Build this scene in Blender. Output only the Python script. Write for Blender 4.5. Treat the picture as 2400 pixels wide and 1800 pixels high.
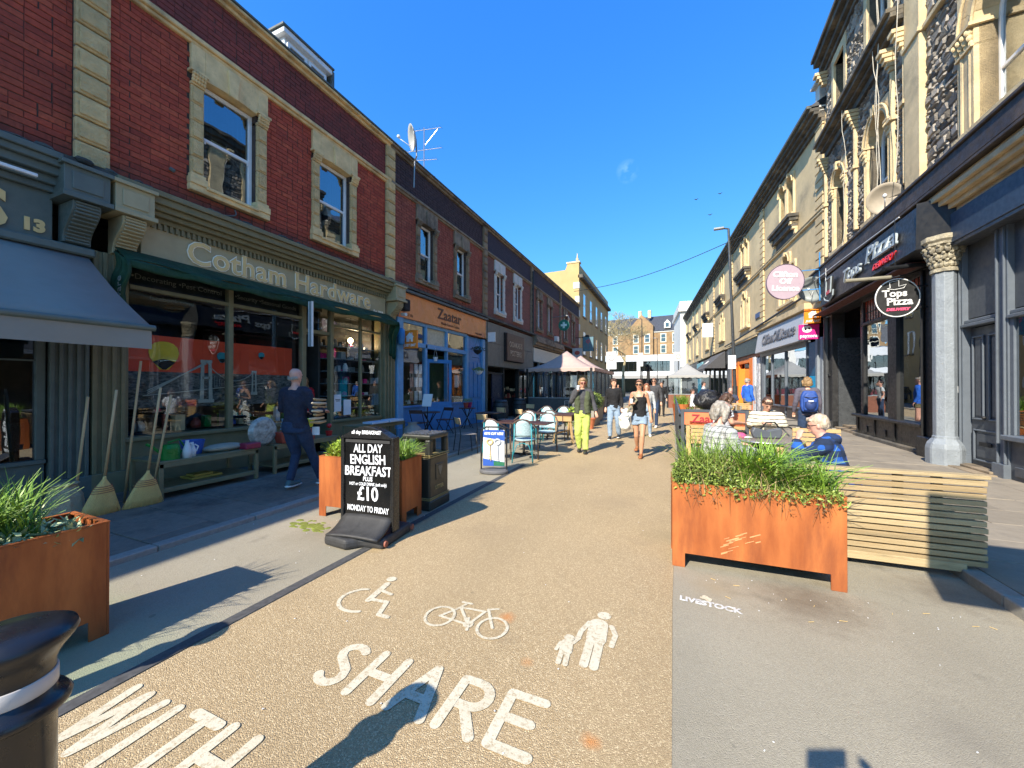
import bpy, bmesh, math, random
from mathutils import Vector, Matrix, noise
R=random.Random(7)
for o in list(bpy.data.objects): bpy.data.objects.remove(o)
SC=bpy.context.scene; COL=SC.collection
rad=math.radians; pi=math.pi; sin=math.sin; cos=math.cos
# ---------------------------------------------------------------- camera, sky, sun, exposure
cam_d=bpy.data.cameras.new('camera'); cam=bpy.data.objects.new('camera',cam_d); COL.objects.link(cam)
cam_d.sensor_width=36; cam_d.lens=36*890/2400; cam_d.clip_start=.02; cam_d.clip_end=1500
cam.location=(0,0,1.55); cam.rotation_euler=(rad(90.32),0,math.atan(375/890)); SC.camera=cam
SUNDIR=Vector((-.36,-1.25,1)).normalized()
W=bpy.data.worlds.new('World'); SC.world=W; W.use_nodes=True
def sky():
    nt=W.node_tree; nt.nodes.clear(); N=nt.nodes.new; L=nt.links.new
    s=N('ShaderNodeTexSky'); s.sky_type='NISHITA'; s.sun_disc=False
    s.sun_elevation=math.asin(SUNDIR.z); s.sun_rotation=math.atan2(SUNDIR.x,SUNDIR.y); s.ozone_density=3.0; s.air_density=1.0; s.dust_density=.35
    # tone of the phone's sky: one power curve per channel
    sp=N('ShaderNodeSeparateColor'); L(s.outputs[0],sp.inputs[0]); cb=N('ShaderNodeCombineColor')
    for i,(k,g) in enumerate(((.35,1.22),(.5,.8),(.65,.4))):
        a=N('ShaderNodeMath'); a.operation='POWER'; L(sp.outputs[i],a.inputs[0]); a.inputs[1].default_value=g
        b=N('ShaderNodeMath'); b.operation='MULTIPLY'; L(a.outputs[0],b.inputs[0]); b.inputs[1].default_value=k*.15**(g-1); L(b.outputs[0],cb.inputs[i])
    hs=cb
    # one small wisp of cloud
    tc=N('ShaderNodeTexCoord'); v=N('ShaderNodeVectorMath'); v.operation='DISTANCE'; v.inputs[1].default_value=CLOUD
    L(tc.outputs['Generated'],v.inputs[0]); mr=N('ShaderNodeMapRange'); mr.inputs[1].default_value=.026; mr.inputs[2].default_value=0; L(v.outputs['Value'],mr.inputs[0])
    nz=N('ShaderNodeTexNoise'); nz.inputs['Scale'].default_value=24; nz.inputs['Detail'].default_value=5; L(tc.outputs['Generated'],nz.inputs[0])
    m=N('ShaderNodeMath'); m.operation='MULTIPLY'; L(mr.outputs[0],m.inputs[0]); r2=N('ShaderNodeMapRange'); r2.inputs[1].default_value=.4; r2.inputs[2].default_value=.9; L(nz.outputs[0],r2.inputs[0]); L(r2.outputs[0],m.inputs[1])
    mx=N('ShaderNodeMix'); mx.data_type='RGBA'; L(m.outputs[0],mx.inputs['Factor']); L(hs.outputs[0],mx.inputs['A']); mx.inputs['B'].default_value=(3.2,4.6,5.8,1)
    bg=N('ShaderNodeBackground'); bg.inputs['Strength'].default_value=.15; L(mx.outputs['Result'],bg.inputs['Color'])
    o=N('ShaderNodeOutputWorld'); L(bg.outputs[0],o.inputs[0])
_a=(1472-1200)/890; _b=(905-400)/890; _t=math.atan(375/890)
CLOUD=Vector((-sin(_t)+_a*cos(_t),cos(_t)+_a*sin(_t),_b)).normalized()
sky()
sd=bpy.data.lights.new('sun','SUN'); sd.energy=3.75; sd.angle=rad(.53); sd.color=(1,.91,.77)
sun=bpy.data.objects.new('sun',sd); COL.objects.link(sun); sun.rotation_euler=SUNDIR.to_track_quat('Z','Y').to_euler()
SC.view_settings.view_transform='Standard'; SC.view_settings.look='None'; SC.view_settings.exposure=1.25; SC.view_settings.gamma=1; SC.view_settings.use_curve_mapping=False
SC.render.engine='CYCLES'; SC.cycles.max_bounces=8; SC.cycles.diffuse_bounces=6; SC.cycles.transparent_max_bounces=12
SC.cycles.use_denoising=True
try: SC.cycles.sample_clamp_indirect=6
except Exception: pass
# ---------------------------------------------------------------- mesh builder
I4=Matrix.Identity(4)
class MB:
    def __init__(s): s.v=[]; s.f=[]; s.mi=[]
    def add(s,vs,fs,mi=0):
        n=len(s.v); s.v+= [tuple(p) for p in vs]; s.f+=[tuple(i+n for i in f) for f in fs]; s.mi+=[mi]*len(fs); return s
    def b(s,x0,x1,y0,y1,z0,z1,mi=0):
        x0,x1=sorted((x0,x1)); y0,y1=sorted((y0,y1)); z0,z1=sorted((z0,z1))
        return s.add([(x0,y0,z0),(x1,y0,z0),(x1,y1,z0),(x0,y1,z0),(x0,y0,z1),(x1,y0,z1),(x1,y1,z1),(x0,y1,z1)],
              [(0,3,2,1),(4,5,6,7),(0,1,5,4),(1,2,6,5),(2,3,7,6),(3,0,4,7)],mi)
    def ob(s,c,sz,Rm=None,mi=0):
        Rm=Rm or Matrix.Identity(3); c=Vector(c); vs=[]
        for z in(-.5,.5):
            for x,y in((-.5,-.5),(.5,-.5),(.5,.5),(-.5,.5)): vs.append(c+Rm@Vector((x*sz[0],y*sz[1],z*sz[2])))
        return s.add(vs,[(0,3,2,1),(4,5,6,7),(0,1,5,4),(1,2,6,5),(2,3,7,6),(3,0,4,7)],mi)
    def bar(s,p0,p1,w,t,up=(0,0,1),mi=0):
        p0=Vector(p0);p1=Vector(p1);d=p1-p0;z=d.normalized();x=Vector(up).cross(z)
        if x.length<1e-4: x=Vector((1,0,0)).cross(z)
        x.normalize(); y=z.cross(x); return s.ob((p0+p1)/2,(w,t,d.length),Matrix((x,y,z)).transposed(),mi)
    def tube(s,pts,r,n=8,mi=0,caps=True,ell=None,side=None):
        pts=[Vector(p) for p in pts]; k=len(pts); rs=r if isinstance(r,(list,tuple)) else [r]*k
        vs=[];prev=None
        for i,p in enumerate(pts):
            d=(pts[min(i+1,k-1)]-pts[max(i-1,0)])
            d=d.normalized() if d.length>1e-9 else Vector((0,0,1))
            if side is not None: x=Vector(side)-d*d.dot(Vector(side))
            elif prev is not None: x=prev-d*d.dot(prev)
            else: x=(Vector((0,0,1)) if abs(d.z)<.9 else Vector((1,0,0))).cross(d)
            if x.length<1e-5: x=d.orthogonal()
            x.normalize(); prev=x; y=d.cross(x); ri=rs[i]; a,b_=(ri if isinstance(ri,(tuple,list)) else (ri,ri))
            for j in range(n):
                t=2*pi*j/n; vs.append(p+x*(a*cos(t))+y*(b_*sin(t)))
        fs=[(i*n+j,i*n+(j+1)%n,(i+1)*n+(j+1)%n,(i+1)*n+j) for i in range(k-1) for j in range(n)]
        if caps: fs+=[tuple(range(n))[::-1],tuple((k-1)*n+j for j in range(n))]
        return s.add(vs,fs,mi)
    def cyl(s,p0,p1,r0,r1=None,n=16,mi=0): return s.tube([p0,p1],[r0,r0 if r1 is None else r1],n,mi)
    def poly(s,pts,vec,mi=0):
        n=len(pts);v=Vector(vec);vs=[Vector(p) for p in pts]+[Vector(p)+v for p in pts]
        return s.add(vs,[tuple(range(n))[::-1],tuple(range(n,2*n))]+[(i,(i+1)%n,n+(i+1)%n,n+i) for i in range(n)],mi)
    def lathe(s,prof,c=(0,0,0),n=24,mi=0,a0=0):
        cx,cy,cz=c; vs=[]
        for r,z in prof:
            for j in range(n): t=2*pi*j/n+a0; vs.append((cx+r*cos(t),cy+r*sin(t),cz+z))
        k=len(prof); fs=[(i*n+j,i*n+(j+1)%n,(i+1)*n+(j+1)%n,(i+1)*n+j) for i in range(k-1) for j in range(n)]
        fs+=[tuple(range(n))[::-1],tuple((k-1)*n+j for j in range(n))]; return s.add(vs,fs,mi)
    def ell(s,c,r,Rm=None,n=12,m=8,mi=0):
        c=Vector(c); Rm=Rm or Matrix.Identity(3); vs=[c+Rm@Vector((0,0,-r[2]))]
        for i in range(1,m):
            a=pi*i/m-pi/2
            for j in range(n): t=2*pi*j/n; vs.append(c+Rm@Vector((r[0]*cos(a)*cos(t),r[1]*cos(a)*sin(t),r[2]*sin(a))))
        vs.append(c+Rm@Vector((0,0,r[2]))); L=len(vs)-1
        fs=[(0,1+(j+1)%n,1+j) for j in range(n)]
        fs+=[(1+i*n+j,1+i*n+(j+1)%n,1+(i+1)*n+(j+1)%n,1+(i+1)*n+j) for i in range(m-2) for j in range(n)]
        fs+=[(L,1+(m-2)*n+j,1+(m-2)*n+(j+1)%n) for j in range(n)]; return s.add(vs,fs,mi)
    def sheet(s,fn,nu,nv,mi=0):
        vs=[fn(i/nu,j/nv) for i in range(nu+1) for j in range(nv+1)]
        return s.add(vs,[(i*(nv+1)+j,(i+1)*(nv+1)+j,(i+1)*(nv+1)+j+1,i*(nv+1)+j+1) for i in range(nu) for j in range(nv)],mi)
    def xf(s,M,start=0):
        for i in range(start,len(s.v)): s.v[i]=tuple(M@Vector(s.v[i]))
        return s
    def mesh(s,name):
        me=bpy.data.meshes.new(name); me.from_pydata(s.v,[],s.f); me.validate(); return me
    def build(s,name,mats,parent=None,smooth=False,bev=0,loc=None,kind=None,fix=True,solid=0,seg=1):
        me=s.mesh(name)
        if fix:
            bm=bmesh.new(); bm.from_mesh(me); bmesh.ops.recalc_face_normals(bm,faces=bm.faces); bm.to_mesh(me); bm.free()
        mats=mats if isinstance(mats,(list,tuple)) else [mats]
        for m in mats: me.materials.append(m)
        if len(me.polygons)==len(s.mi): me.polygons.foreach_set('material_index',s.mi)
        if smooth: me.polygons.foreach_set('use_smooth',[True]*len(me.polygons))
        return link(name,me,parent,bev,loc,kind,solid,seg)
def link(name,me,parent=None,bev=0,loc=None,kind=None,solid=0,seg=1):
    o=bpy.data.objects.new(name,me); COL.objects.link(o)
    if parent is not None: o.parent=parent
    if loc is not None: o.location=loc
    if solid:
        m=o.modifiers.new('s','SOLIDIFY'); m.thickness=solid; m.offset=0
    if bev:
        m=o.modifiers.new('b','BEVEL'); m.width=bev; m.segments=seg; m.limit_method='ANGLE'; m.angle_limit=rad(40)
    if kind: o['kind']=kind
    return o
def tag(o,label,cat,group=None):
    o['label']=label; o['category']=cat
    if group: o['group']=group
    return o
def thing(name,label,cat,loc=(0,0,0),rz=0,group=None):
    o=bpy.data.objects.new(name,None); COL.objects.link(o); o.location=loc; o.rotation_euler=(0,0,rz); o.empty_display_size=.1
    return tag(o,label,cat,group)
def kids(o): return [c for c in bpy.data.objects if c.parent==o]
def dup(o,loc,rz,label,parent=None,top=True,extra=None):
    c=o.copy(); COL.objects.link(c)
    if top: c.location=loc; c.rotation_euler=(0,0,rz); c['label']=label
    else: c.parent=parent
    for ch in KM.get(o.name) or kids(o): dup(ch,None,None,None,c,False)
    return c
KM={}
def text(name,s,size,mat,parent,M,ext=.004,off=0,shear=0,align='CENTER',sx=1,bold=0,spacing=1,res=3,ser=0):
    cu=bpy.data.curves.new(name,'FONT'); cu.body=s; cu.size=size; cu.extrude=ext; cu.offset=off+bold; cu.shear=shear; cu.align_x=align; cu.resolution_u=res; cu.space_character=spacing
    t=bpy.data.objects.new('t',cu); COL.objects.link(t); dg=bpy.context.evaluated_depsgraph_get(); dg.update()
    me=bpy.data.meshes.new_from_object(t.evaluated_get(dg)); bpy.data.objects.remove(t); bpy.data.curves.remove(cu)
    if ser: me=serifs(me,size,ext,ser+bold+off)
    me.transform(Matrix.Diagonal((sx,1,1,1))); me.transform(M); me.materials.clear(); me.materials.append(mat); me.name=name
    return link(name,me,parent)
def serifs(me,size,ext,off):
    b=MB(); seen=set(); zt=max(v.co.z for v in me.vertices)
    for e in me.edges:
        p,q=me.vertices[e.vertices[0]].co,me.vertices[e.vertices[1]].co
        if abs(p.z-zt)>1e-5 or abs(q.z-zt)>1e-5 or abs(p.y-q.y)>size*.002: continue
        L=abs(p.x-q.x)
        if not (size*.05<L<size*.13): continue
        y=(p.y+q.y)/2; k=(round((p.x+q.x)/2,3),round(y,3))
        if k in seen: continue
        seen.add(k); cx=(p.x+q.x)/2; ys=y/size
        top=ys>.3; t=size*.035
        if not(abs(ys)<.06 or ys>.4): continue
        hw=L/2+size*.045
        b.b(cx-hw,cx+hw*(1 if not(top and ys<.62) else .6),y-(t if top else 0),y+(0 if top else t),-ext*.9,ext*.9)
    m2=b.mesh('s'); bm=bmesh.new(); bm.from_mesh(me); bm.from_mesh(m2); bm.to_mesh(me); bm.free(); return me
def TM(x,y,z,axis='x'):
    # text plane facing local +x, reading along +y  ('x'); facing -y reading along +x ('y'); lying on the ground ('z')
    X,Y,Z={'x':((0,1,0),(0,0,1),(1,0,0)),'y':((1,0,0),(0,0,1),(0,-1,0)),'z':((1,0,0),(0,1,0),(0,0,1)),'-y':((-1,0,0),(0,0,1),(0,1,0)),'-x':((0,-1,0),(0,0,1),(-1,0,0))}[axis]
    return Matrix(((X[0],Y[0],Z[0],x),(X[1],Y[1],Z[1],y),(X[2],Y[2],Z[2],z),(0,0,0,1)))
def grid_wall(mb,u0,u1,z0,z1,holes,x0,x1,mi=0):
    us=sorted({u0,u1,*[min(max(a,u0),u1) for h in holes for a in h[:2]]}); zs=sorted({z0,z1,*[min(max(a,z0),z1) for h in holes for a in h[2:4]]})
    for i in range(len(us)-1):
        run=None
        for j in range(len(zs)-1):
            cu,cz=(us[i]+us[i+1])/2,(zs[j]+zs[j+1])/2
            solid=not any(h[0]<cu<h[1] and h[2]<cz<h[3] for h in holes)
            if solid: run=run if run is not None else zs[j]
            if run is not None and (not solid or j==len(zs)-2):
                mb.b(x0,x1,us[i],us[i+1],run,zs[j+1] if solid else zs[j]); run=None
# ---------------------------------------------------------------- materials
def newmat(n):
    m=bpy.data.materials.new(n); m.use_nodes=True; nt=m.node_tree; p=nt.nodes['Principled BSDF']; return m,nt,p
def mixrgb(nt,f,a,b,mode='MIX'):
    x=nt.nodes.new('ShaderNodeMix'); x.data_type='RGBA'; x.blend_type=mode
    for k,v in (('Factor',f),('A',a),('B',b)):
        if hasattr(v,'is_linked') or isinstance(v,bpy.types.NodeSocket): nt.links.new(v,x.inputs[k])
        elif k=='Factor': x.inputs[0].default_value=v
        else: x.inputs[k].default_value=tuple(v)+(1,) if len(v)==3 else v
    return x.outputs['Result']
def coords(nt,world=False,sc=None):
    if world: g=nt.nodes.new('ShaderNodeNewGeometry').outputs['Position']
    else: g=nt.nodes.new('ShaderNodeTexCoord').outputs['Object']
    if sc:
        mp=nt.nodes.new('ShaderNodeMapping'); mp.inputs['Scale'].default_value=sc; nt.links.new(g,mp.inputs[0]); g=mp.outputs[0]
    return g
def nz(nt,co,scale,detail=4,rough=.55):
    n=nt.nodes.new('ShaderNodeTexNoise'); n.inputs['Scale'].default_value=scale; n.inputs['Detail'].default_value=detail; n.inputs['Roughness'].default_value=rough; nt.links.new(co,n.inputs[0]); return n.outputs[0]
def ramp(nt,s,a,b,lo=0,hi=1):
    r=nt.nodes.new('ShaderNodeMapRange'); r.inputs[1].default_value=a; r.inputs[2].default_value=b; r.inputs[3].default_value=lo; r.inputs[4].default_value=hi; nt.links.new(s,r.inputs[0]); return r.outputs[0]
def math2(nt,op,a,b):
    m=nt.nodes.new('ShaderNodeMath'); m.operation=op
    for i,v in enumerate((a,b)):
        if isinstance(v,(int,float)): m.inputs[i].default_value=v
        else: nt.links.new(v,m.inputs[i])
    return m.outputs[0]
def rnd(nt):
    a=nt.nodes.new('ShaderNodeObjectInfo').outputs['Random']; b=nt.nodes.new('ShaderNodeNewGeometry').outputs['Random Per Island']
    return math2(nt,'FRACT',math2(nt,'ADD',a,b),0)
def bump(nt,p,h,dist=.01,st=.5):
    b=nt.nodes.new('ShaderNodeBump'); b.inputs['Strength'].default_value=st; b.inputs['Distance'].default_value=dist; nt.links.new(h,b.inputs['Height']); nt.links.new(b.outputs[0],p.inputs['Normal'])
def c3(c,k): return tuple(min(1,x*k) for x in c)
def M(n,col,rough=.6,metal=0,var=.12,sc=6,bp=0,bsc=60,world=False,isl=0,dirt=None,dsc=1.5,col2=None,spec=None,stretch=None,emit=0,coat=0,isr=(.7,1.3)):
    m,nt,p=newmat(n); co=coords(nt,world,stretch); c=mixrgb(nt,ramp(nt,nz(nt,co,sc,5),.3,.7),c3(col,1-var),c3(col2 or col,1+var))
    if isl:
        r=rnd(nt); c=mixrgb(nt,isl,c,mixrgb(nt,r,c3(col,isr[0]),c3(col2 or col,isr[1])))
    if dirt: c=mixrgb(nt,ramp(nt,nz(nt,co,dsc,6,.7),.5,.72,0,.85),c,dirt)
    nt.links.new(c,p.inputs['Base Color']); p.inputs['Roughness'].default_value=rough; p.inputs['Metallic'].default_value=metal
    if rough>.15:
        nt.links.new(ramp(nt,nz(nt,co,sc*2.3,3),.3,.7,max(.05,rough-.12),min(1,rough+.12)),p.inputs['Roughness'])
    if bp: bump(nt,p,nz(nt,co,bsc,6,.65),bp,1)
    if spec is not None: p.inputs['Specular IOR Level'].default_value=spec
    if emit: p.inputs['Emission Color'].default_value=tuple(col)+(1,); p.inputs['Emission Strength'].default_value=emit
    if coat: p.inputs['Coat Weight'].default_value=coat
    return m
def m_glass(n,tint=(.75,.8,.8),base=.07,k=.9,pw=3.2,rough=.0):
    m,nt,p=newmat(n); nt.nodes.remove(p); out=nt.nodes['Material Output']
    lw=nt.nodes.new('ShaderNodeLayerWeight'); lw.inputs[0].default_value=.5
    f=math2(nt,'ADD',math2(nt,'MULTIPLY',math2(nt,'POWER',lw.outputs['Facing'],pw),k),base)
    t=nt.nodes.new('ShaderNodeBsdfTransparent'); t.inputs[0].default_value=tint+(1,); g=nt.nodes.new('ShaderNodeBsdfGlossy'); g.inputs['Roughness'].default_value=rough
    g.inputs[0].default_value=(.9,.95,1,1)
    co=coords(nt); bm=nt.nodes.new('ShaderNodeBump'); bm.inputs['Strength'].default_value=.25; bm.inputs['Distance'].default_value=.01; nt.links.new(nz(nt,co,1.3,2),bm.inputs['Height']); nt.links.new(bm.outputs[0],g.inputs['Normal'])
    x=nt.nodes.new('ShaderNodeMixShader'); nt.links.new(f,x.inputs[0]); nt.links.new(t.outputs[0],x.inputs[1]); nt.links.new(g.outputs[0],x.inputs[2]); nt.links.new(x.outputs[0],out.inputs[0]); return m
def m_brick(n,cols,rough=.85,soot=None,world_grid=False,dark=(.02,.018,.016)):
    m,nt,p=newmat(n); w=coords(nt,True)
    r=rnd(nt); cr=nt.nodes.new('ShaderNodeValToRGB'); cr.color_ramp.interpolation='LINEAR'; e=cr.color_ramp.elements
    e[0].position=0; e[0].color=cols[0]+(1,); e[1].position=1; e[1].color=cols[-1]+(1,)
    for i,c in enumerate(cols[1:-1]): x=e.new((i+1)/(len(cols)-1)); x.color=c+(1,)
    nt.links.new(r,cr.inputs[0]); c=cr.outputs[0]
    c=mixrgb(nt,ramp(nt,nz(nt,w,22,5),.35,.75,0,.55),c,c3(cols[0],.45))
    c=mixrgb(nt,ramp(nt,nz(nt,w,.7,5,.65),.48,.75,0,.5),c,dark)
    if soot:
        z=nt.nodes.new('ShaderNodeSeparateXYZ'); nt.links.new(w,z.inputs[0])
        s=ramp(nt,math2(nt,'ADD',z.outputs['Z'],math2(nt,'MULTIPLY',nz(nt,w,3,5,.7),.5)),soot[0],soot[1],.9,0)
        c=mixrgb(nt,s,c,dark)
    nt.links.new(c,p.inputs['Base Color']); p.inputs['Roughness'].default_value=rough; bump(nt,p,nz(nt,w,130,5,.7),.006,.7); return m
def m_brick_far(n,c1,c2,mortar,soot=None,sc=1.0,axis='YZ'):
    m,nt,p=newmat(n); w=coords(nt,True); s=nt.nodes.new('ShaderNodeSeparateXYZ'); nt.links.new(w,s.inputs[0]); cb=nt.nodes.new('ShaderNodeCombineXYZ')
    nt.links.new(s.outputs[axis[0]],cb.inputs[0]); nt.links.new(s.outputs[axis[1]],cb.inputs[1])
    b=nt.nodes.new('ShaderNodeTexBrick'); nt.links.new(cb.outputs[0],b.inputs[0]); b.inputs['Scale'].default_value=1; b.inputs['Brick Width'].default_value=.235*sc; b.inputs['Row Height'].default_value=.085*sc; b.inputs['Mortar Size'].default_value=.007*sc
    b.inputs['Color1'].default_value=c1+(1,); b.inputs['Color2'].default_value=c2+(1,); b.inputs['Mortar'].default_value=mortar+(1,)
    c=mixrgb(nt,ramp(nt,nz(nt,w,.6,5,.65),.45,.75,0,.5),b.outputs[0],(.03,.025,.022)); nt.links.new(c,p.inputs['Base Color']); p.inputs['Roughness'].default_value=.9; bump(nt,p,b.outputs['Fac'],-.008,1); return m
ALB={}
ms=dict
m_asph=None
def ground_mat(n,col,col2,speck,ssc,st=.35,patch=None,green=None,bp=.003,spots=(),tracks=False,dots=True):
    m,nt,p=newmat(n); w=coords(nt,True)
    c=mixrgb(nt,ramp(nt,nz(nt,w,.55,6,.6),.35,.68),col,col2)
    v=nt.nodes.new('ShaderNodeTexVoronoi'); v.inputs['Scale'].default_value=ssc; nt.links.new(w,v.inputs[0])
    sp=nt.nodes.new('ShaderNodeSeparateColor'); nt.links.new(v.outputs['Color'],sp.inputs[0])
    c=mixrgb(nt,ramp(nt,sp.outputs[0],.0,1,0,st),c,speck[0]); c=mixrgb(nt,ramp(nt,sp.outputs[1],.72,1,0,st*1.6),c,speck[1])
    c=mixrgb(nt,ramp(nt,nz(nt,w,9,5,.7),.55,.8,0,.35),c,c3(col,.55))
    if patch: c=mixrgb(nt,ramp(nt,nz(nt,w,1.7,3),.63,.72,0,.6),c,patch)
    if dots:
        v2=nt.nodes.new('ShaderNodeTexVoronoi'); v2.inputs['Scale'].default_value=3.1; v2.inputs['Randomness'].default_value=1; nt.links.new(w,v2.inputs[0])
        s3=nt.nodes.new('ShaderNodeSeparateColor'); nt.links.new(v2.outputs['Color'],s3.inputs[0])
        rr=math2(nt,'MULTIPLY',s3.outputs[0],.12); f=math2(nt,'MULTIPLY',math2(nt,'LESS_THAN',math2(nt,'ADD',v2.outputs['Distance'],math2(nt,'MULTIPLY',nz(nt,w,14,3),.1)),rr),.5); c=mixrgb(nt,f,c,c3(col,.35))
    if green:
        s=nt.nodes.new('ShaderNodeSeparateXYZ'); nt.links.new(w,s.inputs[0])
        f=math2(nt,'MULTIPLY',ramp(nt,s.outputs['X'],-2.3,-2.9,0,1),ramp(nt,math2(nt,'ADD',s.outputs['Y'],math2(nt,'MULTIPLY',nz(nt,w,2,4),.6)),1.9,1.2,0,.8)); c=mixrgb(nt,f,c,green)
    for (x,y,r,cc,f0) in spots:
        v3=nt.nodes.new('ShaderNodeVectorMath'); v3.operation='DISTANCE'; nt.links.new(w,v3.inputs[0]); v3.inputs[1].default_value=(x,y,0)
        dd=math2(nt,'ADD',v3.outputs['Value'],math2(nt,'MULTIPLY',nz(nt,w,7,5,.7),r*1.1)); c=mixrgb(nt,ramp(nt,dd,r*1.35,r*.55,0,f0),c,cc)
    if tracks:
        s=nt.nodes.new('ShaderNodeSeparateXYZ'); nt.links.new(w,s.inputs[0]); t=math2(nt,'SINE',math2(nt,'ADD',math2(nt,'MULTIPLY',s.outputs['X'],4.2),math2(nt,'MULTIPLY',nz(nt,w,.4,3),3)),0)
        c=mixrgb(nt,math2(nt,'MULTIPLY',ramp(nt,t,.1,1,0,.28),ramp(nt,nz(nt,w,.8,4),.35,.65)),c,c3(col,.62))
    nt.links.new(c,p.inputs['Base Color']); p.inputs['Roughness'].default_value=.82
    bump(nt,p,math2(nt,'ADD',math2(nt,'MULTIPLY',v.outputs['Distance'],-1.2),nz(nt,w,300,3)),bp,.8); return m
def m_plaid(n,base,l1,l2,per=.09,axis=('X','Z'),w=.12):
    m,nt,p=newmat(n); co=coords(nt); s=nt.nodes.new('ShaderNodeSeparateXYZ'); nt.links.new(co,s.inputs[0]); c=None
    c=mixrgb(nt,ramp(nt,nz(nt,co,200,2),.3,.7),c3(base,.85),c3(base,1.15))
    for ax in axis:
        f=math2(nt,'FRACT',math2(nt,'DIVIDE',math2(nt,'ADD',s.outputs[ax],5),per),0)
        c=mixrgb(nt,math2(nt,'MULTIPLY',math2(nt,'LESS_THAN',f,w),.75),c,l1)
        f2=math2(nt,'FRACT',math2(nt,'ADD',f,.55),0); c=mixrgb(nt,math2(nt,'MULTIPLY',math2(nt,'LESS_THAN',f2,w*.6),.6),c,l2)
    nt.links.new(c,p.inputs['Base Color']); p.inputs['Roughness'].default_value=.9; bump(nt,p,nz(nt,co,9,3),.03,.6); return m
def m_check(n,a,b,c_,per=.13):
    m,nt,p=newmat(n); co=coords(nt); s=nt.nodes.new('ShaderNodeSeparateXYZ'); nt.links.new(co,s.inputs[0])
    def f(ax,o=0): return math2(nt,'LESS_THAN',math2(nt,'FRACT',math2(nt,'DIVIDE',math2(nt,'ADD',s.outputs[ax],5+o),per),0),.5)
    x=f('X'); z=f('Z',.03); c=mixrgb(nt,math2(nt,'MULTIPLY',math2(nt,'ADD',x,z),.5),a,c_); both=math2(nt,'MULTIPLY',x,z); c=mixrgb(nt,both,c,b)
    c=mixrgb(nt,.35,c,mixrgb(nt,nz(nt,co,260,2),(0,0,0),c3(a,1.6))); nt.links.new(c,p.inputs['Base Color']); p.inputs['Roughness'].default_value=.95; bump(nt,p,nz(nt,co,8,3),.03,.6); return m
def m_stripe(n,a,b,per=.05,w=.3,ax='Z'):
    m,nt,p=newmat(n); co=coords(nt); s=nt.nodes.new('ShaderNodeSeparateXYZ'); nt.links.new(co,s.inputs[0])
    z=math2(nt,'ADD',s.outputs[ax],math2(nt,'MULTIPLY',nz(nt,co,4,3),.05)); f=math2(nt,'LESS_THAN',math2(nt,'FRACT',math2(nt,'DIVIDE',math2(nt,'ADD',z,5),per),0),w)
    nt.links.new(mixrgb(nt,f,a,b),p.inputs['Base Color']); p.inputs['Roughness'].default_value=.95; bump(nt,p,nz(nt,co,9,3),.03,.6); return m
def cloth(n,c,var=.12,rough=.9): return M(n,c,rough,var=var,sc=14,bp=.035,bsc=9)
stone=M('bath_stone',(.78,.56,.27),.85,var=.16,sc=5,bp=.01,bsc=35,dirt=(.2,.15,.09),dsc=1.1,world=True)
stone_verm=M('worked_stone',(.74,.53,.25),.9,var=.2,sc=9,bp=.05,bsc=26,isl=.35,world=True)
stone_verm2=M('worked_stone_weathered',(.33,.24,.14),.9,var=.25,sc=6,bp=.05,bsc=26,isl=.3,dirt=(.05,.045,.04),world=True)
stone_dk=M('weathered_stone',(.27,.21,.14),.9,var=.25,sc=4,bp=.012,bsc=35,dirt=(.035,.032,.03),dsc=1.3,world=True)
stone_white=M('painted_stone',(.62,.6,.54),.7,var=.08,sc=5,bp=.006,world=True)
stone_r=M('honey_stone',(.66,.51,.29),.85,var=.14,sc=3,bp=.012,bsc=30,dirt=(.3,.24,.15),dsc=.8,world=True)
ashlar=M('honey_ashlar',(.62,.48,.27),.88,var=.15,sc=1.2,bp=.012,bsc=25,dirt=(.25,.2,.13),dsc=.6,world=True)
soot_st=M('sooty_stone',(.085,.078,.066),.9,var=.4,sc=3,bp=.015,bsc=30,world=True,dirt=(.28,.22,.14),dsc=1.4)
rubble_m=M('rubble_stone',(.2,.175,.145),.92,var=.3,sc=9,bp=.03,bsc=22,isl=.75,world=True,col2=(.27,.24,.2),isr=(.35,1.9))
mortar=M('mortar',(.07,.05,.04),.95,var=.3,sc=6,bp=.01,world=True)
mortar_l=M('mortar_pale',(.15,.13,.1),.95,var=.3,sc=6,bp=.01,world=True)
brick_a=m_brick('red_brick',[(.34,.055,.03),(.5,.085,.042),(.42,.068,.036),(.55,.11,.05),(.44,.068,.034)],soot=(4.55,5.1))
brick_p=m_brick('dark_brick',[(.24,.05,.04),(.3,.06,.045),(.2,.048,.04),(.28,.055,.04)])
brick_c=m_brick('orange_red_brick',[(.32,.075,.045),(.42,.105,.06),(.36,.085,.05),(.45,.13,.075)],soot=(4.5,4.9))
brick_pp=m_brick('purple_brick',[(.055,.035,.04),(.075,.042,.045),(.05,.03,.032)])
bf_red=m_brick_far('distant_brick',(.3,.11,.075),(.23,.085,.06),(.14,.09,.07))
bf_dk=m_brick_far('distant_dark_brick',(.06,.045,.06),(.045,.035,.05),(.03,.025,.03))
bf_or=m_brick_far('orange_brick',(.36,.22,.1),(.3,.18,.085),(.33,.25,.15),sc=2,axis='XZ')
slate=M('roof_slate',(.06,.063,.07),.6,var=.3,sc=3,bp=.01,world=True)
lead=M('lead_flashing',(.1,.11,.1),.6,var=.2,world=True)
white=M('white_paint',(.8,.8,.78),.4,var=.04,bp=.001)
offwhite=M('cream_paint',(.66,.62,.5),.5,var=.06)
olive=M('olive_paint',(.2,.175,.095),.5,var=.12,bp=.003,bsc=30,world=True)
olive_l=M('olive_fascia',(.4,.34,.2),.5,var=.08,world=True)
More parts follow.
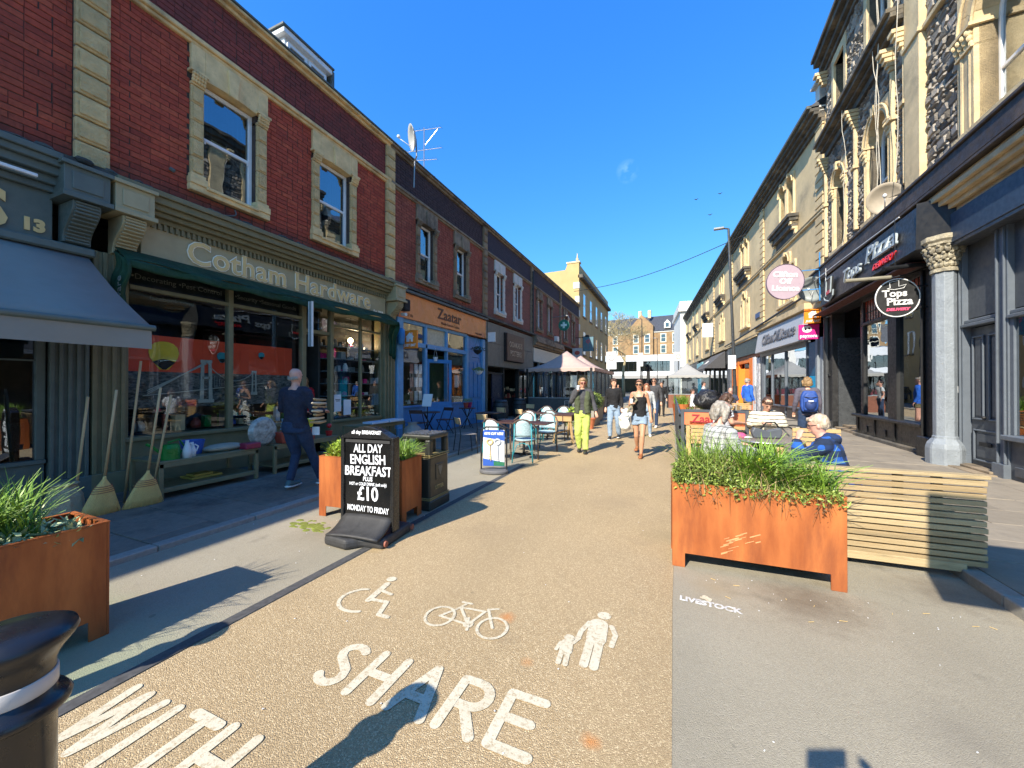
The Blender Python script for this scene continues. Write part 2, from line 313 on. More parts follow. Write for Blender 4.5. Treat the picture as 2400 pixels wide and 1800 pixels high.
slateblue=M('grey_blue_paint',(.115,.14,.125),.5,var=.12,bp=.002,world=True)
gold=M('gold_leaf',(.75,.54,.24),.45,var=.1); cream=M('letter_cream',(.95,.92,.78),.5,var=.03)
green_cl=M('green_canvas',(.008,.045,.018),.8,var=.3,sc=3,bp=.02,bsc=12,world=True)
grey_cl=M('grey_blue_canvas',(.28,.26,.225),.85,var=.05,sc=2,bp=.003,bsc=200,world=True)
blue=M('blue_paint',(.035,.21,.5),.42,var=.1,bp=.003,bsc=30,world=True)
blue_l=M('light_blue_paint',(.13,.34,.58),.42,var=.1,world=True)
orange_f=M('orange_fascia',(.8,.28,.1),.28,var=.08,sc=1.5,world=True)
orange=M('orange_paint',(.85,.21,.02),.45,var=.06,world=True)
je_or=M('sign_orange',(.9,.25,.02),.35,var=.02)
black=M('black_paint',(.018,.018,.018),.5,var=.3,world=True); blackm=M('black_matt',(.012,.012,.012),.75,var=.3)
charcoal=M('charcoal_paint',(.045,.047,.05),.4,var=.15,bp=.003,world=True)
grey_p=M('grey_paint',(.12,.14,.165),.42,var=.08,bp=.002,world=True)
grey_pl=M('pale_grey_paint',(.24,.27,.3),.5,var=.12,bp=.012,bsc=28,world=True)
grey_pd=M('dark_grey_paint',(.07,.078,.09),.42,var=.08,world=True)
navy=M('navy_fascia',(.03,.05,.085),.5,var=.1,world=True)
teal=M('dark_teal_fascia',(.035,.065,.075),.5,var=.15,world=True)
silver=M('silver_fascia',(.42,.43,.46),.35,var=.05,world=True)
metal=M('galvanised_metal',(.3,.3,.3),.4,metal=.8,var=.1); metal_d=M('dark_metal',(.03,.032,.035),.4,metal=.5,var=.2)
alum=M('aluminium',(.5,.51,.52),.35,metal=.9,var=.05)
brown_w=M('brown_board',(.055,.04,.03),.6,var=.25,sc=5,bp=.004,world=True,dirt=(.14,.1,.07))
darkwood=M('dark_wood',(.07,.03,.022),.5,var=.2,sc=4,stretch=(1,1,8),bp=.003)
wood=M('pale_timber',(.47,.32,.15),.7,col2=(.4,.31,.17),var=.22,sc=7,stretch=(.5,5,5),bp=.004,bsc=40,isl=.6,isr=(.55,1.2),dirt=(.2,.15,.08),dsc=4)
wood_g=M('grey_timber',(.28,.26,.22),.75,var=.2,sc=6,isl=.6)
wood_p=M('pine',(.5,.33,.15),.5,var=.12,sc=6,isl=.3)
ply=M('plywood',(.62,.45,.24),.45,var=.1,sc=6)
corten=M('corten_steel',(.36,.095,.028),.7,metal=.1,var=.25,sc=3.5,bp=.001,bsc=90,world=True,col2=(.43,.14,.04),dirt=(.17,.05,.025),dsc=1.6,spec=.25,stretch=(1.6,1.6,.35))
soil=M('soil',(.03,.022,.015),1,var=.4,sc=30,bp=.03)
grassm=M('blade_green',(.09,.2,.022),.5,var=.2,sc=3,isl=.75,isr=(.5,1.75),col2=(.17,.28,.03))
grassy=M('blade_yellow_green',(.3,.4,.04),.5,var=.2,sc=3,isl=.7,isr=(.5,1.6))
leafm=M('leaf_green',(.08,.15,.025),.5,var=.25,sc=3,isl=.8,isr=(.4,1.8),col2=(.2,.26,.05))
leafp=M('variegated_leaf',(.16,.27,.08),.55,var=.3,sc=20,isl=.6,isr=(.5,1.5),col2=(.42,.46,.24))
leafd=M('dark_leaf',(.03,.06,.02),.55,var=.3,isl=.8)
straw=M('broom_straw',(.95,.6,.22),.85,var=.25,sc=60,stretch=(6,6,.4),bp=.006,bsc=90)
red_m=M('red_plastic',(.5,.02,.02),.35,var=.05); terra=M('terracotta',(.35,.05,.03),.5,var=.1); green_pl=M('green_plastic',(.01,.2,.03),.35,var=.1)
white_pl=M('white_plastic',(.75,.76,.76),.35,var=.03); yellow=M('yellow_plastic',(.75,.7,.04),.4,var=.05); pink=M('magenta_sign',(.75,.02,.22),.35,var=.02)
paper=M('paper',(.75,.76,.78),.7,var=.04); mauve=M('mauve_sign',(.4,.31,.36),.35,var=.03); signblue=M('sign_blue',(.03,.1,.42),.4,var=.03)
wick=M('pale_blue_wicker',(.4,.54,.57),.5,var=.25,sc=45,bp=.006,bsc=120); wickw=M('white_wicker',(.7,.75,.76),.5,var=.15,sc=45,bp=.006,bsc=120)
tealmet=M('teal_frame',(.03,.27,.32),.35,var=.1); bamboo=M('brown_frame',(.12,.08,.06),.5,var=.25,sc=20)
pinkcl=M('pink_canvas',(.5,.36,.31),.85,var=.06,bp=.004); greycl2=M('grey_canvas',(.33,.33,.32),.85,var=.06,bp=.004); blackcl=M('black_canvas',(.03,.03,.032),.85,var=.2,bp=.01)
glass=m_glass('window_glass',(.92,.94,.93),.06); glass_r=m_glass('reflective_glass',(.3,.34,.36),.2,.8,2.2); glass_u=m_glass('upper_glass',(.45,.5,.52),.22,.75,2.6)
clearpl=m_glass('clear_screen',(.8,.85,.85),.1,.6)
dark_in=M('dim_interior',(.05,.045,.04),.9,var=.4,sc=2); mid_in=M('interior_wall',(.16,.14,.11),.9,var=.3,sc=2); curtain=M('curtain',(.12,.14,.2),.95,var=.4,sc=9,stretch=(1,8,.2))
bulb=M('lit_bulb',(1,.72,.3),.5,emit=9,var=0); bag_m=M('black_sack',(.02,.02,.022),.22,var=.3,bp=.04,bsc=7)
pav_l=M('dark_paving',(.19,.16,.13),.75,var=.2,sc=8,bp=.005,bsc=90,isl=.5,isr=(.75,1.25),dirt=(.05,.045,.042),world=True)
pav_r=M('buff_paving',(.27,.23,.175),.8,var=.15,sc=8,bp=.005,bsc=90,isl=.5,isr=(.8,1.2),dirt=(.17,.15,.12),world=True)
kerb_m=M('granite_kerb',(.28,.27,.24),.75,var=.2,sc=25,bp=.004,isl=.4,world=True)
joint=M('paving_joint',(.035,.03,.026),.95,var=.2,sc=20,world=True)
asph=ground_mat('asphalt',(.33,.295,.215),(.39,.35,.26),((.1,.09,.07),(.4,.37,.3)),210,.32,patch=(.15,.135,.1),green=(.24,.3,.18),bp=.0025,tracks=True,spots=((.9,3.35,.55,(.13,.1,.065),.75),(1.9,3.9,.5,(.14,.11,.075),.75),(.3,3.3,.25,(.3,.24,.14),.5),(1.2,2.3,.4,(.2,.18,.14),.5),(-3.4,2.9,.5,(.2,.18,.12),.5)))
asph_far=ground_mat('plain_asphalt',(.14,.135,.12),(.17,.165,.15),((.07,.07,.07),(.3,.3,.28)),60,.4,dots=False)
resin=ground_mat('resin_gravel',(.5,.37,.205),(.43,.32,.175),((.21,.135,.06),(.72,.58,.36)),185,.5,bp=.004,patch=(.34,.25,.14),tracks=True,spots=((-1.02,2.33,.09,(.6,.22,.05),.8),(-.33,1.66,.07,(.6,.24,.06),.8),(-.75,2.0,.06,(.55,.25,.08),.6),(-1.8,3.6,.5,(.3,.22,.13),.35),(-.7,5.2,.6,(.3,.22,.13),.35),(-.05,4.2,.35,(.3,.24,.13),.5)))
def m_mark():
    m,nt,p=newmat('road_marking'); w=coords(nt,True)
    c=mixrgb(nt,ramp(nt,nz(nt,w,48,6,.8),.5,.62,0,.9),(.62,.57,.43),(.38,.29,.17)); c=mixrgb(nt,ramp(nt,nz(nt,w,5,3),.4,.7,0,.3),c,(.45,.38,.25))
    nt.links.new(c,p.inputs['Base Color']); p.inputs['Roughness'].default_value=.7; bump(nt,p,nz(nt,w,150,3),.003); return m
mark=m_mark(); channel=M('channel_block',(.07,.07,.07),.8,var=.3,sc=30,world=True)
moss=M('moss',(.16,.19,.03),.95,var=.3,sc=20)
skin=M('skin',(.6,.33,.22),.5,var=.06,sc=8); skin_t=M('tanned_skin',(.52,.27,.16),.5,var=.06,sc=8); skin_p=M('pink_skin',(.62,.33,.25),.5,var=.1,sc=10)
# ---------------------------------------------------------------- ground
def struct(o): o['kind']='structure'; return o
def strip(name,L,Rr,z,mat,parent=None):
    # polygon between two polylines with equal y lists
    m=MB(); n=len(L); m.add([(x,y,z) for x,y in L]+[(x,y,z) for x,y in Rr],[(i,n+i,n+i+1,i+1) for i in range(n-1)])
    return m.build(name,mat,parent,fix=False)
struct(MB().add([(-500,-300,-.05),(500,-300,-.05),(500,900,-.05),(-500,900,-.05)],[(0,1,2,3)]).build('ground',asph_far,fix=False))
struct(MB().add([(-4.5,-6,0),(2.2,-6,0),(2.2,36,0),(-4.5,36,0)],[(0,1,2,3)]).build('road',asph,fix=False))
struct(MB().add([(-60,36,-.01),(70,36,-.01),(70,62,-.01),(-60,62,-.01)],[(0,1,2,3)]).build('cross_road',asph_far,fix=False))
ys=[-6,0,3,6,14,20,27,34,37]
struct(strip('path',list(zip([-2.64,-2.64,-2.63,-2.62,-2.75,-2.95,-3.1,-3.4,-3.6],ys)),list(zip([-.02,-.01,.0,.05,.08,.0,-.15,-.8,-1.1],ys)),.004,resin))
ch=struct(MB().add([(-2.73,-6,.006),(-2.645,-6,.006),(-2.645,7,.006),(-2.73,7,.006)],[(0,1,2,3)]).build('channel',channel,fix=False))
def pavement(name,x0,x1,y0,y1,z,ymax,mat,kx,side,sl=(.9,.6),rot=False):
    base=struct(MB().b(x0,x1,y0,y1,-.04,z-.012).build(name,joint))
    y=max(y0,0.2); lens={}
    row=0; cnt=0
    rest=MB()
    while y<y1:
        h=sl[1]; x=x0+ (0 if row%2 else -sl[0]*.5)
        while x<x1:
            a,b_=max(x,x0),min(x+sl[0],x1)
            if b_-a>.06 and y+h<=y1:
                if y<ymax:
                    k=(round(b_-a,2),h)
                    if k not in lens: lens[k]=MB().b(.004,k[0]-.004,.004,h-.004,-.03,0).mesh('slab'); lens[k].materials.append(mat)
                    o=link('paving_slab',lens[k],base,.004,(a,y,z+R.uniform(-.002,.003))); o.rotation_euler=(R.uniform(-.003,.003),R.uniform(-.003,.003),0)
                else: rest.b(a+.006,b_-.006,y+.006,y+h-.006,z-.03,z)
            x+=sl[0]
        y+=h; row+=1
    if rest.v: rest.build('paving_slabs_beyond',mat,base,kind='stuff')
    y=max(y0,.2); km=MB().b(-.065,.065,.004,.896,-.05,z+.004).mesh('kerb'); km.materials.append(kerb_m); far=MB()
    while y<y1:
        if y<ymax+3: link('kerb_stone',km,base,.008,(kx,y,0))
        else: far.b(kx-.065,kx+.065,y+.004,y+.896,-.05,z+.004)
        y+=.9
    if far.v: far.build('kerb_beyond',kerb_m,base,kind='stuff')
    return base
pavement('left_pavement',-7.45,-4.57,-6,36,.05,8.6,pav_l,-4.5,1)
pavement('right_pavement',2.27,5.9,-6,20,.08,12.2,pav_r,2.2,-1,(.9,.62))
struct(strip('far_right_pavement',[(2.27,20),(2.0,36),(1.8,50)],[(5.6,20),(4.3,36),(3.4,50)],.06,pav_r))
# road markings
def flat(name,polys,mt,z=.008):
    m=MB()
    for p in polys: m.add([(x,y,z) for x,y in p],[tuple(range(len(p)))])
    return struct(m.build(name,mt,fix=False))
ZC=[0]
def stroke(m,pts,w,z=.0075,cap=True):
    # rounded thick polyline drawn as quads and discs
    pts=[Vector((x,y,z)) for x,y in pts]
    for a,b_ in zip(pts,pts[1:]):
        ZC[0]=(ZC[0]+1)%60; k=Vector((0,0,.00003*ZC[0])); a=a+k; b_=b_+k
        d=(b_-a).normalized(); n=Vector((-d.y,d.x,0))*w/2; m.add([a+n,a-n,b_-n,b_+n],[(0,1,2,3)]); 
    for i,p in enumerate(pts):
        ZC[0]=(ZC[0]+1)%60; q=p+Vector((0,0,.00003*ZC[0])); m.add([q+Vector((cos(t),sin(t),0))*w/2 for t in [k*pi/7 for k in range(14)]],[tuple(range(14))])
def arc(cx,cy,rx,ry,a0,a1,n=12): return [(cx+rx*cos(rad(a0+(a1-a0)*i/n)),cy+ry*sin(rad(a0+(a1-a0)*i/n))) for i in range(n+1)]
GL={'S':[arc(.08,.225,.07,.065,40,180,7)+arc(.08,.165,.001,.001,180,180,1)[:0]+[(.03,.19),(.13,.12)]+arc(.08,.075,.068,.065,0,-150,7)],
 'H':[[(0,0),(0,.29)],[(.16,0),(.16,.29)],[(0,.15),(.16,.15)]],'A':[[(0,0),(.095,.3),(.19,0)],[(.04,.1),(.15,.1)]],
 'R':[[(0,0),(0,.29),(.07,.29)]+arc(.085,.215,.08,.075,90,-90,8)+[(.0,.14)],[(.07,.14),(.17,0)]],'E':[[(.17,.29),(0,.29),(0,0),(.18,0)],[(0,.15),(.14,.15)]],
 'W':[[(0,.29),(.055,0),(.12,.29),(.185,0),(.25,.29)]],'I':[[(0,0),(0,.29)]],'T':[[(.09,0),(.09,.29)],[(0,.29),(.18,.29)]]}
def word(name,letters,w=.052):
    m=MB()
    for ch_,x,y,sx in letters:
        for pl in GL[ch_]: stroke(m,[(x+a*sx,y+b_) for a,b_ in pl],w)
    struct(m.build(name,mark,fix=False))
word('road_lettering_share',[('S',-1.77,1.44,1),('H',-1.52,1.45,1),('A',-1.27,1.46,1),('R',-1.0,1.47,1),('E',-.74,1.48,1)])
word('road_lettering_with',[('W',-2.53,.76,1),('I',-2.18,.77,1),('T',-2.07,.79,.95),('H',-1.83,.81,1)])
# wheelchair, bicycle, adult and child symbols
m=MB(); stroke(m,arc(-2.07,2.11,.16,.14,112,305,16),.028); stroke(m,[(-2.05,2.36),(-2.02,2.13)],.05); stroke(m,[(-2.03,2.14),(-1.88,2.16),(-1.83,2.02),(-1.755,2.02)],.034); stroke(m,[(-2.04,2.27),(-1.92,2.25)],.03); stroke(m,[(-2.07,2.43),(-2.065,2.43)],.075)
struct(m.build('road_symbol_wheelchair',mark,fix=False))
m=MB(); stroke(m,arc(-1.44,2.17,.095,.105,0,360,24),.02); stroke(m,arc(-1.06,2.19,.095,.105,0,360,24),.02)
for p in ([(-1.44,2.17),(-1.36,2.31),(-1.18,2.33),(-1.22,2.16),(-1.36,2.31)],[(-1.44,2.17),(-1.22,2.16)],[(-1.06,2.19),(-1.17,2.36),(-1.11,2.39)],[(-1.38,2.37),(-1.31,2.375)],[(-1.34,2.37),(-1.36,2.31)],[(-1.25,2.22),(-1.2,2.11)]): stroke(m,p,.02)
stroke(m,arc(-1.22,2.165,.025,.03,0,360,10),.018); struct(m.build('road_symbol_bicycle',mark,fix=False))
m=MB()
stroke(m,[(-.425,2.6),(-.42,2.6)],.085); stroke(m,[(-.44,2.49),(-.43,2.34)],.12); stroke(m,[(-.5,2.49),(-.53,2.38),(-.535,2.3)],.032); stroke(m,[(-.36,2.5),(-.325,2.42),(-.335,2.31)],.032); stroke(m,[(-.46,2.33),(-.455,2.1)],.05); stroke(m,[(-.405,2.33),(-.4,2.1)],.05)
stroke(m,[(-.585,2.29),(-.58,2.29)],.06); stroke(m,[(-.585,2.235),(-.575,2.17)],.075); stroke(m,[(-.62,2.23),(-.63,2.16)],.022); stroke(m,[(-.55,2.25),(-.525,2.31)],.022); stroke(m,[(-.595,2.16),(-.59,2.06)],.03); stroke(m,[(-.56,2.16),(-.55,2.06)],.03)
struct(m.build('road_symbol_adult_and_child',mark,fix=False))
# faint stencil sprayed on the asphalt by the planter
text('stencil_lettering','LIVESTOCK',.085,M('worn_white_paint',(.6,.6,.58),.7,var=.3,sc=60,world=True,dirt=(.3,.29,.27),dsc=40),None,TM(.24,3.0,.006,'z')@Matrix.Rotation(rad(-4),4,'Z'),.0005,sx=.9,bold=.004)['kind']='structure'
m=MB(); stroke(m,[(.2,3.1),(.25,3.1)],.03,.006); stroke(m,[(.22,3.12),(.24,3.08)],.04,.006); struct(m.build('stencil_star',mark,fix=False))
mo=MB()
for i in range(60):
    a=R.uniform(0,2*pi); r=R.uniform(0,.28)**1; mo.ell((-3.72+r*cos(a)*1.2,3.02+r*sin(a)*.5,.0),(R.uniform(.02,.06),R.uniform(.015,.04),.006),n=7,m=4)
mo=mo.build('moss_patch',moss); mo['kind']='stuff'; mo['label']='green moss on the tarmac beside the planter foot'
li=MB()
for i in range(70):
    x=R.uniform(.2,3.4);y=R.uniform(.9,3.6) if R.random()<.5 else R.uniform(3.1,3.55)
    li.ob((x,y,.006),(R.uniform(.003,.009),R.uniform(.003,.007),.002),Matrix.Rotation(R.uniform(0,3),3,'Z'),0)
for i in range(12):
    x=R.uniform(.3,2.6);y=R.uniform(3.0,3.5);a=R.uniform(0,pi); li.bar((x,y,.006),(x+.045*cos(a),y+.02*sin(a),.008),.002,.002,mi=1)
for i in range(60): li.ob((R.uniform(-4.4,-.2),R.uniform(1,8),.01),(.007,.006,.002),Matrix.Rotation(R.uniform(0,3),3,'Z'),0)
li=li.build('ground_litter',[white_pl,straw]); li['kind']='stuff'
# ---------------------------------------------------------------- bricks, windows and the left-hand terrace
def proj(p):
    t=math.atan(375/890); x,y,z=p; d=-sin(t)*x+cos(t)*y; l=cos(t)*x+sin(t)*y
    if d<.1: return None
    return 1200+890*l/d,905-890*(z-1.55)/d,d
def inview(p):
    q=proj(p); return q and -40<q[0]<2440 and -40<q[1]<1840
def pieces(parent,items,name,mesh_fn,mat,limit,bev=0):
    # items: (key, (x,y,z) local, rot) ; the ones that show largest become objects, the rest one mesh
    W=parent.matrix_world if False else Matrix.Translation(parent.location)@parent.rotation_euler.to_matrix().to_4x4()
    def near(it):
        q=W@Vector(it[1]); return (q-Vector((0,0,1.55))).length if inview(q) else 999+q.length
    items=sorted(items,key=near); cache={}
    rest=MB()
    for i,(k,p,r) in enumerate(items):
        if i<limit and near((k,p,r))<900:
            if k not in cache:
                mb=MB(); mesh_fn(mb,k,(0,0,0)); cache[k]=mb.mesh(name); cache[k].materials.append(mat)
            o=link(name,cache[k],parent,bev,p)
            if r: o.rotation_euler=r
        else:
            n=len(rest.v); mesh_fn(rest,k,(0,0,0)); mm=Matrix.Translation(p)
            if r:
                from mathutils import Euler
                mm=mm@Euler(r).to_matrix().to_4x4()
            rest.xf(mm,n)
    if rest.v: rest.build(name+'work',mat,parent,kind='stuff',fix=False)
def brickfn(mb,k,p):
    l,h,d=k; c=.005; x=.0
    mb.add([(-d,0,0),(-d,l,0),(-d,l,h),(-d,0,h),(-c,0,0),(-c,l,0),(-c,l,h),(-c,0,h),(0,c,c),(0,l-c,c),(0,l-c,h-c),(0,c,h-c)],
     [(0,1,5,4),(1,2,6,5),(2,3,7,6),(3,0,4,7),(4,5,9,8),(5,6,10,9),(6,7,11,10),(7,4,8,11),(8,9,10,11)])
def bricks(parent,u0,u1,z0,z1,holes,mat,limit,proud=.0,bl=.225,bh=.075,j=.01):
    z=z0; row=0; it=[]
    while z<z1-.02:
        h=min(bh,z1-z-.004); y=u0-(0 if row%2 else bl/2+j/2)
        segs=[(u0,u1)]
        for a,b_,c,d in holes:
            if c<z+h and d>z:
                ns=[]
                for s,e in segs:
                    if a>s: ns.append((s,min(e,a)))
                    if b_<e: ns.append((max(s,b_),e))
                segs=[q for q in ns if q[1]-q[0]>.03]
        while y<u1:
            L=bl if R.random()>.07 else bl/2-j/2
            for s,e in segs:
                a,b_=max(y,s+.002),min(y+L,e-.002)
                if b_-a>.035: it.append(((round(b_-a,2),round(h,3),.03),(proud+R.uniform(-.004,.004),a,z+R.uniform(-.002,.002)),(R.uniform(-.006,.006),R.uniform(-.02,.02),R.uniform(-.012,.012))))
            y+=L+j
        z+=bh+j; row+=1
    pieces(parent,it,'brick',brickfn,mat,limit)
def sash(parent,uc,w,z0,z1,gl=None,fm=None,cur=True,x=-.14,arch=False,curm=None,s=1):
    f=MB(); t=.065; x0,x1=x-.05,x+.03; u0,u1=uc-w/2,uc+w/2; zm=(z0+z1)/2
    f.b(x0,x1,u0,u0+t,z0,z1).b(x0,x1,u1-t,u1,z0,z1).b(x0,x1,u0+t,u1-t,z1-t,z1).b(x0,x1+.03,u0+t,u1-t,z0,z0+t*1.1)
    f.b(x0,x1-.01,u0+t,u1-t,zm-.028,zm+.028)
    for yy in (u0+t+.02,u1-t-.02): f.b(x1-.01,x1+.01,yy-.012,yy+.012,zm-.08,zm+.0)
    fr=f.build('window',fm or white,parent,bev=.006)
    MB().b(x-.02,x-.012,u0+t,u1-t,z0+t*1.1,zm-.028).build('pane',gl or glass_u,fr); MB().b(x-.008,x,u0+t,u1-t,zm+.028,z1-t).build('pane',gl or glass_u,fr)
    if cur:
        cm=MB()
        for a,b_ in ((u0+.05,u0+w*.36),(u1-w*.36,u1-.05)): cm.sheet(lambda p,q,a=a,b_=b_:(x-.2+.025*sin(p*22),a+(b_-a)*p,z0+.05+(z1-z0-.1)*q),26,1)
        cm.build('curtain',curm or curtain,fr)
    return fr
def surround(parent,uc,w,z0,z1,sm,vm,zt,white_=False):
    # jambs of worked blocks, capitals, lintel with keystone, sill with end blocks
    u0,u1=uc-w/2,uc+w/2; jw=.2; p=.055
    MB().b(-.02,p+.03,u0-jw-.03,u1+jw+.03,z0-.13,z0-.02).b(-.2,p+.06,u0,u1,z0-.05,z0).build('sill',sm,parent,bev=.008)
    for s,e in ((u0-jw,u0),(u1,u1+jw)):
        MB().b(-.18,p+.05,s-.03,e+.03,z0-.02,z0+.1).b(-.18,p+.025,s-.01,e+.01,z0+.1,z0+.16).build('jamb_base',sm,parent,bev=.008)
        n=5; zz=z0+.165; hh=(z1-.17-zz)/n
        for i in range(n):
            o=MB().b(-.18,p-.02,s+.006,e-.006,zz+i*hh+.004,zz+(i+1)*hh-.004).b(p-.02,p,s+.03,e-.03,zz+i*hh+.03,zz+(i+1)*hh-.03).build('stone_block',vm,parent,bev=.006)
        c=MB().b(-.18,p+.0,s,e,z1-.17,z1-.13).b(-.18,p+.06,s-.03,e+.03,z1+.02,z1+.06)
        for k in range(5):
            for q in range(3): c.ell((p+.01+.012*q,s+.02+(e-s-.04)*k/4,z1-.11+.05*q),(.03+.006*q,.026,.034),n=7,m=5)
        c.build('capital',sm,parent)
    a=MB(); a.b(-.18,p,u0-jw,u0+.0,z1+.06,zt).b(-.18,p,u1,u1+jw,z1+.06,zt); n=8
    pts=[(p,u0+(u1-u0)*i/n,z1+.0+.035*sin(pi*i/n)) for i in range(n+1)]
    a.poly(pts+[(p,u1,zt),(p,u0,zt)],(-.24,0,0)); a.build('lintel',sm,parent,bev=.006)
    k=MB(); k.poly([(p+.04,uc-.07,z1+.0),(p+.04,uc+.07,z1+.0),(p+.04,uc+.1,zt-.05),(p+.04,uc-.1,zt-.05)],(-.05,0,0)); k.build('keystone',sm,parent,bev=.01)
def house(name,label,u0,u1,wins,z=ms(base=4.5,st=7.2,top=8.25),wallm=None,parm=None,sm=None,vm=None,limit=0,limp=0,ww=.88,wz=(4.9,6.7),far=False,wjamb=None,gl=None,pil=True,cur=True,fm=None):
    B=thing(name,label,'building',(-7.3,0,0)); B['group']='terrace of red brick shops'
    holes=[(c-ww/2-.2,c+ww/2+.2,wz[0]-.12,z['st']) for c in wins]; oh=[(c-ww/2,c+ww/2,wz[0]-.02,wz[1]+.05) for c in wins]
    # backing wall and volume
    b=MB(); grid_wall(b,u0,u1,z['base']-.1,z['top']+.02,oh,-.34,-.012)
    b.build('wall',(mortar if not far else wallm),B)
    MB().b(-9,-2.2,u0+.02,u1-.02,0,8.0).b(-2.2,-.4,u0+.02,u1-.02,7.6,8.0).b(-2.2,-.4,u0+.02,u1-.02,4.4,4.6).b(-2.2,-.35,u0+.02,u0+.12,4.6,7.6).b(-2.2,-.35,u1-.12,u1-.02,4.6,7.6).build('inner_walls',mid_in,B)
    if not far:
        bricks(B,u0+.175,u1-.175,z['base'],z['st'],holes,wallm,limit); bricks(B,u0,u1,z['st']+.15,z['top'],[],parm,limp)
    else: MB().b(-.012,0,u0,u1,z['st'],z['top']).build('parapet',parm,B)
    MB().b(-.02,.05,u0,u1,z['st'],z['st']+.06).b(-.02,.09,u0,u1,z['st']+.06,z['st']+.14).build('string_course',sm,B,bev=.012)
    MB().b(-.36,.06,u0,u1,z['top'],z['top']+.07).b(-.36,.13,u0,u1,z['top']+.07,z['top']+.13).build('coping',sm,B,bev=.012)
    MB().b(-.4,.15,u0,u1,z['top']+.135,z['top']+.17).build('gutter',lead,B)
    MB().poly([(-.4,u0,8.05),(-4.2,u0,10.2),(-8,u0,8.05)],(0,u1-u0,0)).build('roof',slate,B)
    for c in wins:
        sash(B,c,ww,wz[0],wz[1],gl=gl,cur=cur,fm=fm); surround(B,c,ww,wz[0],wz[1],sm if not wjamb else wjamb,vm if not wjamb else wjamb,z['st']) 
    return B
def pilaster(B,uc,z0,z1,vm,n=9):
    h=(z1-z0)/n
    MB().b(-.02,.03,uc-.165,uc+.165,z0,z1).build('pilaster_core',stone_dk,B)
    me={}
    for i in range(n):
        if not me:
            b=MB().b(.0,.075,-.17,.17,.012,h-.012).b(.075,.095,-.135,.135,.045,h-.045); me=b.mesh('stone_block'); me.materials.append(vm)
        link('stone_block',me,B,.01,(0,uc,z0+i*h))
LX=house('brick_shop','red brick shop at the near end of the terrace, beyond the left edge',-16,-3.4,[-13.5,-11,-8,-5.5],wallm=bf_red,parm=bf_dk,sm=stone,vm=stone,far=True)
L0=house('brick_shop','red brick shop with the grey blue awning, number 13 on its fascia',-3.4,2.525,[-1.5,.55],wallm=brick_a,parm=brick_p,sm=stone,vm=stone_verm,limit=300,limp=0)
L1=house('hardware_shop','dark red brick hardware shop with olive front and two sash windows',2.525,8.46,[4.31,6.6],wallm=brick_a,parm=brick_p,sm=stone,vm=stone_verm,limit=300,limp=0)
L2=house('restaurant_building','red brick restaurant with blue shopfront and orange fascia',8.46,14.32,[10.22,12.42],wallm=brick_c,parm=brick_pp,sm=stone_dk,vm=stone_verm2,limit=60,limp=0,ww=.72)
L3=house('bar_building','brick shop with grey panelled front, brown square sign and white window surrounds',14.32,20.15,[15.85,18.05],wallm=bf_red,parm=bf_dk,sm=stone_dk,vm=stone_white,far=True,wjamb=stone_white,ww=.72)
L4=house('cafe_building','brick shop with sooty window surrounds behind the pink marquee',20.15,26.1,[21.5,23.6],wallm=bf_red,parm=bf_dk,sm=stone_dk,vm=stone_dk,far=True,ww=.7)
L5=house('far_terrace_shop','last brick shop of the terrace with the round green cross sign',26.1,32.0,[27.5,29.9],wallm=bf_red,parm=bf_dk,sm=stone_dk,vm=stone_dk,far=True,ww=.7)
for B,u,v in ((L1,2.525,stone_verm),(L1,8.46,stone_verm),(L2,14.32,stone_verm2),(L3,20.15,stone_dk),(L4,26.1,stone_dk)): pilaster(B,u,4.5,8.25,v,12)
# sooty ledge under the brickwork
for B,u0,u1 in ((L0,-3.4,2.525),(L1,2.525,8.46),(L2,8.46,14.32),(L3,14.32,20.15),(L4,20.15,26.1),(L5,26.1,32.0)):
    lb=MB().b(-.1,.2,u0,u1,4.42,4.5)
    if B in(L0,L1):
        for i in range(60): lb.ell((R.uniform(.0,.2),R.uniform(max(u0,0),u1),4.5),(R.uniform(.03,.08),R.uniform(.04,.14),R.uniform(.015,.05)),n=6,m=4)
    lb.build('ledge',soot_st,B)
# dormer, dish, aerial, chimneys
D=thing('dormer','white flat roofed dormer above the hardware shop parapet','dormer',(-8.1,6.0,8.5))
MB().b(-2,0,-.1,1.05,0,1.0).build('wall',white_pl,D,bev=.01); MB().b(-2.1,.12,-.2,1.12,1.0,1.12).build('fascia',white,D,bev=.01); MB().b(-2.1,.15,-.24,1.16,1.125,1.17).b(-2.1,.1,1.12,1.2,-.1,1.12).build('roof',lead,D)
for y in (-.05,.5):
    w_=MB().b(.0,.05,y,y+.5,.1,.16).b(.0,.05,y,y+.06,.16,.9).b(.0,.05,y+.44,y+.5,.16,.9).b(.0,.05,y+.06,y+.44,.84,.9).build('window',white,D); MB().b(.01,.02,y+.06,y+.44,.16,.84).build('pane',glass_r,w_)
def dish(name,label,loc,rz,tilt,r=.35,mt=None,pole=None,grp=None):
    d=thing(name,label,'satellite dish',loc,rz)
    def f(u,v):
        a=2*pi*u; q=r*v; return (q*cos(a),-.12*(1-v*v)*r/.35*-1-.0,q*sin(a)*1.08)
    b=MB().sheet(lambda u,v:(r*v*cos(2*pi*u),.13*(r/.35)*(1-v*v),1.05*r*v*sin(2*pi*u)),28,5); b.xf(Matrix.Rotation(tilt,4,'X'))
    b.build('reflector',mt or M('dish_grey',(.42,.43,.42),.5,var=.08),d,smooth=True,solid=.012)
    b=MB().tube([(0,.13,-.05),(0,-.05,-.25),(0,-.36,-.1)],.011,6).ell((0,-.36,-.06),(.04,.05,.05),n=10).build('feed_arm',white_pl,d,smooth=True)
    if pole: MB().tube([(0,.14,0)]+pole,.022,8).build('pole',metal,d)
    return d
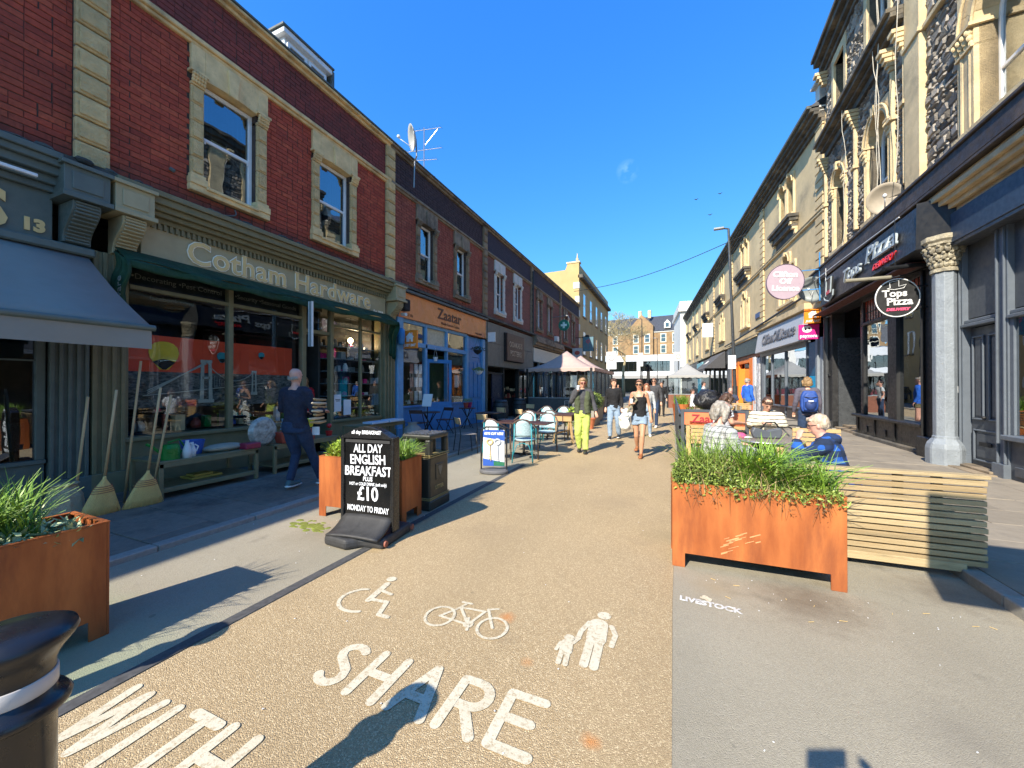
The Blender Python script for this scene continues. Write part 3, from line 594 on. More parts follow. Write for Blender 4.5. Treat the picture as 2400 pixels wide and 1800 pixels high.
dish('satellite_dish','round grey dish on a bent pole on the left parapet',(-7.05,9.1,8.85),rad(-42),.2,.34,pole=[(0,.16,-.5),(-.1,.12,-.62),(-.1,.1,-1.4)])
A=thing('tv_aerial','spindly rooftop tv aerial on a mast behind the dish','aerial',(-7.9,10.9,8.4))
a=MB().cyl((0,0,0),(0,0,2.1),.014,n=6)
AG=M('aerial_grey',(.2,.2,.21),.5); a.build('mast',AG,A)
for z_,L_ in ((2.05,1.25),(1.35,1.3),(1.0,.9)):
    b=MB().bar((-L_/2,-.1,z_),(L_/2,.1,z_-.04),.012,.012)
    for i in range(11): x=-L_/2+L_*i/10; b.bar((x,-.1+.2*i/10-.1,z_+.02-.04*i/10),(x,-.1+.2*i/10+.1,z_+.02-.04*i/10),.005,.005)
    b.build('boom',AG,A)
MB().bar((.5,.1,2.0),(.05,0,1.5),.012,.012).build('strut',alum,A)
for y,l in ((11.2,'squat stone chimney stump behind the aerial'),(16.1,'small pale chimney stump further along the left parapet')):
    c=thing('chimney',l,'chimney',(-7.9,y,8.2)); MB().b(-.3,.3,-.45,.45,0,.5).build('stack',stone_dk,c,bev=.03); MB().b(-.36,.36,-.52,.52,.505,.6).build('cap',stone_dk,c,bev=.03); MB().cyl((0,.2,.6),(0,.2,.85),.13,.11).build('pot',terra,c)
# ---------------------------------------------------------------- left shopfronts (local x = out to the street, y = along the street)
def part(B,name,mt,boxes,bev=.006,**k):
    # boxes that touch stay one mesh, boxes apart become pieces of their own
    bx=[(min(q[0],q[1]),max(q[0],q[1]),min(q[2],q[3]),max(q[2],q[3]),min(q[4],q[5]),max(q[4],q[5])) for q in boxes]; n=len(bx); g=list(range(n))
    def fd(i):
        while g[i]!=i: i=g[i]
        return i
    for i in range(n):
        for j in range(i):
            if all(bx[i][2*a]<=bx[j][2*a+1]+.003 and bx[j][2*a]<=bx[i][2*a+1]+.003 for a in range(3)): g[fd(i)]=fd(j)
    first=None
    for r in sorted({fd(i) for i in range(n)}):
        m=MB()
        for i in range(n):
            if fd(i)==r: m.b(*bx[i])
        o=m.build(name,mt,B,bev=bev,**k); first=first or o
    return first
def cornice(B,y0,y1,z0,mt,prof,name='cornice',bev=.008):
    m=MB()
    for w,a,b_ in prof: m.b(-.05,w,y0,y1,z0+a,z0+b_)
    return m.build(name,mt,B,bev=bev)
def fluted(B,y0,y1,z0,z1,mt,x=.08,n=4,name='pilaster'):
    m=MB().b(-.3,x-.03,y0,y1,z0,z1).b(-.3,x+.03,y0-.02,y1+.02,z0,z0+.3); w=(y1-y0)/(2*n+1)
    for i in range(n+1): m.b(x-.03,x,y0+2*i*w,y0+(2*i+1)*w,z0+.3,z1)
    return m.build(name,mt,B,bev=.006)
def console(B,yc,mt,ztop=4.32,w=.36):
    m=MB(); m.b(-.05,.42,yc-w/2-.03,yc+w/2+.03,ztop-.36,ztop-.02).b(-.05,.46,yc-w/2-.06,yc+w/2+.06,ztop-.02,ztop+.03).b(-.05,.47,yc-w/2-.05,yc+w/2+.05,ztop-.42,ztop-.36).b(.42,.435,yc-w/2+.04,yc+w/2-.04,ztop-.3,ztop-.08)
    pts=[]
    for i in range(13):
        t=i/12; pts.append((.4-.27*t+.05*sin(t*2*pi),0,ztop-.43-.48*t))
    pts=[(x,yc-w*.36,z) for x,_,z in pts]; m.poly([(0,yc-w*.36,ztop-.43)]+pts+[(0,yc-w*.36,ztop-.93)],(0,w*.72,0))
    for i in range(12):
        t=i/12; m.tube([(.4-.27*t+.05*sin(t*2*pi)+.01,yc-w*.3,ztop-.45-.48*t),(.4-.27*t+.05*sin(t*2*pi)+.01,yc+w*.3,ztop-.45-.48*t)],.016,6)
    return m.build('console',mt,B,bev=.004)
def room(B,y0,y1,z0,z1,depth,mt=None,floor=None):
    mt=mt or mid_in
    return part(B,'interior',mt,[(-depth-.1,-depth,y0,y1,z0,z1),(-depth,-.35,y0-.06,y0,z0,z1),(-depth,-.35,y1,y1+.06,z0,z1),(-depth,-.35,y0,y1,z1,z1+.08),(-depth,-.35,y0,y1,z0-.06,z0)],bev=0)
def pane(B,y0,y1,z0,z1,x=-.03,mt=None): return MB().b(x-.006,x,y0,y1,z0,z1).build('pane',mt or glass,B)
def clutter(B,name,y0,y1,zs,x0,x1,seed,mats,n=30,hmin=.05,hmax=.26):
    r=random.Random(seed); m=MB()
    for z in zs:
        y=y0+.03
        while y<y1-.08:
            w=r.uniform(.05,.16); h=r.uniform(hmin,hmax); x=r.uniform(x0,x1-.08); k=r.randrange(len(mats))
            if r.random()<.45: m.lathe([(w*.4,0),(w*.5,h*.3),(w*.42,h*.7),(w*.25,h*.85),(w*.25,h)],(x,y+w/2,z),10,k)
            else: m.b(x,x+w,y,y+w*.9,z,z+h,k)
            y+=w+r.uniform(.0,.06)
    o=m.build(name,mats,B); o['kind']='stuff'; return o
# L0 -----------------------------------------------------
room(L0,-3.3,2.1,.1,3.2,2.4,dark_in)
part(L0,'fascia',slateblue,[(-.3,.08,-3.4,2.16,3.3,3.98)]); cornice(L0,-3.4,2.16,3.98,slateblue,[(.14,0,.08),(.2,.08,.18),(.28,.18,.28),(.34,.28,.36),(.38,.36,.44)])
console(L0,2.36,slateblue); console(L1,2.83,olive_l)
text('lettering','S',.62,gold,L0,TM(.095,1.66,3.42),.012,bold=.02,ser=.02); text('lettering','13',.2,gold,L0,TM(.09,2.0,3.46),.008,bold=.012,ser=.012)
part(L0,'light_strip',white_pl,[(.36,.4,.4,1.95,4.02,4.06)])
part(L0,'stallriser',slateblue,[(-.3,0,-3.4,2.13,.05,.62),(-.3,.05,-3.4,2.13,.58,.63)]); part(L0,'window_frame',slateblue,[(-.08,.02,2.05,2.13,.63,3.3),(-.08,.02,.3,.38,.63,3.3),(-.06,0,-3.4,2.13,1.86,1.88)])
pane(L0,-3.4,2.05,.63,3.3,mt=glass_r); fluted(L0,2.15,2.5,.05,3.4,slateblue); part(L0,'window_graphic',paper,[(-.12,-.11,1.3,2.0,.75,1.1)])
part(L0,'poster',blackm,[(-.1,-.09,1.0,1.62,1.2,2.9)]); text('lettering','L',.3,yellow,L0,TM(-.08,1.54,1.95),.003,bold=.02); text('lettering','S',.26,yellow,L0,TM(-.08,1.54,1.62),.003,bold=.02)
AW=thing('shop_awning','grey blue sloping shop awning with hanging valance over the left window','awning',(-7.3,0,0))
aw=MB().sheet(lambda u,v:(.16+1.56*u,-3.2+5.64*v,3.27-1.03*u-.05*sin(pi*u)),8,8); aw.build('canvas',grey_cl,AW,solid=.006,smooth=True)
vl=MB().sheet(lambda u,v:(1.72+.012*sin(v*40)*u,-3.2+5.64*v,2.2-.22*u),2,60); vl.build('valance',grey_cl,AW,solid=.005)
MB().cyl((1.72,-3.22,2.225),(1.72,2.47,2.225),.035,n=12).build('front_rail',slateblue,AW,smooth=False); MB().b(.08,.25,-3.3,2.5,3.25,3.36).build('cassette',slateblue,AW,bev=.02)
MB().tube([(.15,2.3,2.75),(.9,2.32,2.95-.3),(1.68,2.3,2.22)],.022,8).build('folding_arm',metal_d,AW)
# L1 hardware shop -----------------------------------------------
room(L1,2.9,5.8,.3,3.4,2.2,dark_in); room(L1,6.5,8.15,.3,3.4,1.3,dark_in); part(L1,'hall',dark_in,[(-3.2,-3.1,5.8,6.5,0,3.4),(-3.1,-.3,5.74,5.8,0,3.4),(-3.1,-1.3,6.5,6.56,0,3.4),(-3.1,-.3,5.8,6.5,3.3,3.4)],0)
part(L1,'fascia',olive_l,[(-.3,.1,3.02,8.2,3.42,4.02)])
cornice(L1,2.65,8.62,4.02,olive,[(.16,0,.07),(.24,.07,.14),(.3,.14,.22),(.36,.22,.32),(.4,.32,.4)])
dn=MB(); y=3.05
while y<8.18: dn.b(.1,.15,y,y+.035,3.93,4.02); y+=.075
dn.build('dentils',olive,L1); console(L1,8.45,olive_l,4.3,.34)
Mx=TM(.12,5.62,3.545)
for s_,off,mt,dx in (('Cotham Hardware',.014,cream,0),('Cotham Hardware',0.0,gold,.012)): text('lettering',s_,.52,mt,L1,TM(.112+dx,5.6,3.555),.006,off=off,ser=.012 if off==0 else .016,sx=.98,spacing=1.04,bold=.004)
text('lettering','Est 1959',.1,cream,L1,TM(.105,7.92,3.49),.003,bold=.002)
fluted(L1,2.53,2.87,.05,3.4,olive,n=3); fluted(L1,8.2,8.62,.05,3.4,olive,n=3)
part(L1,'stallriser',olive,[(-.3,0,2.87,5.78,.05,.74),(-.3,.06,2.87,5.78,.74,.8),(-.35,-.0,6.5,8.2,.05,.7),(-.35,.04,6.5,8.2,.7,.76)])
part(L1,'window_frame',olive,[(-.09,.0,2.87,2.93,.8,3.42),(-.09,.03,4.27,4.35,.8,3.42),(-.09,.03,5.73,5.83,.05,3.42),(-.09,.02,2.93,5.73,2.98,3.04),(-.3,0.0,2.93,5.73,3.38,3.42),(-.09,.03,6.46,6.55,.05,3.42),(-.07,.01,7.39,7.45,.76,3.42),(-.09,.01,8.12,8.2,.76,3.42),(-.08,.01,6.55,8.12,2.95,3.0),(-.3,.0,5.83,6.46,2.72,2.8)])
for a,b_ in ((2.93,4.27),(4.35,5.73)): pane(L1,a,b_,.8,2.98); pane(L1,a,b_,3.04,3.38)
for a,b_ in ((6.55,7.39),(7.45,8.12)): pane(L1,a,b_,.76,2.95,mt=glass); pane(L1,a,b_,3.0,3.42)
pane(L1,5.83,6.46,2.8,3.42)
part(L1,'sign_panel',blackm,[(-.1,-.09,2.95,5.7,3.06,3.36)],0); lettr=M('dim_lettering',(.25,.24,.2),.6)
text('lettering','\u2022Decorating \u2022Pest Control',.115,lettr,L1,TM(-.085,3.6,3.16),.002); text('lettering','\u2022Security \u2022Seasonal Goods',.115,lettr,L1,TM(-.085,5.05,3.16),.002); text('lettering','facebook.com/',.1,lettr,L1,TM(-.085,3.5,2.88),.002)
# green canvas with drooping ends
gc=MB().sheet(lambda u,v:(.13+.3*u,2.72+5.6*v,3.5-.2*u+.02*sin(v*31)*u),6,50).sheet(lambda u,v:(.43+.02*sin(v*45),2.72+5.6*v,3.3-.1*u-.03*abs(sin(v*22))*u),3,90)
gc.build('awning_roll',green_cl,L1,solid=.008,smooth=True)
for y0,zb,s_ in ((2.72,2.2,1),(8.3,2.25,-1)):
    MB().sheet(lambda u,v:(.12+.36*u*(1-.35*v)+.03*sin(v*9),y0+.04*sin(u*16+v*2)+.02*sin(v*13),3.47-.2*u-(3.3-zb)*v),14,14).build('awning_cheek',green_cl,L1,solid=.008,smooth=True)
text('lettering','Hardware',.17,lettr,L1,Matrix.Translation((.49,2.74,2.28))@Matrix.Rotation(-pi/2,4,'X')@TM(0,0,0,'z')@Matrix.Rotation(pi/2,4,'Z') if False else Matrix(((0,-1,0,.46),(0,0,-1,2.66),(1,0,0,2.7),(0,0,0,1))),.002)
bl=MB()
for i,k in enumerate((0,1,0,1,0)): bl.b(.46+.02*i,.48+.02*i,5.52,5.56,2.36,3.28,k)
bl.build('roller_blind_strip',[white_pl,blackm],L1)
# window display: red banner with two balloons and a suspension bridge in front of rock
BN=thing('window_banner','red banner with yellow and teal balloons above a grey bridge, behind the glass','banner',(-7.3,0,0))
part(BN,'backing',M('banner_red',(.95,.09,.03),.6,var=.08,sc=2),[(-.3,-.28,2.95,5.72,1.78,2.36)],0); part(BN,'rock_backing',M('banner_rock',(.07,.07,.065),.9,var=.8,sc=16,col2=(.14,.14,.13),stretch=(1,1,2.5)),[(-.3,-.28,2.95,5.72,1.2,1.78)],0)
def balloon(y,z,r,c1):
    pr=[(.0,-1.25),(.3,-1.2),(.62,-.75),(.9,-.3),(1,.15),(.9,.6),(.62,.9),(.3,1.02),(0,1.05)]
    pts=[(-.27,y+r*a,z+r*b_) for a,b_ in pr]+[(-.27,y-r*a,z+r*b_) for a,b_ in pr[::-1][1:-1]]
    MB().poly(pts,(.01,0,0)).build('balloon',c1,BN); q=[(-.258,y+s*r*a,z+r*b_) for s,a,b_ in ((-1,.12,-1.22),(-1,.62,-.75),(1,.62,-.75),(1,.12,-1.22))]; q2=[(-.258,y-r*.75,z-r*.62)]+[(-.258,y-r*.75+r*1.5*i/8,z-r*.62-.25*r*(-1)*sin(pi*i/8)) for i in range(1,9)]+[(-.258,y+r*.1,z-r*1.22),(-.258,y-r*.1,z-r*1.22)]
    MB().poly(q2,(.006,0,0)).build('balloon_base',blackm,BN)
balloon(3.47,2.06,.2,M('balloon_yellow',(.9,.65,.03),.6)); balloon(4.33,2.08,.085,M('balloon_teal',(.02,.35,.42),.6)); balloon(5.05,2.16,.06,M('balloon_teal2',(.02,.35,.42),.6))
br=MB(); g=-.262
for y,h,w in ((4.07,.64,.2),(4.9,.36,.1)):
    z0=1.32+ (0 if h>.5 else .12)
    for s in (-1,1): br.poly([(g,y+s*w*.5,z0),(g,y+s*w*.2,z0),(g,y+s*w*.16,z0+h),(g,y+s*w*.4,z0+h)],(.012,0,0))
    br.b(g,g+.012,y-w*.45,y+w*.45,z0+h,z0+h+.05).b(g,g+.012,y-w*.3,y+w*.3,z0+h*.55,z0+h*.62).b(g,g+.01,y-w*.62,y+w*.62,z0-.06,z0)
for k in range(3): br.tube([(g+.01,3.25,1.42+.03*k),(g+.01,4.07,1.98-.02*k)],.008,4)
br.tube([(g+.01,4.07+.83*i/10,1.98-.26*sin(pi*i/10)**.8-.14*i/10) for i in range(11)],.008,4); br.bar((g+.01,3.2,1.4),(g+.01,5.2,1.62),.02,.012)
for i in range(1,20): y=4.12+.04*i; br.bar((g+.01,y,1.5+.012*i),(g+.01,y,1.98-.26*sin(pi*(y-4.07)/.83 if y<4.9 else 0)**.8-.1),.004,.004)
br.build('bridge',M('banner_stone',(.5,.52,.45),.7),BN)
# goods behind the glass and on shelves
gm=[blackm,white_pl,metal,green_pl,terra,glassy:=M('glassware',(.35,.42,.45),.12,var=.2),ply,signblue]
clutter(L1,'window_goods',2.95,5.7,[.82],-.7,-.2,3,gm,hmax=.34); clutter(L1,'window_goods',3.0,3.9,[1.1],-.8,-.5,4,[blackm,metal,white_pl],hmax=.4)
part(L1,'display_shelf',blackm,[(-.9,-.35,2.95,3.9,1.05,1.08),(-.9,-.35,2.95,3.9,.8,.82)],0)
part(L1,'display_shelf',M('shelf_glass',(.2,.24,.25),.2),[(-1.0,-.15,6.58,8.1,z,z+.02) for z in (1.0,1.3,1.6,1.9,2.2,2.5)],0)
clutter(L1,'shelf_goods',6.6,8.08,[1.02,1.32,1.62,1.92,2.22,2.52],-.8,-.12,5,[glassy,white_pl,glassy,metal,blackm,pink,glassy],hmax=.2)
part(L1,'notice',paper,[(-.02,-.01,6.6,6.8,.95,1.35),(-.02,-.01,6.88,7.1,.85,1.22)],0); text('lettering','OPENING\nHOURS',.035,blackm,L1,TM(-.005,6.7,1.22),.001)
pb=thing('pendant_bulb','lit globe bulb hanging inside the right hardware window','light bulb',(-8.0,7.75,2.78)); MB().ell((0,0,0),(.07,.07,.075),n=12,m=8).build('bulb',bulb,pb,smooth=True); MB().cyl((0,0,.07),(0,0,.6),.008,n=6).build('flex',blackm,pb)
pl=bpy.data.lights.new('bulb_light','POINT'); pl.energy=14; pl.color=(1,.75,.45); pl.shadow_soft_size=.08; plo=bpy.data.objects.new('bulb_light',pl); COL.objects.link(plo); plo.location=(-7.85,7.75,2.62)
# L2 restaurant ---------------------------------------------------
room(L2,8.9,12.85,.1,3.4,3.0,dark_in); part(L2,'interior_partition',M('interior_green',(.04,.09,.04),.8),[(-.9,-.8,11.4,12.85,.05,2.7)],0)
part(L2,'fascia',orange_f,[(-.3,.1,8.72,14.3,3.55,4.3)],.01); part(L2,'fascia_trim',lead,[(-.05,.2,8.6,14.32,4.305,4.38)]); 
part(L2,'fascia_edge',metal,[(.1,.115,8.72,8.74,3.55,4.3),(.1,.115,14.27,14.3,3.55,4.3)],0)
dkor=M('brown_lettering',(.1,.035,.015),.5,var=.05)
text('lettering','Zaatar',.5,dkor,L2,TM(.108,11.45,3.82),.006,sx=1.15,bold=.006,ser=.01); text('lettering','Middle Eastern Cuisine',.13,dkor,L2,TM(.105,11.5,3.64),.003)
text('lettering','TAKE AWAY',.1,dkor,L2,TM(.105,13.6,3.62),.003); text('lettering','EAT IN',.12,dkor,L2,TM(.105,9.2,3.62),.003)
part(L2,'pilaster',blue_l,[(-.3,.12,8.68,8.94,.05,3.54),(-.3,.16,8.66,8.96,.05,.35),(-.3,.06,14.05,14.3,.05,3.5)],.015)
part(L2,'window_frame',blue_l,[(-.1,.04,8.94,12.82,2.76,2.9),(-.1,.04,8.94,9.0,.95,3.5),(-.1,.04,10.12,10.22,.05,3.5),(-.1,.04,11.34,11.44,2.9,3.5),(-.1,.05,12.74,12.9,.05,3.5),(-.1,.03,8.94,12.82,3.44,3.55),(-.1,.03,11.38,11.46,.05,2.76)],.01)
for a,b_ in ((9.0,10.12),(11.46,12.74)): pane(L2,a,b_,.95,2.76); 
for a,b_ in ((9.0,10.12),(11.44,12.74)): pane(L2,a,b_,2.9,3.44,mt=glass_r)
part(L2,'frosted_pane',M('cream_pane',(.5,.48,.36),.3),[(-.05,-.04,10.22,11.34,2.9,3.44)],0)
part(L2,'stallriser',blue,[(-.3,.02,8.94,10.14,.05,.9),(-.3,.08,8.94,10.16,.9,.95),(-.3,.02,11.46,12.8,.05,.9),(-.3,.06,11.44,12.8,.9,.95)],.01)
part(L2,'stair_panel',blue,[(-.25,-.02,12.9,14.05,.05,3.5)],.01)
part(L2,'panel_moulding',blue,[(-.02,.012,13.0+.36*i,13.3+.36*i,a,b_) for i in range(3) for a,b_ in ((.25,.95),(1.1,2.5))],.012)
D2=MB(); D2.b(-.025,.025,0,.1,0,2.35).b(-.025,.025,.86,.96,0,2.35).b(-.025,.025,.1,.86,2.23,2.35).b(-.025,.025,.1,.86,0,.85).b(-.02,.02,.1,.86,.85,.95).b(.025,.035,.18,.78,.12,.7)
dd=D2.build('door',blue,L2,bev=.006); dd.location=(-.02,10.24,.08); dd.rotation_euler=(0,0,rad(-24)); MB().b(-.004,.004,.1,.86,.95,2.23).build('pane',glass,dd); MB().bar((.05,.91,1.0),(.05,.91,1.2),.02,.02).build('handle',metal,dd)
clutter(L2,'window_notices',9.05,10.1,[1.0],-.3,-.15,8,[blackm,paper,terra],hmax=.15)
nt_=MB()
for i in range(9): nt_.b(-.06,-.052,9.55+.22*(i%3)-.1,9.55+.22*(i%3)+.06,1.1+.42*(i//3),1.1+.42*(i//3)+.3,0 if i%3 else 1)
nt_.build('menu_sheets',[paper,M('menu_red',(.5,.2,.15),.6)],L2)
MB().b(-.05,-.045,12.0,12.3,1.5,1.95).build('notice',paper,L2); MB().bar((-.3,11.6,3.3),(-.3,11.6,2.9),.01,.01).build('flex',blackm,L2)
# L3 bar, L4 cafe, L5 ----------------------------------------------
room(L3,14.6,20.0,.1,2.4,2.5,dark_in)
pg=M('panel_grey',(.15,.145,.12),.55,var=.1,world=True)
part(L3,'fascia_panel',pg,[(-.3,.1,14.45+1.14*i,14.45+1.14*i+1.13,a,b_) for i in range(5) for a,b_ in ((2.42,3.42),(3.43,4.3))],.006)
sg=part(L3,'square_sign',darkwood,[(.16,.24,16.2,18.4,2.75,4.05)],.01); part(L3,'sign_edge',blackm,[(.1,.16,16.12,18.4,2.72,4.05)],0)
text('lettering','OOAKAS S',.36,M('sign_bronze',(.4,.3,.22),.4),L3,TM(.25,17.25,3.42),.006,sx=.95,bold=.004); text('lettering','POSTERIS',.36,bpy.data.materials['sign_bronze'],L3,TM(.25,17.25,3.0),.006,sx=.95,bold=.004)
part(L3,'front_frame',black,[(-.2,.02,14.42,14.62,.05,2.42),(-.2,.02,19.9,20.15,.05,2.42),(-.2,0,16.3,16.4,.05,2.42),(-.2,0,18.2,18.28,.05,2.42),(-.2,.0,14.6,16.3,2.1,2.16)],.006); part(L3,'door',M('navy_door',(.012,.02,.05),.35),[(-.12,-.06,15.2,16.3,.06,2.1)],.01)
part(L3,'stallriser',blackm,[(-.2,0,18.28,19.9,.05,.9)],.01); pane(L3,18.28,19.9,.9,2.4); part(L3,'downpipe',lead,[(.02,.1,14.36,14.42,.05,4.3)],.02)
clutter(L3,'bar_goods',16.5,19.8,[.95,1.3],-.6,-.2,12,[metal,terra,blackm,ply],hmax=.25); part(L3,'counter',blackm,[(-.9,-.3,16.5,19.8,.05,.95)],0)
room(L4,20.4,25.9,.1,2.6,2.5,mid_in); part(L4,'fascia',offwhite,[(-.3,.08,20.3,26.0,2.95,3.75)],.01); cornice(L4,20.2,26.1,3.8,stone_dk,[(.12,0,.1),(.25,.1,.25),(.35,.25,.4),(.3,.4,.6)])
part(L4,'front_frame',grey_pl,[(-.1,.03,20.3+1.1*i,20.38+1.1*i,.05,2.95) for i in range(6)]+[(-.1,.03,20.3,26,2.3,2.4)],.006); pane(L4,20.4,25.9,.8,2.3,mt=glass_r)
part(L4,'stallriser',charcoal,[(-.2,0,20.3,26,.05,.8)],.01)
part(L5,'fascia',charcoal,[(-.3,.1,26.1,32,3.2,4.1)],.01); part(L5,'shop_window',glass_r,[(-.05,-.03,26.4,31.6,.6,3.1)],0); part(L5,'stallriser',charcoal,[(-.2,0,26.1,32,.05,.6)],.01); part(L5,'front_wall',dark_in,[(-.3,-.25,26.1,32,.05,3.2)],0)
part(L4,'bracket_box',white_pl,[(.0,.25,24.6,25.0,4.55,4.9)],.02)
MB().tube([(.12,20.1,4.4),(.12,20.1,8.0)],.05,8).build('downpipe',metal_d,L3)
# cable loops under the first hardware window
cb_=MB().tube([(.05+.06*sin(t*3),4.35-.28*t+.06*sin(t*6),4.72-.26*t*(1.8-t)) for t in [i/10 for i in range(11)]],.012,5).tube([(.02,3.4,4.98),(.05,3.45,4.95)],.03,6); cb_.build('loose_cable',lead,L1)
# projecting signs on the left
def box_sign(name,label,loc,w,h,mt,side=1,th=.06,txt=(),rz=0,frame=None):
    s=thing(name,label,'sign',loc,rz); MB().b(-w/2,w/2,-th/2,th/2,-h/2,h/2).build('panel',mt,s,bev=.008)
    MB().bar((-side*w/2,0,h*.35),(-side*(w/2+.22),0,h*.35),.02,.02).bar((-side*w/2,0,-h*.35),(-side*(w/2+.22),0,-h*.35),.02,.02).build('bracket',metal_d,s)
    for st,sz,x,z,mm,kw in txt: text('lettering',st,sz,mm,s,TM(x,-th/2-.004,z,'y'),.003,**kw)
    return s
def house_icon(s,x,z,r,th):
    m=MB(); y=-th/2-.008
    m.poly([(x-r,y,z),(x,y,z+r*.9),(x+r,y,z),(x+r*.75,y,z),(x+r*.75,y,z-r*.9),(x+r*.3,y,z-r*.9),(x+r*.22,y,z-r*.35),(x-.05*r,y,z-r*.35),(x-.1*r,y,z-r*.9),(x-r*.75,y,z-r*.9),(x-r*.75,y,z)],(0,.006,0)); m.b(x+r*.45,x+r*.62,y,y+.006,z+r*.3,z+r*.85); m.build('house_emblem',white,s)
s1=box_sign('takeaway_sign','orange square sign with white house on the blue shopfront','',0,0,je_or) if False else box_sign('takeaway_sign','orange square house emblem sign hanging at the blue restaurant pilaster',(-6.99,9.0,2.9),.5,.52,je_or,txt=[('JUST EAT',.1,0,-.2,white,ms(shear=.2,bold=.004))]); house_icon(s1,0,.07,.15,.06)
lan=thing('wall_lantern','rounded blue wall lantern on the left blue pilaster','lantern',(-7.05,8.66,2.95)); MB().lathe([(.04,-.24),(.1,-.2),(.115,0),(.1,.2),(.04,.24)],n=14).build('body',blue,lan,smooth=True); MB().bar((-.15,0,.1),(-.28,0,.1),.03,.03).build('bracket',metal_d,lan)
spk=thing('camera_box','black box light with small white camera beside the olive console','security light',(-7.0,8.75,3.85)); MB().b(-.12,.12,-.12,.12,-.16,.16).build('housing',blackm,spk,bev=.02); MB().cyl((-.1,0,-.25),(.1,-.06,-.28),.045).build('camera',white_pl,spk,smooth=False)
ls=box_sign('small_lit_sign','small white projecting box sign at the right end of the orange fascia',(-6.95,14.3,3.6),.34,.4,white_pl,frame=1); 
ph=thing('pharmacy_sign','round green sign with pale cross on the far left brickwork','sign',(-6.45,24.0,5.5)); MB().cyl((0,-.06,0),(0,.06,0),.36,n=28).build('disc',M('pharmacy_green',(.01,.18,.12),.4),ph,bev=.01)
MB().b(-.2,.2,-.075,-.06,-.07,.07).b(-.07,.07,-.078,-.06,-.2,.2).build('cross',M('cross_pale',(.55,.75,.72),.4),ph,bev=.015); MB().tube([(-.75,0,.55),(.25,0,.62),(.34,0,.4),(.3,0,.2)],.025,8).build('bracket',metal,ph)
pu=thing('pub_sign','hanging pub sign with a pink picture on blue at the end of the terrace','sign',(-6.2,30.5,5.0)); MB().b(-.42,.42,-.04,.04,-.65,.5).build('board',M('pub_blue',(.1,.2,.25),.5),pu,bev=.01)
pk=MB(); 
for i in range(16): a=2*pi*i/16; pk.ell((.17*cos(a)*R.uniform(.3,1),-.05,.15+.17*sin(a)*R.uniform(.3,1)),(.05,.015,.05),n=8,m=5)
pk.bar((0,-.05,0),(0,-.05,-.45),.03,.01); pk.build('picture',M('rose_pink',(.45,.12,.16),.6),pu); MB().b(-.48,.48,-.05,.05,.5,.56).b(-.25,.25,-.05,.05,.56,.66).b(-.45,-.42,-.05,.05,-.68,.5).b(.42,.45,-.05,.05,-.68,.5).b(-1.1,-.45,-.02,.02,.45,.5).build('frame',black,pu,bev=.01)
ro=box_sign('oval_emblem_sign','grey square sign with small red oval near the pub sign',(-6.55,28.2,4.05),.75,.7,M('sign_grey',(.5,.5,.5),.4),txt=[]); MB().lathe([(.001,0),(.2,0),(.2,.01),(.001,.01)],n=20).xf(Matrix.Translation((0,-.05,0))@Matrix.Rotation(pi/2,4,'X')@Matrix.Diagonal((1,.75,1,1))).build('emblem',M('dull_red',(.45,.08,.06),.4),ro)
# ---------------------------------------------------------------- right-hand buildings: local x = out to the street, local y = towards the camera
A1=thing('pizza_building','three storey rubble stone building over the black pizza shop','building',(5.0,11,0),rad(180-1.9))
A2=thing('grey_shop_building','stone building over the grey painted shopfront and panelled door','building',(5.0,11,0),rad(180-1.9))
RC=thing('ashlar_terrace','long honey stone building with arched windows over the off licence','building',(5.25,17.5,0),rad(183.9))
for o in (A1,A2,RC): o['group']='stone buildings on the sunny side'
bpy.context.view_layer.update()
def rubfn(mb,k,p):
    l,h,v=k; r=random.Random(int(v*1000+l*100+h*10)); c=.02
    j=lambda a:r.uniform(-a,a)
    b=[(-.08,0,0),(-.08,l,0),(-.08,l,h),(-.08,0,h)]; m=[(0+j(.006),0+abs(j(.012)),0+abs(j(.01))),(0,l-abs(j(.012)),abs(j(.01))),(0,l-abs(j(.012)),h-abs(j(.01))),(0,abs(j(.012)),h-abs(j(.01)))]
    f=[(.035+j(.025),c+abs(j(.03)),c+abs(j(.015))),(.035+j(.025),l-c-abs(j(.03)),c+abs(j(.015))),(.035+j(.025),l-c-abs(j(.03)),h-c-abs(j(.015))),(.035+j(.025),c+abs(j(.03)),h-c-abs(j(.015)))]
    mb.add(b+m+f,[(0,1,5,4),(1,2,6,5),(2,3,7,6),(3,0,4,7),(4,5,9,8),(5,6,10,9),(6,7,11,10),(7,4,8,11),(8,9,10,11)])
def rubble(parent,areas,limit):
    it=[]
    for y0,y1,z0,z1 in areas:
        z=z0
        while z<z1-.04:
            h=R.choice((.09,.12,.15,.19)); h=min(h,z1-z); y=y0
            while y<y1-.02:
                l=R.choice((.12,.17,.22,.28,.34)); l=min(l,y1-y)
                if y1-y-l<.08: l=y1-y
                if h>.05: it.append(((round(l-.012,2),round(h-.012,2),R.randrange(5)),(0,y+.006,z+.006),None))
                y+=l
            z+=h
    pieces(parent,it,'rubble_stone',rubfn,rubble_m,limit)
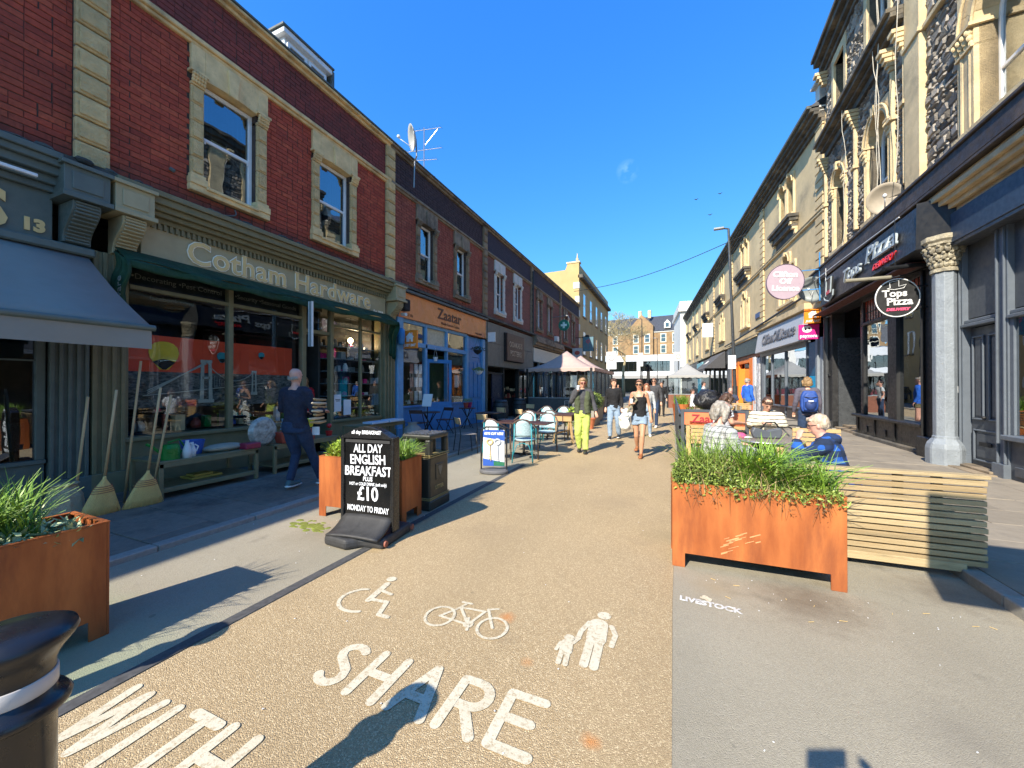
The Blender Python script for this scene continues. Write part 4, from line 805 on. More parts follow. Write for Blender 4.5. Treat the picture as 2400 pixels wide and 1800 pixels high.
def archwin(B,yc,w,z0,z1,sm,glm=None,rect=False,jw=.2,caps=True,hood=True,frame=None,x=-.28):
    # stone surround with arched head, capitals, sash window behind
    r=w/2; zs=z1 if rect else z1-r; fr=MB(); t=.06; x0,x1=x-.04,x+.03
    fr.b(x0,x1,yc-r,yc-r+t,z0,zs).b(x0,x1,yc+r-t,yc+r,z0,zs).b(x0,x1+.02,yc-r+t,yc+r-t,z0,z0+t).b(x0,x1,yc-r+t,yc+r-t,(z0+zs)/2-.03,(z0+zs)/2+.03)
    if rect: fr.b(x0,x1,yc-r+t,yc+r-t,z1-t,z1)
    else:
        n=14
        for i in range(n):
            a,b_=pi*i/n,pi*(i+1)/n; P=lambda q,k:(x1,yc+k*cos(q),zs+k*sin(q)); fr.poly([P(a,r),P(b_,r),P(b_,r-t),P(a,r-t)],(-.06,0,0))
    f=fr.build('window',frame or white,B,bev=.005)
    g=MB(); pts=[(x,yc-r+t,z0+t),(x,yc+r-t,z0+t)]+([(x,yc+r-t,z1-t),(x,yc-r+t,z1-t)] if rect else [(x,yc+(r-t)*cos(pi*i/12),zs+(r-t)*sin(pi*i/12)) for i in range(13)]); g.poly(pts,(-.006,0,0)); g.build('pane',glm or glass_u,f)
    s=MB(); s.b(-.3,.05,yc-r-jw,yc-r,z0-.02,zs).b(-.3,.05,yc+r,yc+r+jw,z0-.02,zs)
    if rect: s.b(-.3,.05,yc-r-jw,yc+r+jw,z1,z1+.28)
    else:
        n=12; R2=r+jw
        pts=[(.05,yc+r*cos(pi*i/n),zs+r*sin(pi*i/n)) for i in range(n+1)]
        for i in range(n):
            a=pi*i/n; b_=pi*(i+1)/n
            o1=(.05,yc+max(-R2,min(R2,R2*1.3*cos(a))),zs+min(R2,R2*1.3*sin(a))); o2=(.05,yc+max(-R2,min(R2,R2*1.3*cos(b_))),zs+min(R2,R2*1.3*sin(b_)))
            s.poly([pts[i],pts[i+1],o2,o1],(-.35,0,0))
    s.build('surround',sm,B,bev=.008)
    if hood and not rect:
        h=MB()
        for k,(rr,d) in enumerate(((r+.03,.1),(r+jw*.75,.13))): h.tube([(d-.03,yc+rr*cos(pi*i/16),zs+rr*sin(pi*i/16)) for i in range(17)],.028,6)
        h.poly([(.16,yc-.06,z1-.02),(.16,yc+.06,z1-.02),(.16,yc+.09,z1+jw+.03),(.16,yc-.09,z1+jw+.03)],(-.12,0,0)); h.build('hood_mould',sm,B)
    if caps:
        c=MB()
        for s_ in (-1,1):
            yy=yc+s_*(r+jw/2); c.b(-.2,.14,yy-jw*.62,yy+jw*.62,zs,zs+.06).b(-.2,.09,yy-jw*.5,yy+jw*.5,zs-.34,zs-.3)
            for i in range(4):
                for k in range(3): c.ell((.06+.02*k,yy-jw*.4+jw*.8*i/3,zs-.27+.1*k),(.04+.008*k,.035,.06),n=7,m=5)
            c.tube([(.03,yy-jw*.2,z0),(.03,yy-jw*.2,zs-.34)],.045,8).tube([(.03,yy+jw*.25,z0),(.03,yy+jw*.25,zs-.34)],.035,8)
        c.build('capital',sm,B)
    part(B,'sill',sm,[(-.3,.14,yc-r-jw,yc+r+jw,z0-.14,z0-.02)],.01)
    m=MB().sheet(lambda p,q:(x-.25+.03*sin(p*30),yc-r+.08+(w*.3)*p,z0+.1+(zs-z0)*q),20,1); m.build('curtain',white_pl if R.random()<.3 else curtain,f)
def upper(B,y0,y1,z0,z1,holes,wm,x0=-.4,x1=-.02,depth=8): 
    m=MB(); grid_wall(m,y0,y1,z0,z1,holes,x0,x1); m.build('wall',wm,B); part(B,'inner_walls',dark_in,[(-depth,-1.6,y0+.05,y1-.05,3.2,z1-.2),(-1.6,-.4,y0+.05,y0+.1,z0,z1-.2),(-1.6,-.4,y1-.1,y1-.05,z0,z1-.2),(-1.6,-.4,y0+.1,y1-.1,z1-.3,z1-.2),(-1.6,-.4,y0+.1,y1-.1,(z0+z1)/2-.1,(z0+z1)/2+.1)],0)
# A1 : windows at y -2.0 and -4.75
W1=[(-2.0,1.2),(-4.78,.9)]; fz=(6.15,8.75); sz=(10.75,12.55)
H=[(c-w/2-.19,c+w/2+.19,a,b_) for c,w in W1 for a,b_ in ((fz[0]-.1,fz[1]+.15),(sz[0]-.1,sz[1]+.25))]; HO=[(c-w/2,c+w/2,a,b_) for c,w in W1 for a,b_ in (fz,sz)]
upper(A1,-6.1,-.08,5.35,13.3,HO,mortar_l)
def strips(y0,y1,holes,z0,z1):
    # rectangles left free by the holes
    out=[]; ys_=sorted({y0,y1,*[h[0] for h in holes],*[h[1] for h in holes]})
    for a,b_ in zip(ys_,ys_[1:]):
        if b_-a<.04: continue
        c=(a+b_)/2; z=z0
        for h in sorted([h for h in holes if h[0]<c<h[1]],key=lambda h:h[2]):
            if h[2]>z: out.append((a,b_,z,h[2]))
            z=max(z,h[3])
        if z<z1: out.append((a,b_,z,z1))
    return out
rubble(A1,strips(-6.1,-.4,H+[(-6.1,-.4,9.75,10.45)],5.6,13.0),300)
for c,w in W1: archwin(A1,c,w,*fz,stone_r); archwin(A1,c,w,*sz,stone_r,rect=True,caps=False)
part(A1,'pier',stone_r,[(-.1,.13,-.4,.22,5.6,9.1),(-.1,.17,-.44,.26,9.1,9.2),(-.1,.13,-.4,.22,9.2,13)],.012)
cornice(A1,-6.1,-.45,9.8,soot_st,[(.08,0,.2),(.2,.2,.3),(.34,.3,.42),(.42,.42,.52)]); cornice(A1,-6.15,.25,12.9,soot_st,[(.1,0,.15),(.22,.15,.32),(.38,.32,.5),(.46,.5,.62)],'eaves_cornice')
for y in (-6.0,-3.35,-1.1,-.5):
    m=MB()
    for i in range(5): m.b(0,.34-.05*i,y-.11+.012*i,y+.11-.012*i,9.78-.11*(i+1),9.78-.11*i-.015)
    m.tube([(.05,y,9.2),(.05,y,6.2)],.07,8).b(0,.16,y-.11,y+.11,8.0,8.1); m.build('colonnette',stone_r,A1,bev=.006)
for y in (-6.0,-.5):
    m=MB()
    for i in range(4): m.b(0,.4-.07*i,y-.13+.015*i,y+.13-.015*i,12.9-.12*(i+1),12.9-.12*i-.015)
    m.build('eaves_bracket',stone_r,A1,bev=.006)
part(A1,'roof',slate,[(-6,-.3,-6.1,.2,13.5,13.6)],0); MB().poly([(.05,-6.1,13.5),(-3,-6.1,15.5),(-6,-6.1,13.5)],(0,6.2,0)).build('roof_slope',slate,A1)
cbl=MB()
for y,z0,z1,dy in ((-1.35,13,6.0,.15),(-1.05,12.2,5.9,-.25),(-1.5,10.3,5.7,.3),(-.35,13,6.2,.1),(-3.6,10,5.8,.2)):
    cbl.tube([(.3+.03*sin(i*1.1),y+dy*sin(pi*i/12)+.015*sin(i*2.3),z0+(z1-z0)*i/12) for i in range(13)],.008,5)
cbl.build('trailing_cables',M('old_cable',(.5,.46,.38),.6),A1)
# A2
W2=[(2.62,1.75),(5.9,1.5)]; H2=[(c-w/2-.45,c+w/2+.45,a,b_) for c,w in W2 for a,b_ in ((6.0,9.0),(10.6,12.9))]; HO=[(c-w/2,c+w/2,a,b_) for c,w in W2 for a,b_ in ((6.1,8.75),(10.75,12.55))]
upper(A2,-.08,8,5.35,13.3,HO,mortar_l); rubble(A2,strips(.22,8,H2+[(.22,8,9.1,9.25)],5.6,13),120)
for c,w in W2: archwin(A2,c,w,6.1,8.75,stone_r,jw=.45); archwin(A2,c,w,10.75,12.55,stone_r,rect=True,caps=False,jw=.45)
part(A2,'string_course',stone_r,[(-.05,.1,.26,8,9.1,9.2)],.01); cornice(A2,.25,8,12.9,soot_st,[(.1,0,.15),(.22,.15,.32),(.38,.32,.5),(.46,.5,.62)],'eaves_cornice'); MB().poly([(.05,.2,13.5),(-3,.2,15.5),(-6,.2,13.5)],(0,8,0)).build('roof_slope',slate,A2)
# brown gutter board along both
G_=MB().b(-.05,.46,-6.35,8,5.2,5.26).b(.4,.46,-6.35,8,5.26,5.6).b(-.05,.5,-6.35,8,5.6,5.66)
G_.build('gutter_board',brown_w,A2,bev=.01)
MB().tube([(.52,-6.35,5.3),(.55,-3,5.22),(.53,.4,5.14)],.012,5).tube([(.5,-4.4,5.4),(.5,-4.42,5.0)],.01,5).build('cable',white_pl,A1)
cornice(A2,.78,8,4.72,stone_r,[(.16,0,.1),(.24,.1,.2),(.33,.2,.3),(.4,.3,.4),(.36,.4,.47)],'cornice_stone')
part(A2,'fascia',navy,[(-.3,.22,1.42,8,4.18,4.72),(-.3,.2,.9,1.42,4.35,4.72)],.008); part(A2,'soffit',grey_pd,[(-.3,.2,1.38,8,4.12,4.18)],.004)
# grey shopfront: transom panels, door, window
part(A2,'transom_panel',grey_pd,[(-.12,-.06,1.3,2.17,2.78,4.12)],.004); part(A2,'transom_panel',grey_pd,[(-.12,-.06,2.42,3.7,2.78,4.12)],.004); part(A2,'transom_panel',grey_pd,[(-.12,-.06,3.9,8,2.78,4.12)],.004)
part(A2,'transom_rail',grey_p,[(-.12,.04,1.3,2.17,2.62,2.68),(-.12,.0,1.3,2.17,2.69,2.75)],.01); part(A2,'transom_rail',grey_p,[(-.12,.04,2.42,8,2.62,2.68),(-.12,.0,2.42,8,2.69,2.75)],.01)
for y0,y1 in ((1.17,1.33),(2.17,2.42),(3.7,3.9)):
    part(A2,'door_post',grey_p,[(-.15,.02,y0,y1,.05,4.12),(.02,.05,y0+.03,y0+.06,.3,4.1),(.02,.05,y1-.06,y1-.03,.3,4.1),(-.15,.08,y0-.01,y1+.01,.05,.3)],.006)
dr=MB().b(-.14,-.09,1.34,2.16,.1,2.6)
dr=dr.build('door',grey_pd,A2,bev=.004)
for a,b_,c,d in ((1.4,1.69,.95,2.45),(1.81,2.1,.95,2.45),(1.42,2.08,.22,.78)):
    MB().b(-.09,-.06,a,b_,c,c+.03).b(-.09,-.06,a,b_,d-.03,d).b(-.09,-.06,a,a+.03,c+.03,d-.03).b(-.09,-.06,b_-.03,b_,c+.03,d-.03).build('panel_moulding',grey_p,dr,bev=.008); MB().b(-.09,-.075,a+.07,b_-.07,c+.07,d-.07).build('raised_panel',grey_pd,dr,bev=.012)
MB().b(-.06,-.05,1.6,1.9,.5,.57).build('letterbox',blackm,dr,bev=.004); MB().ell((-.04,1.75,1.0),(.03,.03,.03)).build('knob',black,dr,smooth=True)
part(A2,'doorstep',stone_dk,[(-.3,.28,1.2,2.3,.05,.1),(-.3,.12,1.3,2.2,.1,.14)],.008); part(A2,'entry_phone',white_pl,[(.03,.06,1.19,1.25,1.42,1.55)],.01)
part(A2,'sill',grey_p,[(-.1,.12,2.42,8,.7,.78)],.012); part(A2,'stallriser',grey_pd,[(-.2,.0,2.42,8,.05,.7),(0,.03,2.55,3.6,.15,.3)],.008); part(A2,'vent',blackm,[(.03,.04,2.8,3.3,.19,.26)],.004)
part(A2,'window_frame',grey_p,[(-.1,.0,2.42,2.5,.78,2.62),(-.1,0,3.62,3.7,.78,2.62)],.005); pane(A2,2.5,3.62,.78,2.62,mt=glass_r); part(A2,'window_sticker',M('sticker_green',(.05,.35,.03),.5),[(-.09,-.08,2.5,3.6,.8,1.0)],0); part(A2,'blind',M('pale_blind',(.55,.6,.56),.8),[(-.16,-.15,2.5,3.7,1.0,2.62)],0)
room(A2,2.4,8,.05,4.1,2,mid_in)
# octagonal iron column between the shops
cm=MB(); yc=1.2; xc=.2; a0=pi/8
cm.lathe([(.27,.05),(.27,.38),(.25,.46),(.18,.56),(.175,.62)],(xc,yc,0),8,a0=a0)
cm.build('column_base',grey_pl,A2,bev=.02); MB().lathe([(.162,.6),(.162,3.72)],(xc,yc,0),8,a0=a0).build('column_shaft',grey_pl,A2,bev=.008)
cm=MB().lathe([(.19,3.7),(.19,3.76),(.15,3.78),(.16,4.05),(.25,4.18),(.27,4.2)],(xc,yc,0),16).lathe([(.29,4.2),(.29,4.24),(.33,4.28),(.33,4.36),(.31,4.37)],(xc,yc,0),8,a0=a0)
for k in range(3):
    for i in range(14):
        a=2*pi*(i+.5*(k%2))/14; rr=.155+.04*k; cm.ell((xc+rr*cos(a),yc+rr*sin(a),3.85+.13*k),(.045,.05,.07),Matrix.Rotation(a,3,'Z'),n=7,m=5); cm.ell((xc+(rr+.045)*cos(a),yc+(rr+.045)*sin(a),3.9+.13*k),(.03,.035,.03),n=6,m=4)
cm.build('column_capital',M('gilded_stone',(.42,.37,.26),.6,var=.35,sc=14,bp=.02,world=True,dirt=(.08,.07,.06),dsc=5),A2)
part(A2,'impost',grey_pl,[(-.1,.3,.85,1.2,4.38,4.72)],.01); part(A2,'junction_box',white_pl,[(.3,.38,1.02,1.18,4.42,4.58)],.01)
MB().tube([(.35,.6+.12*cos(t),4.75+.16*sin(t)) for t in [pi*.6+i*.35 for i in range(13)]],.014,5).build('loose_cable',white_pl,A2)
# pizza shopfront
part(A1,'fascia_box',black,[(-.3,.18,-6.0,.55,4.05,5.2)],.006)
fb=MB().poly([(.18,-4.75,4.1),(.56,-4.75,4.22),(.46,-4.75,5.12),(.18,-4.75,5.12)],(0,5.85,0)); fb.build('fascia_board',M('gloss_black',(.018,.018,.02),.5,var=.1,world=True),A1)
MB().poly([(.18,1.1,4.1),(.56,1.1,4.22),(.18,1.5,4.15)],(0,0,.0001) if False else (-.02,0,.9)).build('fascia_return',black,A1)
Tf=Matrix.Translation((.53,0,4.52))@Matrix.Rotation(rad(-6.3),4,'Y')
sil=M('brushed_letters',(.33,.38,.4),.5,var=.1); dred=M('red_letters',(.62,.02,.02),.35)
text('lettering','Tops',.5,sil,A1,Tf@TM(.05,-2.05,-.03),.025,bold=.008,ser=.016,sx=1.22); text('lettering','Pizza',.6,sil,A1,Tf@TM(.05,-.38,.06),.025,bold=.008,ser=.016,sx=1.3); text('lettering','DELIVERY',.2,dred,A1,Tf@TM(.02,-.25,-.2),.015,shear=.25,bold=.004,sx=1.2)
# top hat emblem on the fascia
def hat(B,name,Mx,mt,edge,s=1):
    o=[(-.3,.0),(-.36,.08),(-.22,.1),(-.24,.5),(.2,.55),(.18,.16),(.42,.22),(.4,.1),(.1,-.04)]
    m=MB().poly([(0,a*s,b_*s) for a,b_ in o],(.05,0,0)); m.xf(Mx); m.build(name,mt,B)
    m=MB().tube([(.06,a*s,b_*s) for a,b_ in o+[o[0]]],.016*s+.004,6); m.xf(Mx); m.build(name+'_outline',edge,B)
    m=MB().poly([(.055,-.22*s,.12*s),(.055,-.22*s,.2*s),(.055,.18*s,.26*s),(.055,.18*s,.17*s)],(.01,0,0)); m.xf(Mx); m.build(name+'_band',dred if s>.7 else edge,B)
hat(A1,'hat_emblem',Matrix.Translation((.56,-3.75,4.25))@Matrix.Rotation(rad(-8),4,'X')@Matrix.Diagonal((1,1.0,1.25,1)),black,sil)
part(A1,'soffit',M('rusty_soffit',(.12,.04,.03),.6,world=True),[(-.1,.5,-5.9,.6,4.06,4.1)],.004)
part(A1,'window_frame',black,[(-.1,.02,-3.12,-3.0,.7,4.0),(-.12,.04,-1.5,-1.06,.7,4.0),(-.1,.02,.1,.2,.7,4.0),(-.1,.05,-3.12,.2,3.28,3.36),(-.1,.02,-3.12,.2,3.96,4.06)],.008)
part(A1,'inner_pilaster',black,[(-.3,.1,.2,.62,.1,4.06),(.1,.16,.26,.32,.1,4.0),(-.3,.2,.18,.66,.05,.5)],.02)
for a,b_ in ((-3.0,-1.5),(-1.06,.1)):
    pane(A1,a,b_,.74,3.28,mt=glass_r); pane(A1,a,b_,3.36,3.96,mt=M('leaded_red',(.3,.06,.04),.2) if a<-2 else bpy.data.materials['leaded_red']); m=MB(); n=int((b_-a)/.16)
    for i in range(1,n): m.b(-.03,-.02,a+i*(b_-a)/n-.008,a+i*(b_-a)/n+.008,3.36,3.96)
    m.b(-.03,-.018,a,b_,3.62,3.64); m.build('leading',blackm,A1)
part(A1,'sill',black,[(-.1,.14,-3.55,.2,.66,.74)],.02); part(A1,'stallriser',M('riser_black',(.035,.034,.03),.45,var=.3,world=True),[(-.2,.0,-3.5,.2,.08,.66)],.006); part(A1,'plinth',soot_st,[(-.2,.09,-3.6,.6,.05,.17)],.02)
for y in (-3.45,-2.35,-1.25,.05): part(A1,'riser_stile',black,[(0,.03,y-.05,y+.05,.17,.66)],.012)
for y,l in ((-2.85,0),(-1.75,0)): part(A1,'vent',metal_d,[(.0,.025,y-.07,y+.07,.25,.42)],.008)
part(A1,'window_notice',paper,[(-.06,-.05,-1.02,-.72,1.75,2.25)],0); text('lettering','NO\nSMOKING',.06,blackm,A1,TM(-.047,-.87,2.0),.001)
part(A1,'left_pier',M('pier_black',(.03,.03,.031),.4,var=.3,world=True),[(-.3,.06,-6.1,-5.45,.05,4.1),(-.3,.12,-6.1,-5.45,.05,.35),(.06,.1,-5.95,-5.6,1.9,2.0)],.015); MB().cyl((.1,-5.85,.3),(.1,-5.85,4),.09,n=10).build('downpipe',charcoal,A1)
part(A1,'entrance_side',M('panel_sheen',(.06,.065,.07),.3,var=.2,world=True),[(-1.4,-.1,-5.45,-5.4,.1,3.2),(-1.5,-1.4,-5.45,-3.5,.1,4.0),(-1.5,-.1,-3.55,-3.5,.66,4.0)],.004); part(A1,'entrance_step',stone_dk,[(-1.4,.02,-5.4,-3.6,.05,.16),(-1.4,-.2,-5.4,-3.6,.16,.24)],.008)
room(A1,-3.5,.15,.1,4.0,2.4,dark_in)
clutter(A1,'window_goods',-2.9,0,[.78],-.6,-.2,31,[blackm,terra,metal],hmax=.3)
MB().tube([(.0,-5.2,2.9),(-.1,-4.7,2.6),(-.2,-4.2,2.5),(-.3,-3.7,2.62)],.012,5).build('hanging_cable',blackm,A1)
# hanging signs, dishes, tubes
def WL_(B,x,y,z):
    M_=Matrix.Translation(B.location)@Matrix.Rotation(B.rotation_euler.z,4,'Z'); return tuple(M_@Vector((x,y,z)))
def oval(name,label,loc,rx,rz_,mt,rim,arm=.5,rz=0,th=.07):
    s=thing(name,label,'sign',loc,rz); n=40
    MB().poly([(rx*cos(2*pi*i/n),-th/2,rz_*sin(2*pi*i/n)) for i in range(n)],(0,th,0)).build('board',mt,s,bev=.005)
    MB().tube([(rx*cos(2*pi*i/n),-th/2,rz_*sin(2*pi*i/n)) for i in range(n+1)],.012,6,caps=False).build('rim',rim,s)
    MB().bar((rx*.8,0,rz_*.55),(rx+arm,0,rz_*.55),.025,.03).bar((rx*.8,0,-rz_*.55),(rx+arm,0,-rz_*.55),.025,.03).bar((rx+arm,0,-rz_*1.2),(rx+arm,0,rz_*1.5),.03,.03).build('bracket',metal_d if arm<.4 else blue,s); return s
tp=oval('pizza_sign','oval black hanging sign with white rim and top hat','',1,1,black,white) if False else oval('pizza_sign','oval black hanging sign with white rim and top hat over the pizza window',(4.4,10.6,3.42),.36,.4,black,white,.28)
text('lettering','Tops',.2,white,tp,TM(-.05,-.045,.03,'y'),.004,bold=.005,ser=.009); text('lettering','Pizza',.215,white,tp,TM(.03,-.045,-.15,'y'),.004,bold=.005,ser=.009); text('lettering','DELIVERY',.075,M('sign_pink',(.8,.1,.2),.4),tp,TM(.0,-.045,-.27,'y'),.003,shear=.2,bold=.005,sx=1.15)
m=MB().tube([(a,-.045,b_) for a,b_ in ((-.17,.2),(-.12,.22),(-.13,.34),(.02,.36),(.02,.24),(.14,.27),(.1,.2),(-.05,.175),(-.17,.2))],.007,5); m.build('hat_outline',white,tp)
lf=thing('sign_floodlight_tubes','two dark tube lights on arms above the oval pizza sign','light fitting',(4.4,10.6,3.95)); MB().cyl((-.35,-.35,.03),(.52,-.1,.12),.045,n=10).build('tube_light',metal_d,lf); MB().cyl((-.75,.35,.0),(.1,.45,.02),.045,n=10).build('tube_light',M('old_tube',(.25,.23,.17),.5),lf); MB().tube([(.55,0,.1),(.3,.1,.0),(0,.2,-.05)],.014,6).bar((-.02,0,.1),(-.02,0,1.3),.01,.01).build('arm',metal_d,lf)
dish('satellite_dish','pale round dish above the pizza fascia on the right',(4.72,11.85,6.05),rad(-22),.25,.34,M('dish_cream',(.36,.31,.24),.6))
dish('satellite_dish','grey tilted dish beside the round off licence sign',(4.6,16.6,5.0),rad(-30),.3,.42,M('dish_dark',(.25,.28,.28),.5))
oc=oval('off_licence_sign','round mauve hanging sign reading Clifton Off Licence','',1,1,mauve,black) if False else oval('off_licence_sign','round mauve hanging sign reading Clifton Off Licence, above the shops',(3.7,16.2,5.25),.56,.62,mauve,M('sign_rim',(.08,.05,.09),.5),.45,th=.12)
for st,z in (('Clifton',.17),('Off',-.07),('Licence',-.32)): text('lettering',st,.27,white,oc,TM(0,-.07,z,'y')@Matrix.Rotation(rad(-6),4,'Z'),.004,bold=.008)
s2=box_sign('takeaway_sign','orange square house emblem sign above the magenta one',(4.72,17.0,4.1),.5,.52,je_or,-1,txt=[('JUST EAT',.1,0,-.21,white,ms(shear=.2,bold=.004))]); house_icon(s2,0,.07,.15,.06)
s3=box_sign('payment_sign','magenta projecting sign reading payzone under the orange one',(4.68,17.25,3.56),.62,.55,pink,-1,txt=[('payzone',.17,0,-.2,white,ms(bold=.004))]); MB().ell((-.06,-.04,.1),(.15,.012,.13),n=16).build('logo_patch',white,s3); MB().ell((-.11,-.055,.1),(.035,.01,.04),n=10).ell((.0,-.055,.12),(.035,.01,.04),n=10).build('logo_dots',blackm,s3)
# ------------------------------------------------ long ashlar building
EZ=11.75
bays=[-3.9-7.75*i for i in range(6)]; HO=[]; tri=[]
for i,c in enumerate(bays):
    for dy,w,zt in ((-.78,.42,7.1),(0,.72,7.65),(.78,.42,7.1)): HO.append((c+dy-w/2,c+dy+w/2,5.45,zt)); tri.append((c+dy,w,5.45,zt,i))
    for dy in (-.5,.5): HO.append((c+dy-.36,c+dy+.36,9.35,11.1)); tri.append((c+dy,.72,9.35,11.1,i))
upper(RC,-46.5,0,4.6,EZ,HO,ashlar)
for yc_,w,z0,z1,i in tri:
    if i<3: archwin(RC,yc_,w,z0,z1,stone_r,jw=.12,caps=False,hood=(w>.5 and i<2),glm=glass_u)
    else:
        f=part(RC,'window',white,[(-.2,-.14,yc_-w/2,yc_-w/2+.06,z0,z1),(-.2,-.14,yc_+w/2-.06,yc_+w/2,z0,z1),(-.2,-.14,yc_-w/2,yc_+w/2,(z0+z1)/2-.03,(z0+z1)/2+.03)],0); MB().b(-.2,-.19,yc_-w/2,yc_+w/2,z0,z1).build('pane',glass_u,f)
for c in bays:
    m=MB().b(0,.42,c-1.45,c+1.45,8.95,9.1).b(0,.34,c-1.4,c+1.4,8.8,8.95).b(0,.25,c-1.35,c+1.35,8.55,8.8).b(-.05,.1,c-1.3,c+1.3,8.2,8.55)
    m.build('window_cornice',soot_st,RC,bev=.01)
    for y in (c-1.25,c+1.25): part(RC,'bracket',stone_r,[(0,.3,y-.1,y+.1,8.65,8.8),(0,.22,y-.09,y+.09,8.45,8.65),(0,.12,y-.08,y+.08,8.25,8.45)],.01)
    part(RC,'sill',stone_r,[(-.05,.12,c-1.2,c+1.2,5.28,5.42)],.01)
part(RC,'string_course',stone_r,[(-.05,.07,-46.5,0,8.1,8.2),(-.05,.1,-46.5,0,8.2,8.24)],.008)
for i in range(7):
    y=-7.75*i-(.35 if i==0 else 0)
    for k in range(21):
        z=4.75+.33*k
        if z<EZ-.3 and i<4: part(RC,'quoin',ashlar,[(-.02,.06,y-.33,y+.33,z+.018,z+.312)],.015)
    if i>=4: part(RC,'pilaster',ashlar,[(-.02,.06,y-.33,y+.33,4.7,EZ-.1)],.01)
m=MB()
for w,a,b_ in ((.08,0,.15),(.18,.15,.3),(.32,.3,.42),(.44,.42,.55)): m.b(-.05,w,-46.6,.0,EZ-.3+a,EZ-.3+b_)
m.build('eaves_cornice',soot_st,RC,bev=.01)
MB().b(.4,.55,-46.6,0,EZ+.26,EZ+.36).build('gutter',lead,RC); MB().poly([(.5,-46.5,EZ+.3),(-4,-46.5,EZ+3),(-8,-46.5,EZ+.3)],(0,46.5,0)).build('roof',slate,RC)
part(RC,'parapet_end',stone_white,[(-2.5,.15,-.35,0,EZ,EZ+1.1),(-2.6,.3,-.4,.0,EZ+1.1,EZ+1.2)],.01)
part(RC,'fascia_cornice',stone_r,[(-.05,.2,-17.2,-8.2,4.45,4.6),(-.05,.25,-8.2,-1.2,4.65,4.9)],.01)
MB().tube([(.12,0,5.3),(.3,-6,4.95),(.3,-12,4.75),(.2,-17,4.7)],.05,6).build('cable_tray',metal_d,RC)
# Clifton off licence
room(RC,-8.0,-.6,.05,3.3,2.5,mid_in)
MB().poly([(.02,-8.1,3.42),(.3,-8.1,3.42),(.12,-8.1,4.62),(.02,-8.1,4.62)],(0,6.6,0)).build('fascia',silver,RC,bev=.006)
Tc=Matrix.Translation((.31,0,3.5))@Matrix.Rotation(rad(-8.5),4,'Y')
text('lettering','CliftonOffLicence',.72,M('dark_letters',(.12,.12,.14),.4),RC,Tc@TM(.01,-4.55,.28),.02,shear=.1,bold=.015,sx=.92)
part(RC,'shop_frame',grey_p,[(-.1,.04,-8.1,-7.7,.05,3.42),(-.1,.03,-7.6,-7.5,.6,3.3),(-.1,.03,-6.2,-6.1,.6,3.3),(-.1,.03,-4.2,-4.1,.05,3.3),(-.1,.03,-1.7,-1.6,.05,3.3),(-.1,.05,-8.1,-1.6,3.2,3.42),(-.1,.05,-8.1,-1.6,.55,.62)],.008)
for a,b_ in ((-7.5,-6.2),(-6.1,-4.2),(-4.1,-1.7)): pane(RC,a,b_,.62,3.2,mt=glass_r)
part(RC,'frosted_panel',M('frosted_green',(.2,.27,.25),.4),[(-.05,-.04,-6.1,-4.2,.62,1.9)],0); part(RC,'stallriser',charcoal,[(-.2,.0,-8.1,-1.6,.05,.55)],.008)
part(RC,'blue_door',M('bright_blue',(.0,.33,.6),.4),[(-.08,0,-1.5,-.65,.08,1.95)],.01); part(RC,'blue_panel',M('deep_blue',(.01,.1,.2),.4),[(-.08,0,-1.5,-.65,1.96,3.3)],.01); part(RC,'door_post',grey_pl,[(-.1,.1,-.6,-.42,.05,3.4),(-.1,.05,-.35,-.1,.05,3.4)],.015)
clutter(RC,'window_goods',-7.4,-1.8,[.65,1.2,1.75],-.6,-.2,41,[white_pl,pink,blackm,signblue,paper],hmax=.4)
# orange shop
part(RC,'fascia',teal,[(-.2,.14,-15.7,-8.15,3.5,4.42)],.01,name2=None) if False else part(RC,'fascia_teal',teal,[(-.2,.14,-15.7,-8.15,3.5,4.42)],.01)
part(RC,'orange_frame',orange,[(-.2,.06,-15.3,-14.2,.05,3.3),(-.2,.04,-13.6,-13.3,.05,3.3),(-.2,.06,-10.4,-9.6,.05,3.3),(-.2,.02,-15.3,-9.6,3.05,3.3),(-.2,.0,-14.2,-13.6,.05,.8)],.01); part(RC,'orange_door',orange,[(-.1,.35,-11.9,-11.84,.05,2.7),(-.4,-.3,-13.3,-11.9,.05,3.05)],.01)
part(RC,'door_shade',M('maroon_board',(.25,.06,.02),.5),[(-.3,.02,-15.3,-8.2,3.3,3.5)],.005); pane(RC,-14.2,-13.6,.8,3.05,mt=glass_r); pane(RC,-11.84,-10.4,1.0,3.0,mt=glass_r); part(RC,'shop_wall',dark_in,[(-.6,-.5,-15.6,-8.2,.05,3.4)],0)
part(RC,'poster_column',M('poster_mix',(.5,.42,.45),.6,var=.6,sc=9,col2=(.6,.62,.66)),[(-.1,.05,-8.9,-8.15,.05,3.2)],.008); part(RC,'white_pier',white_pl,[(-.1,.08,-9.5,-9.0,.05,3.3)],.01)
text('lettering','Boyces Av',.14,white,RC,TM(.03,-8.35,5.72),.003) if False else None
sp_=part(RC,'street_nameplate',M('plate_blue',(.05,.08,.2),.4),[(0,.04,-9.1,-8.0,5.55,5.85)],.01)
part(RC,'grey_pier',grey_p,[(-.1,.1,-16.6,-15.7,.05,4.6)],.01)
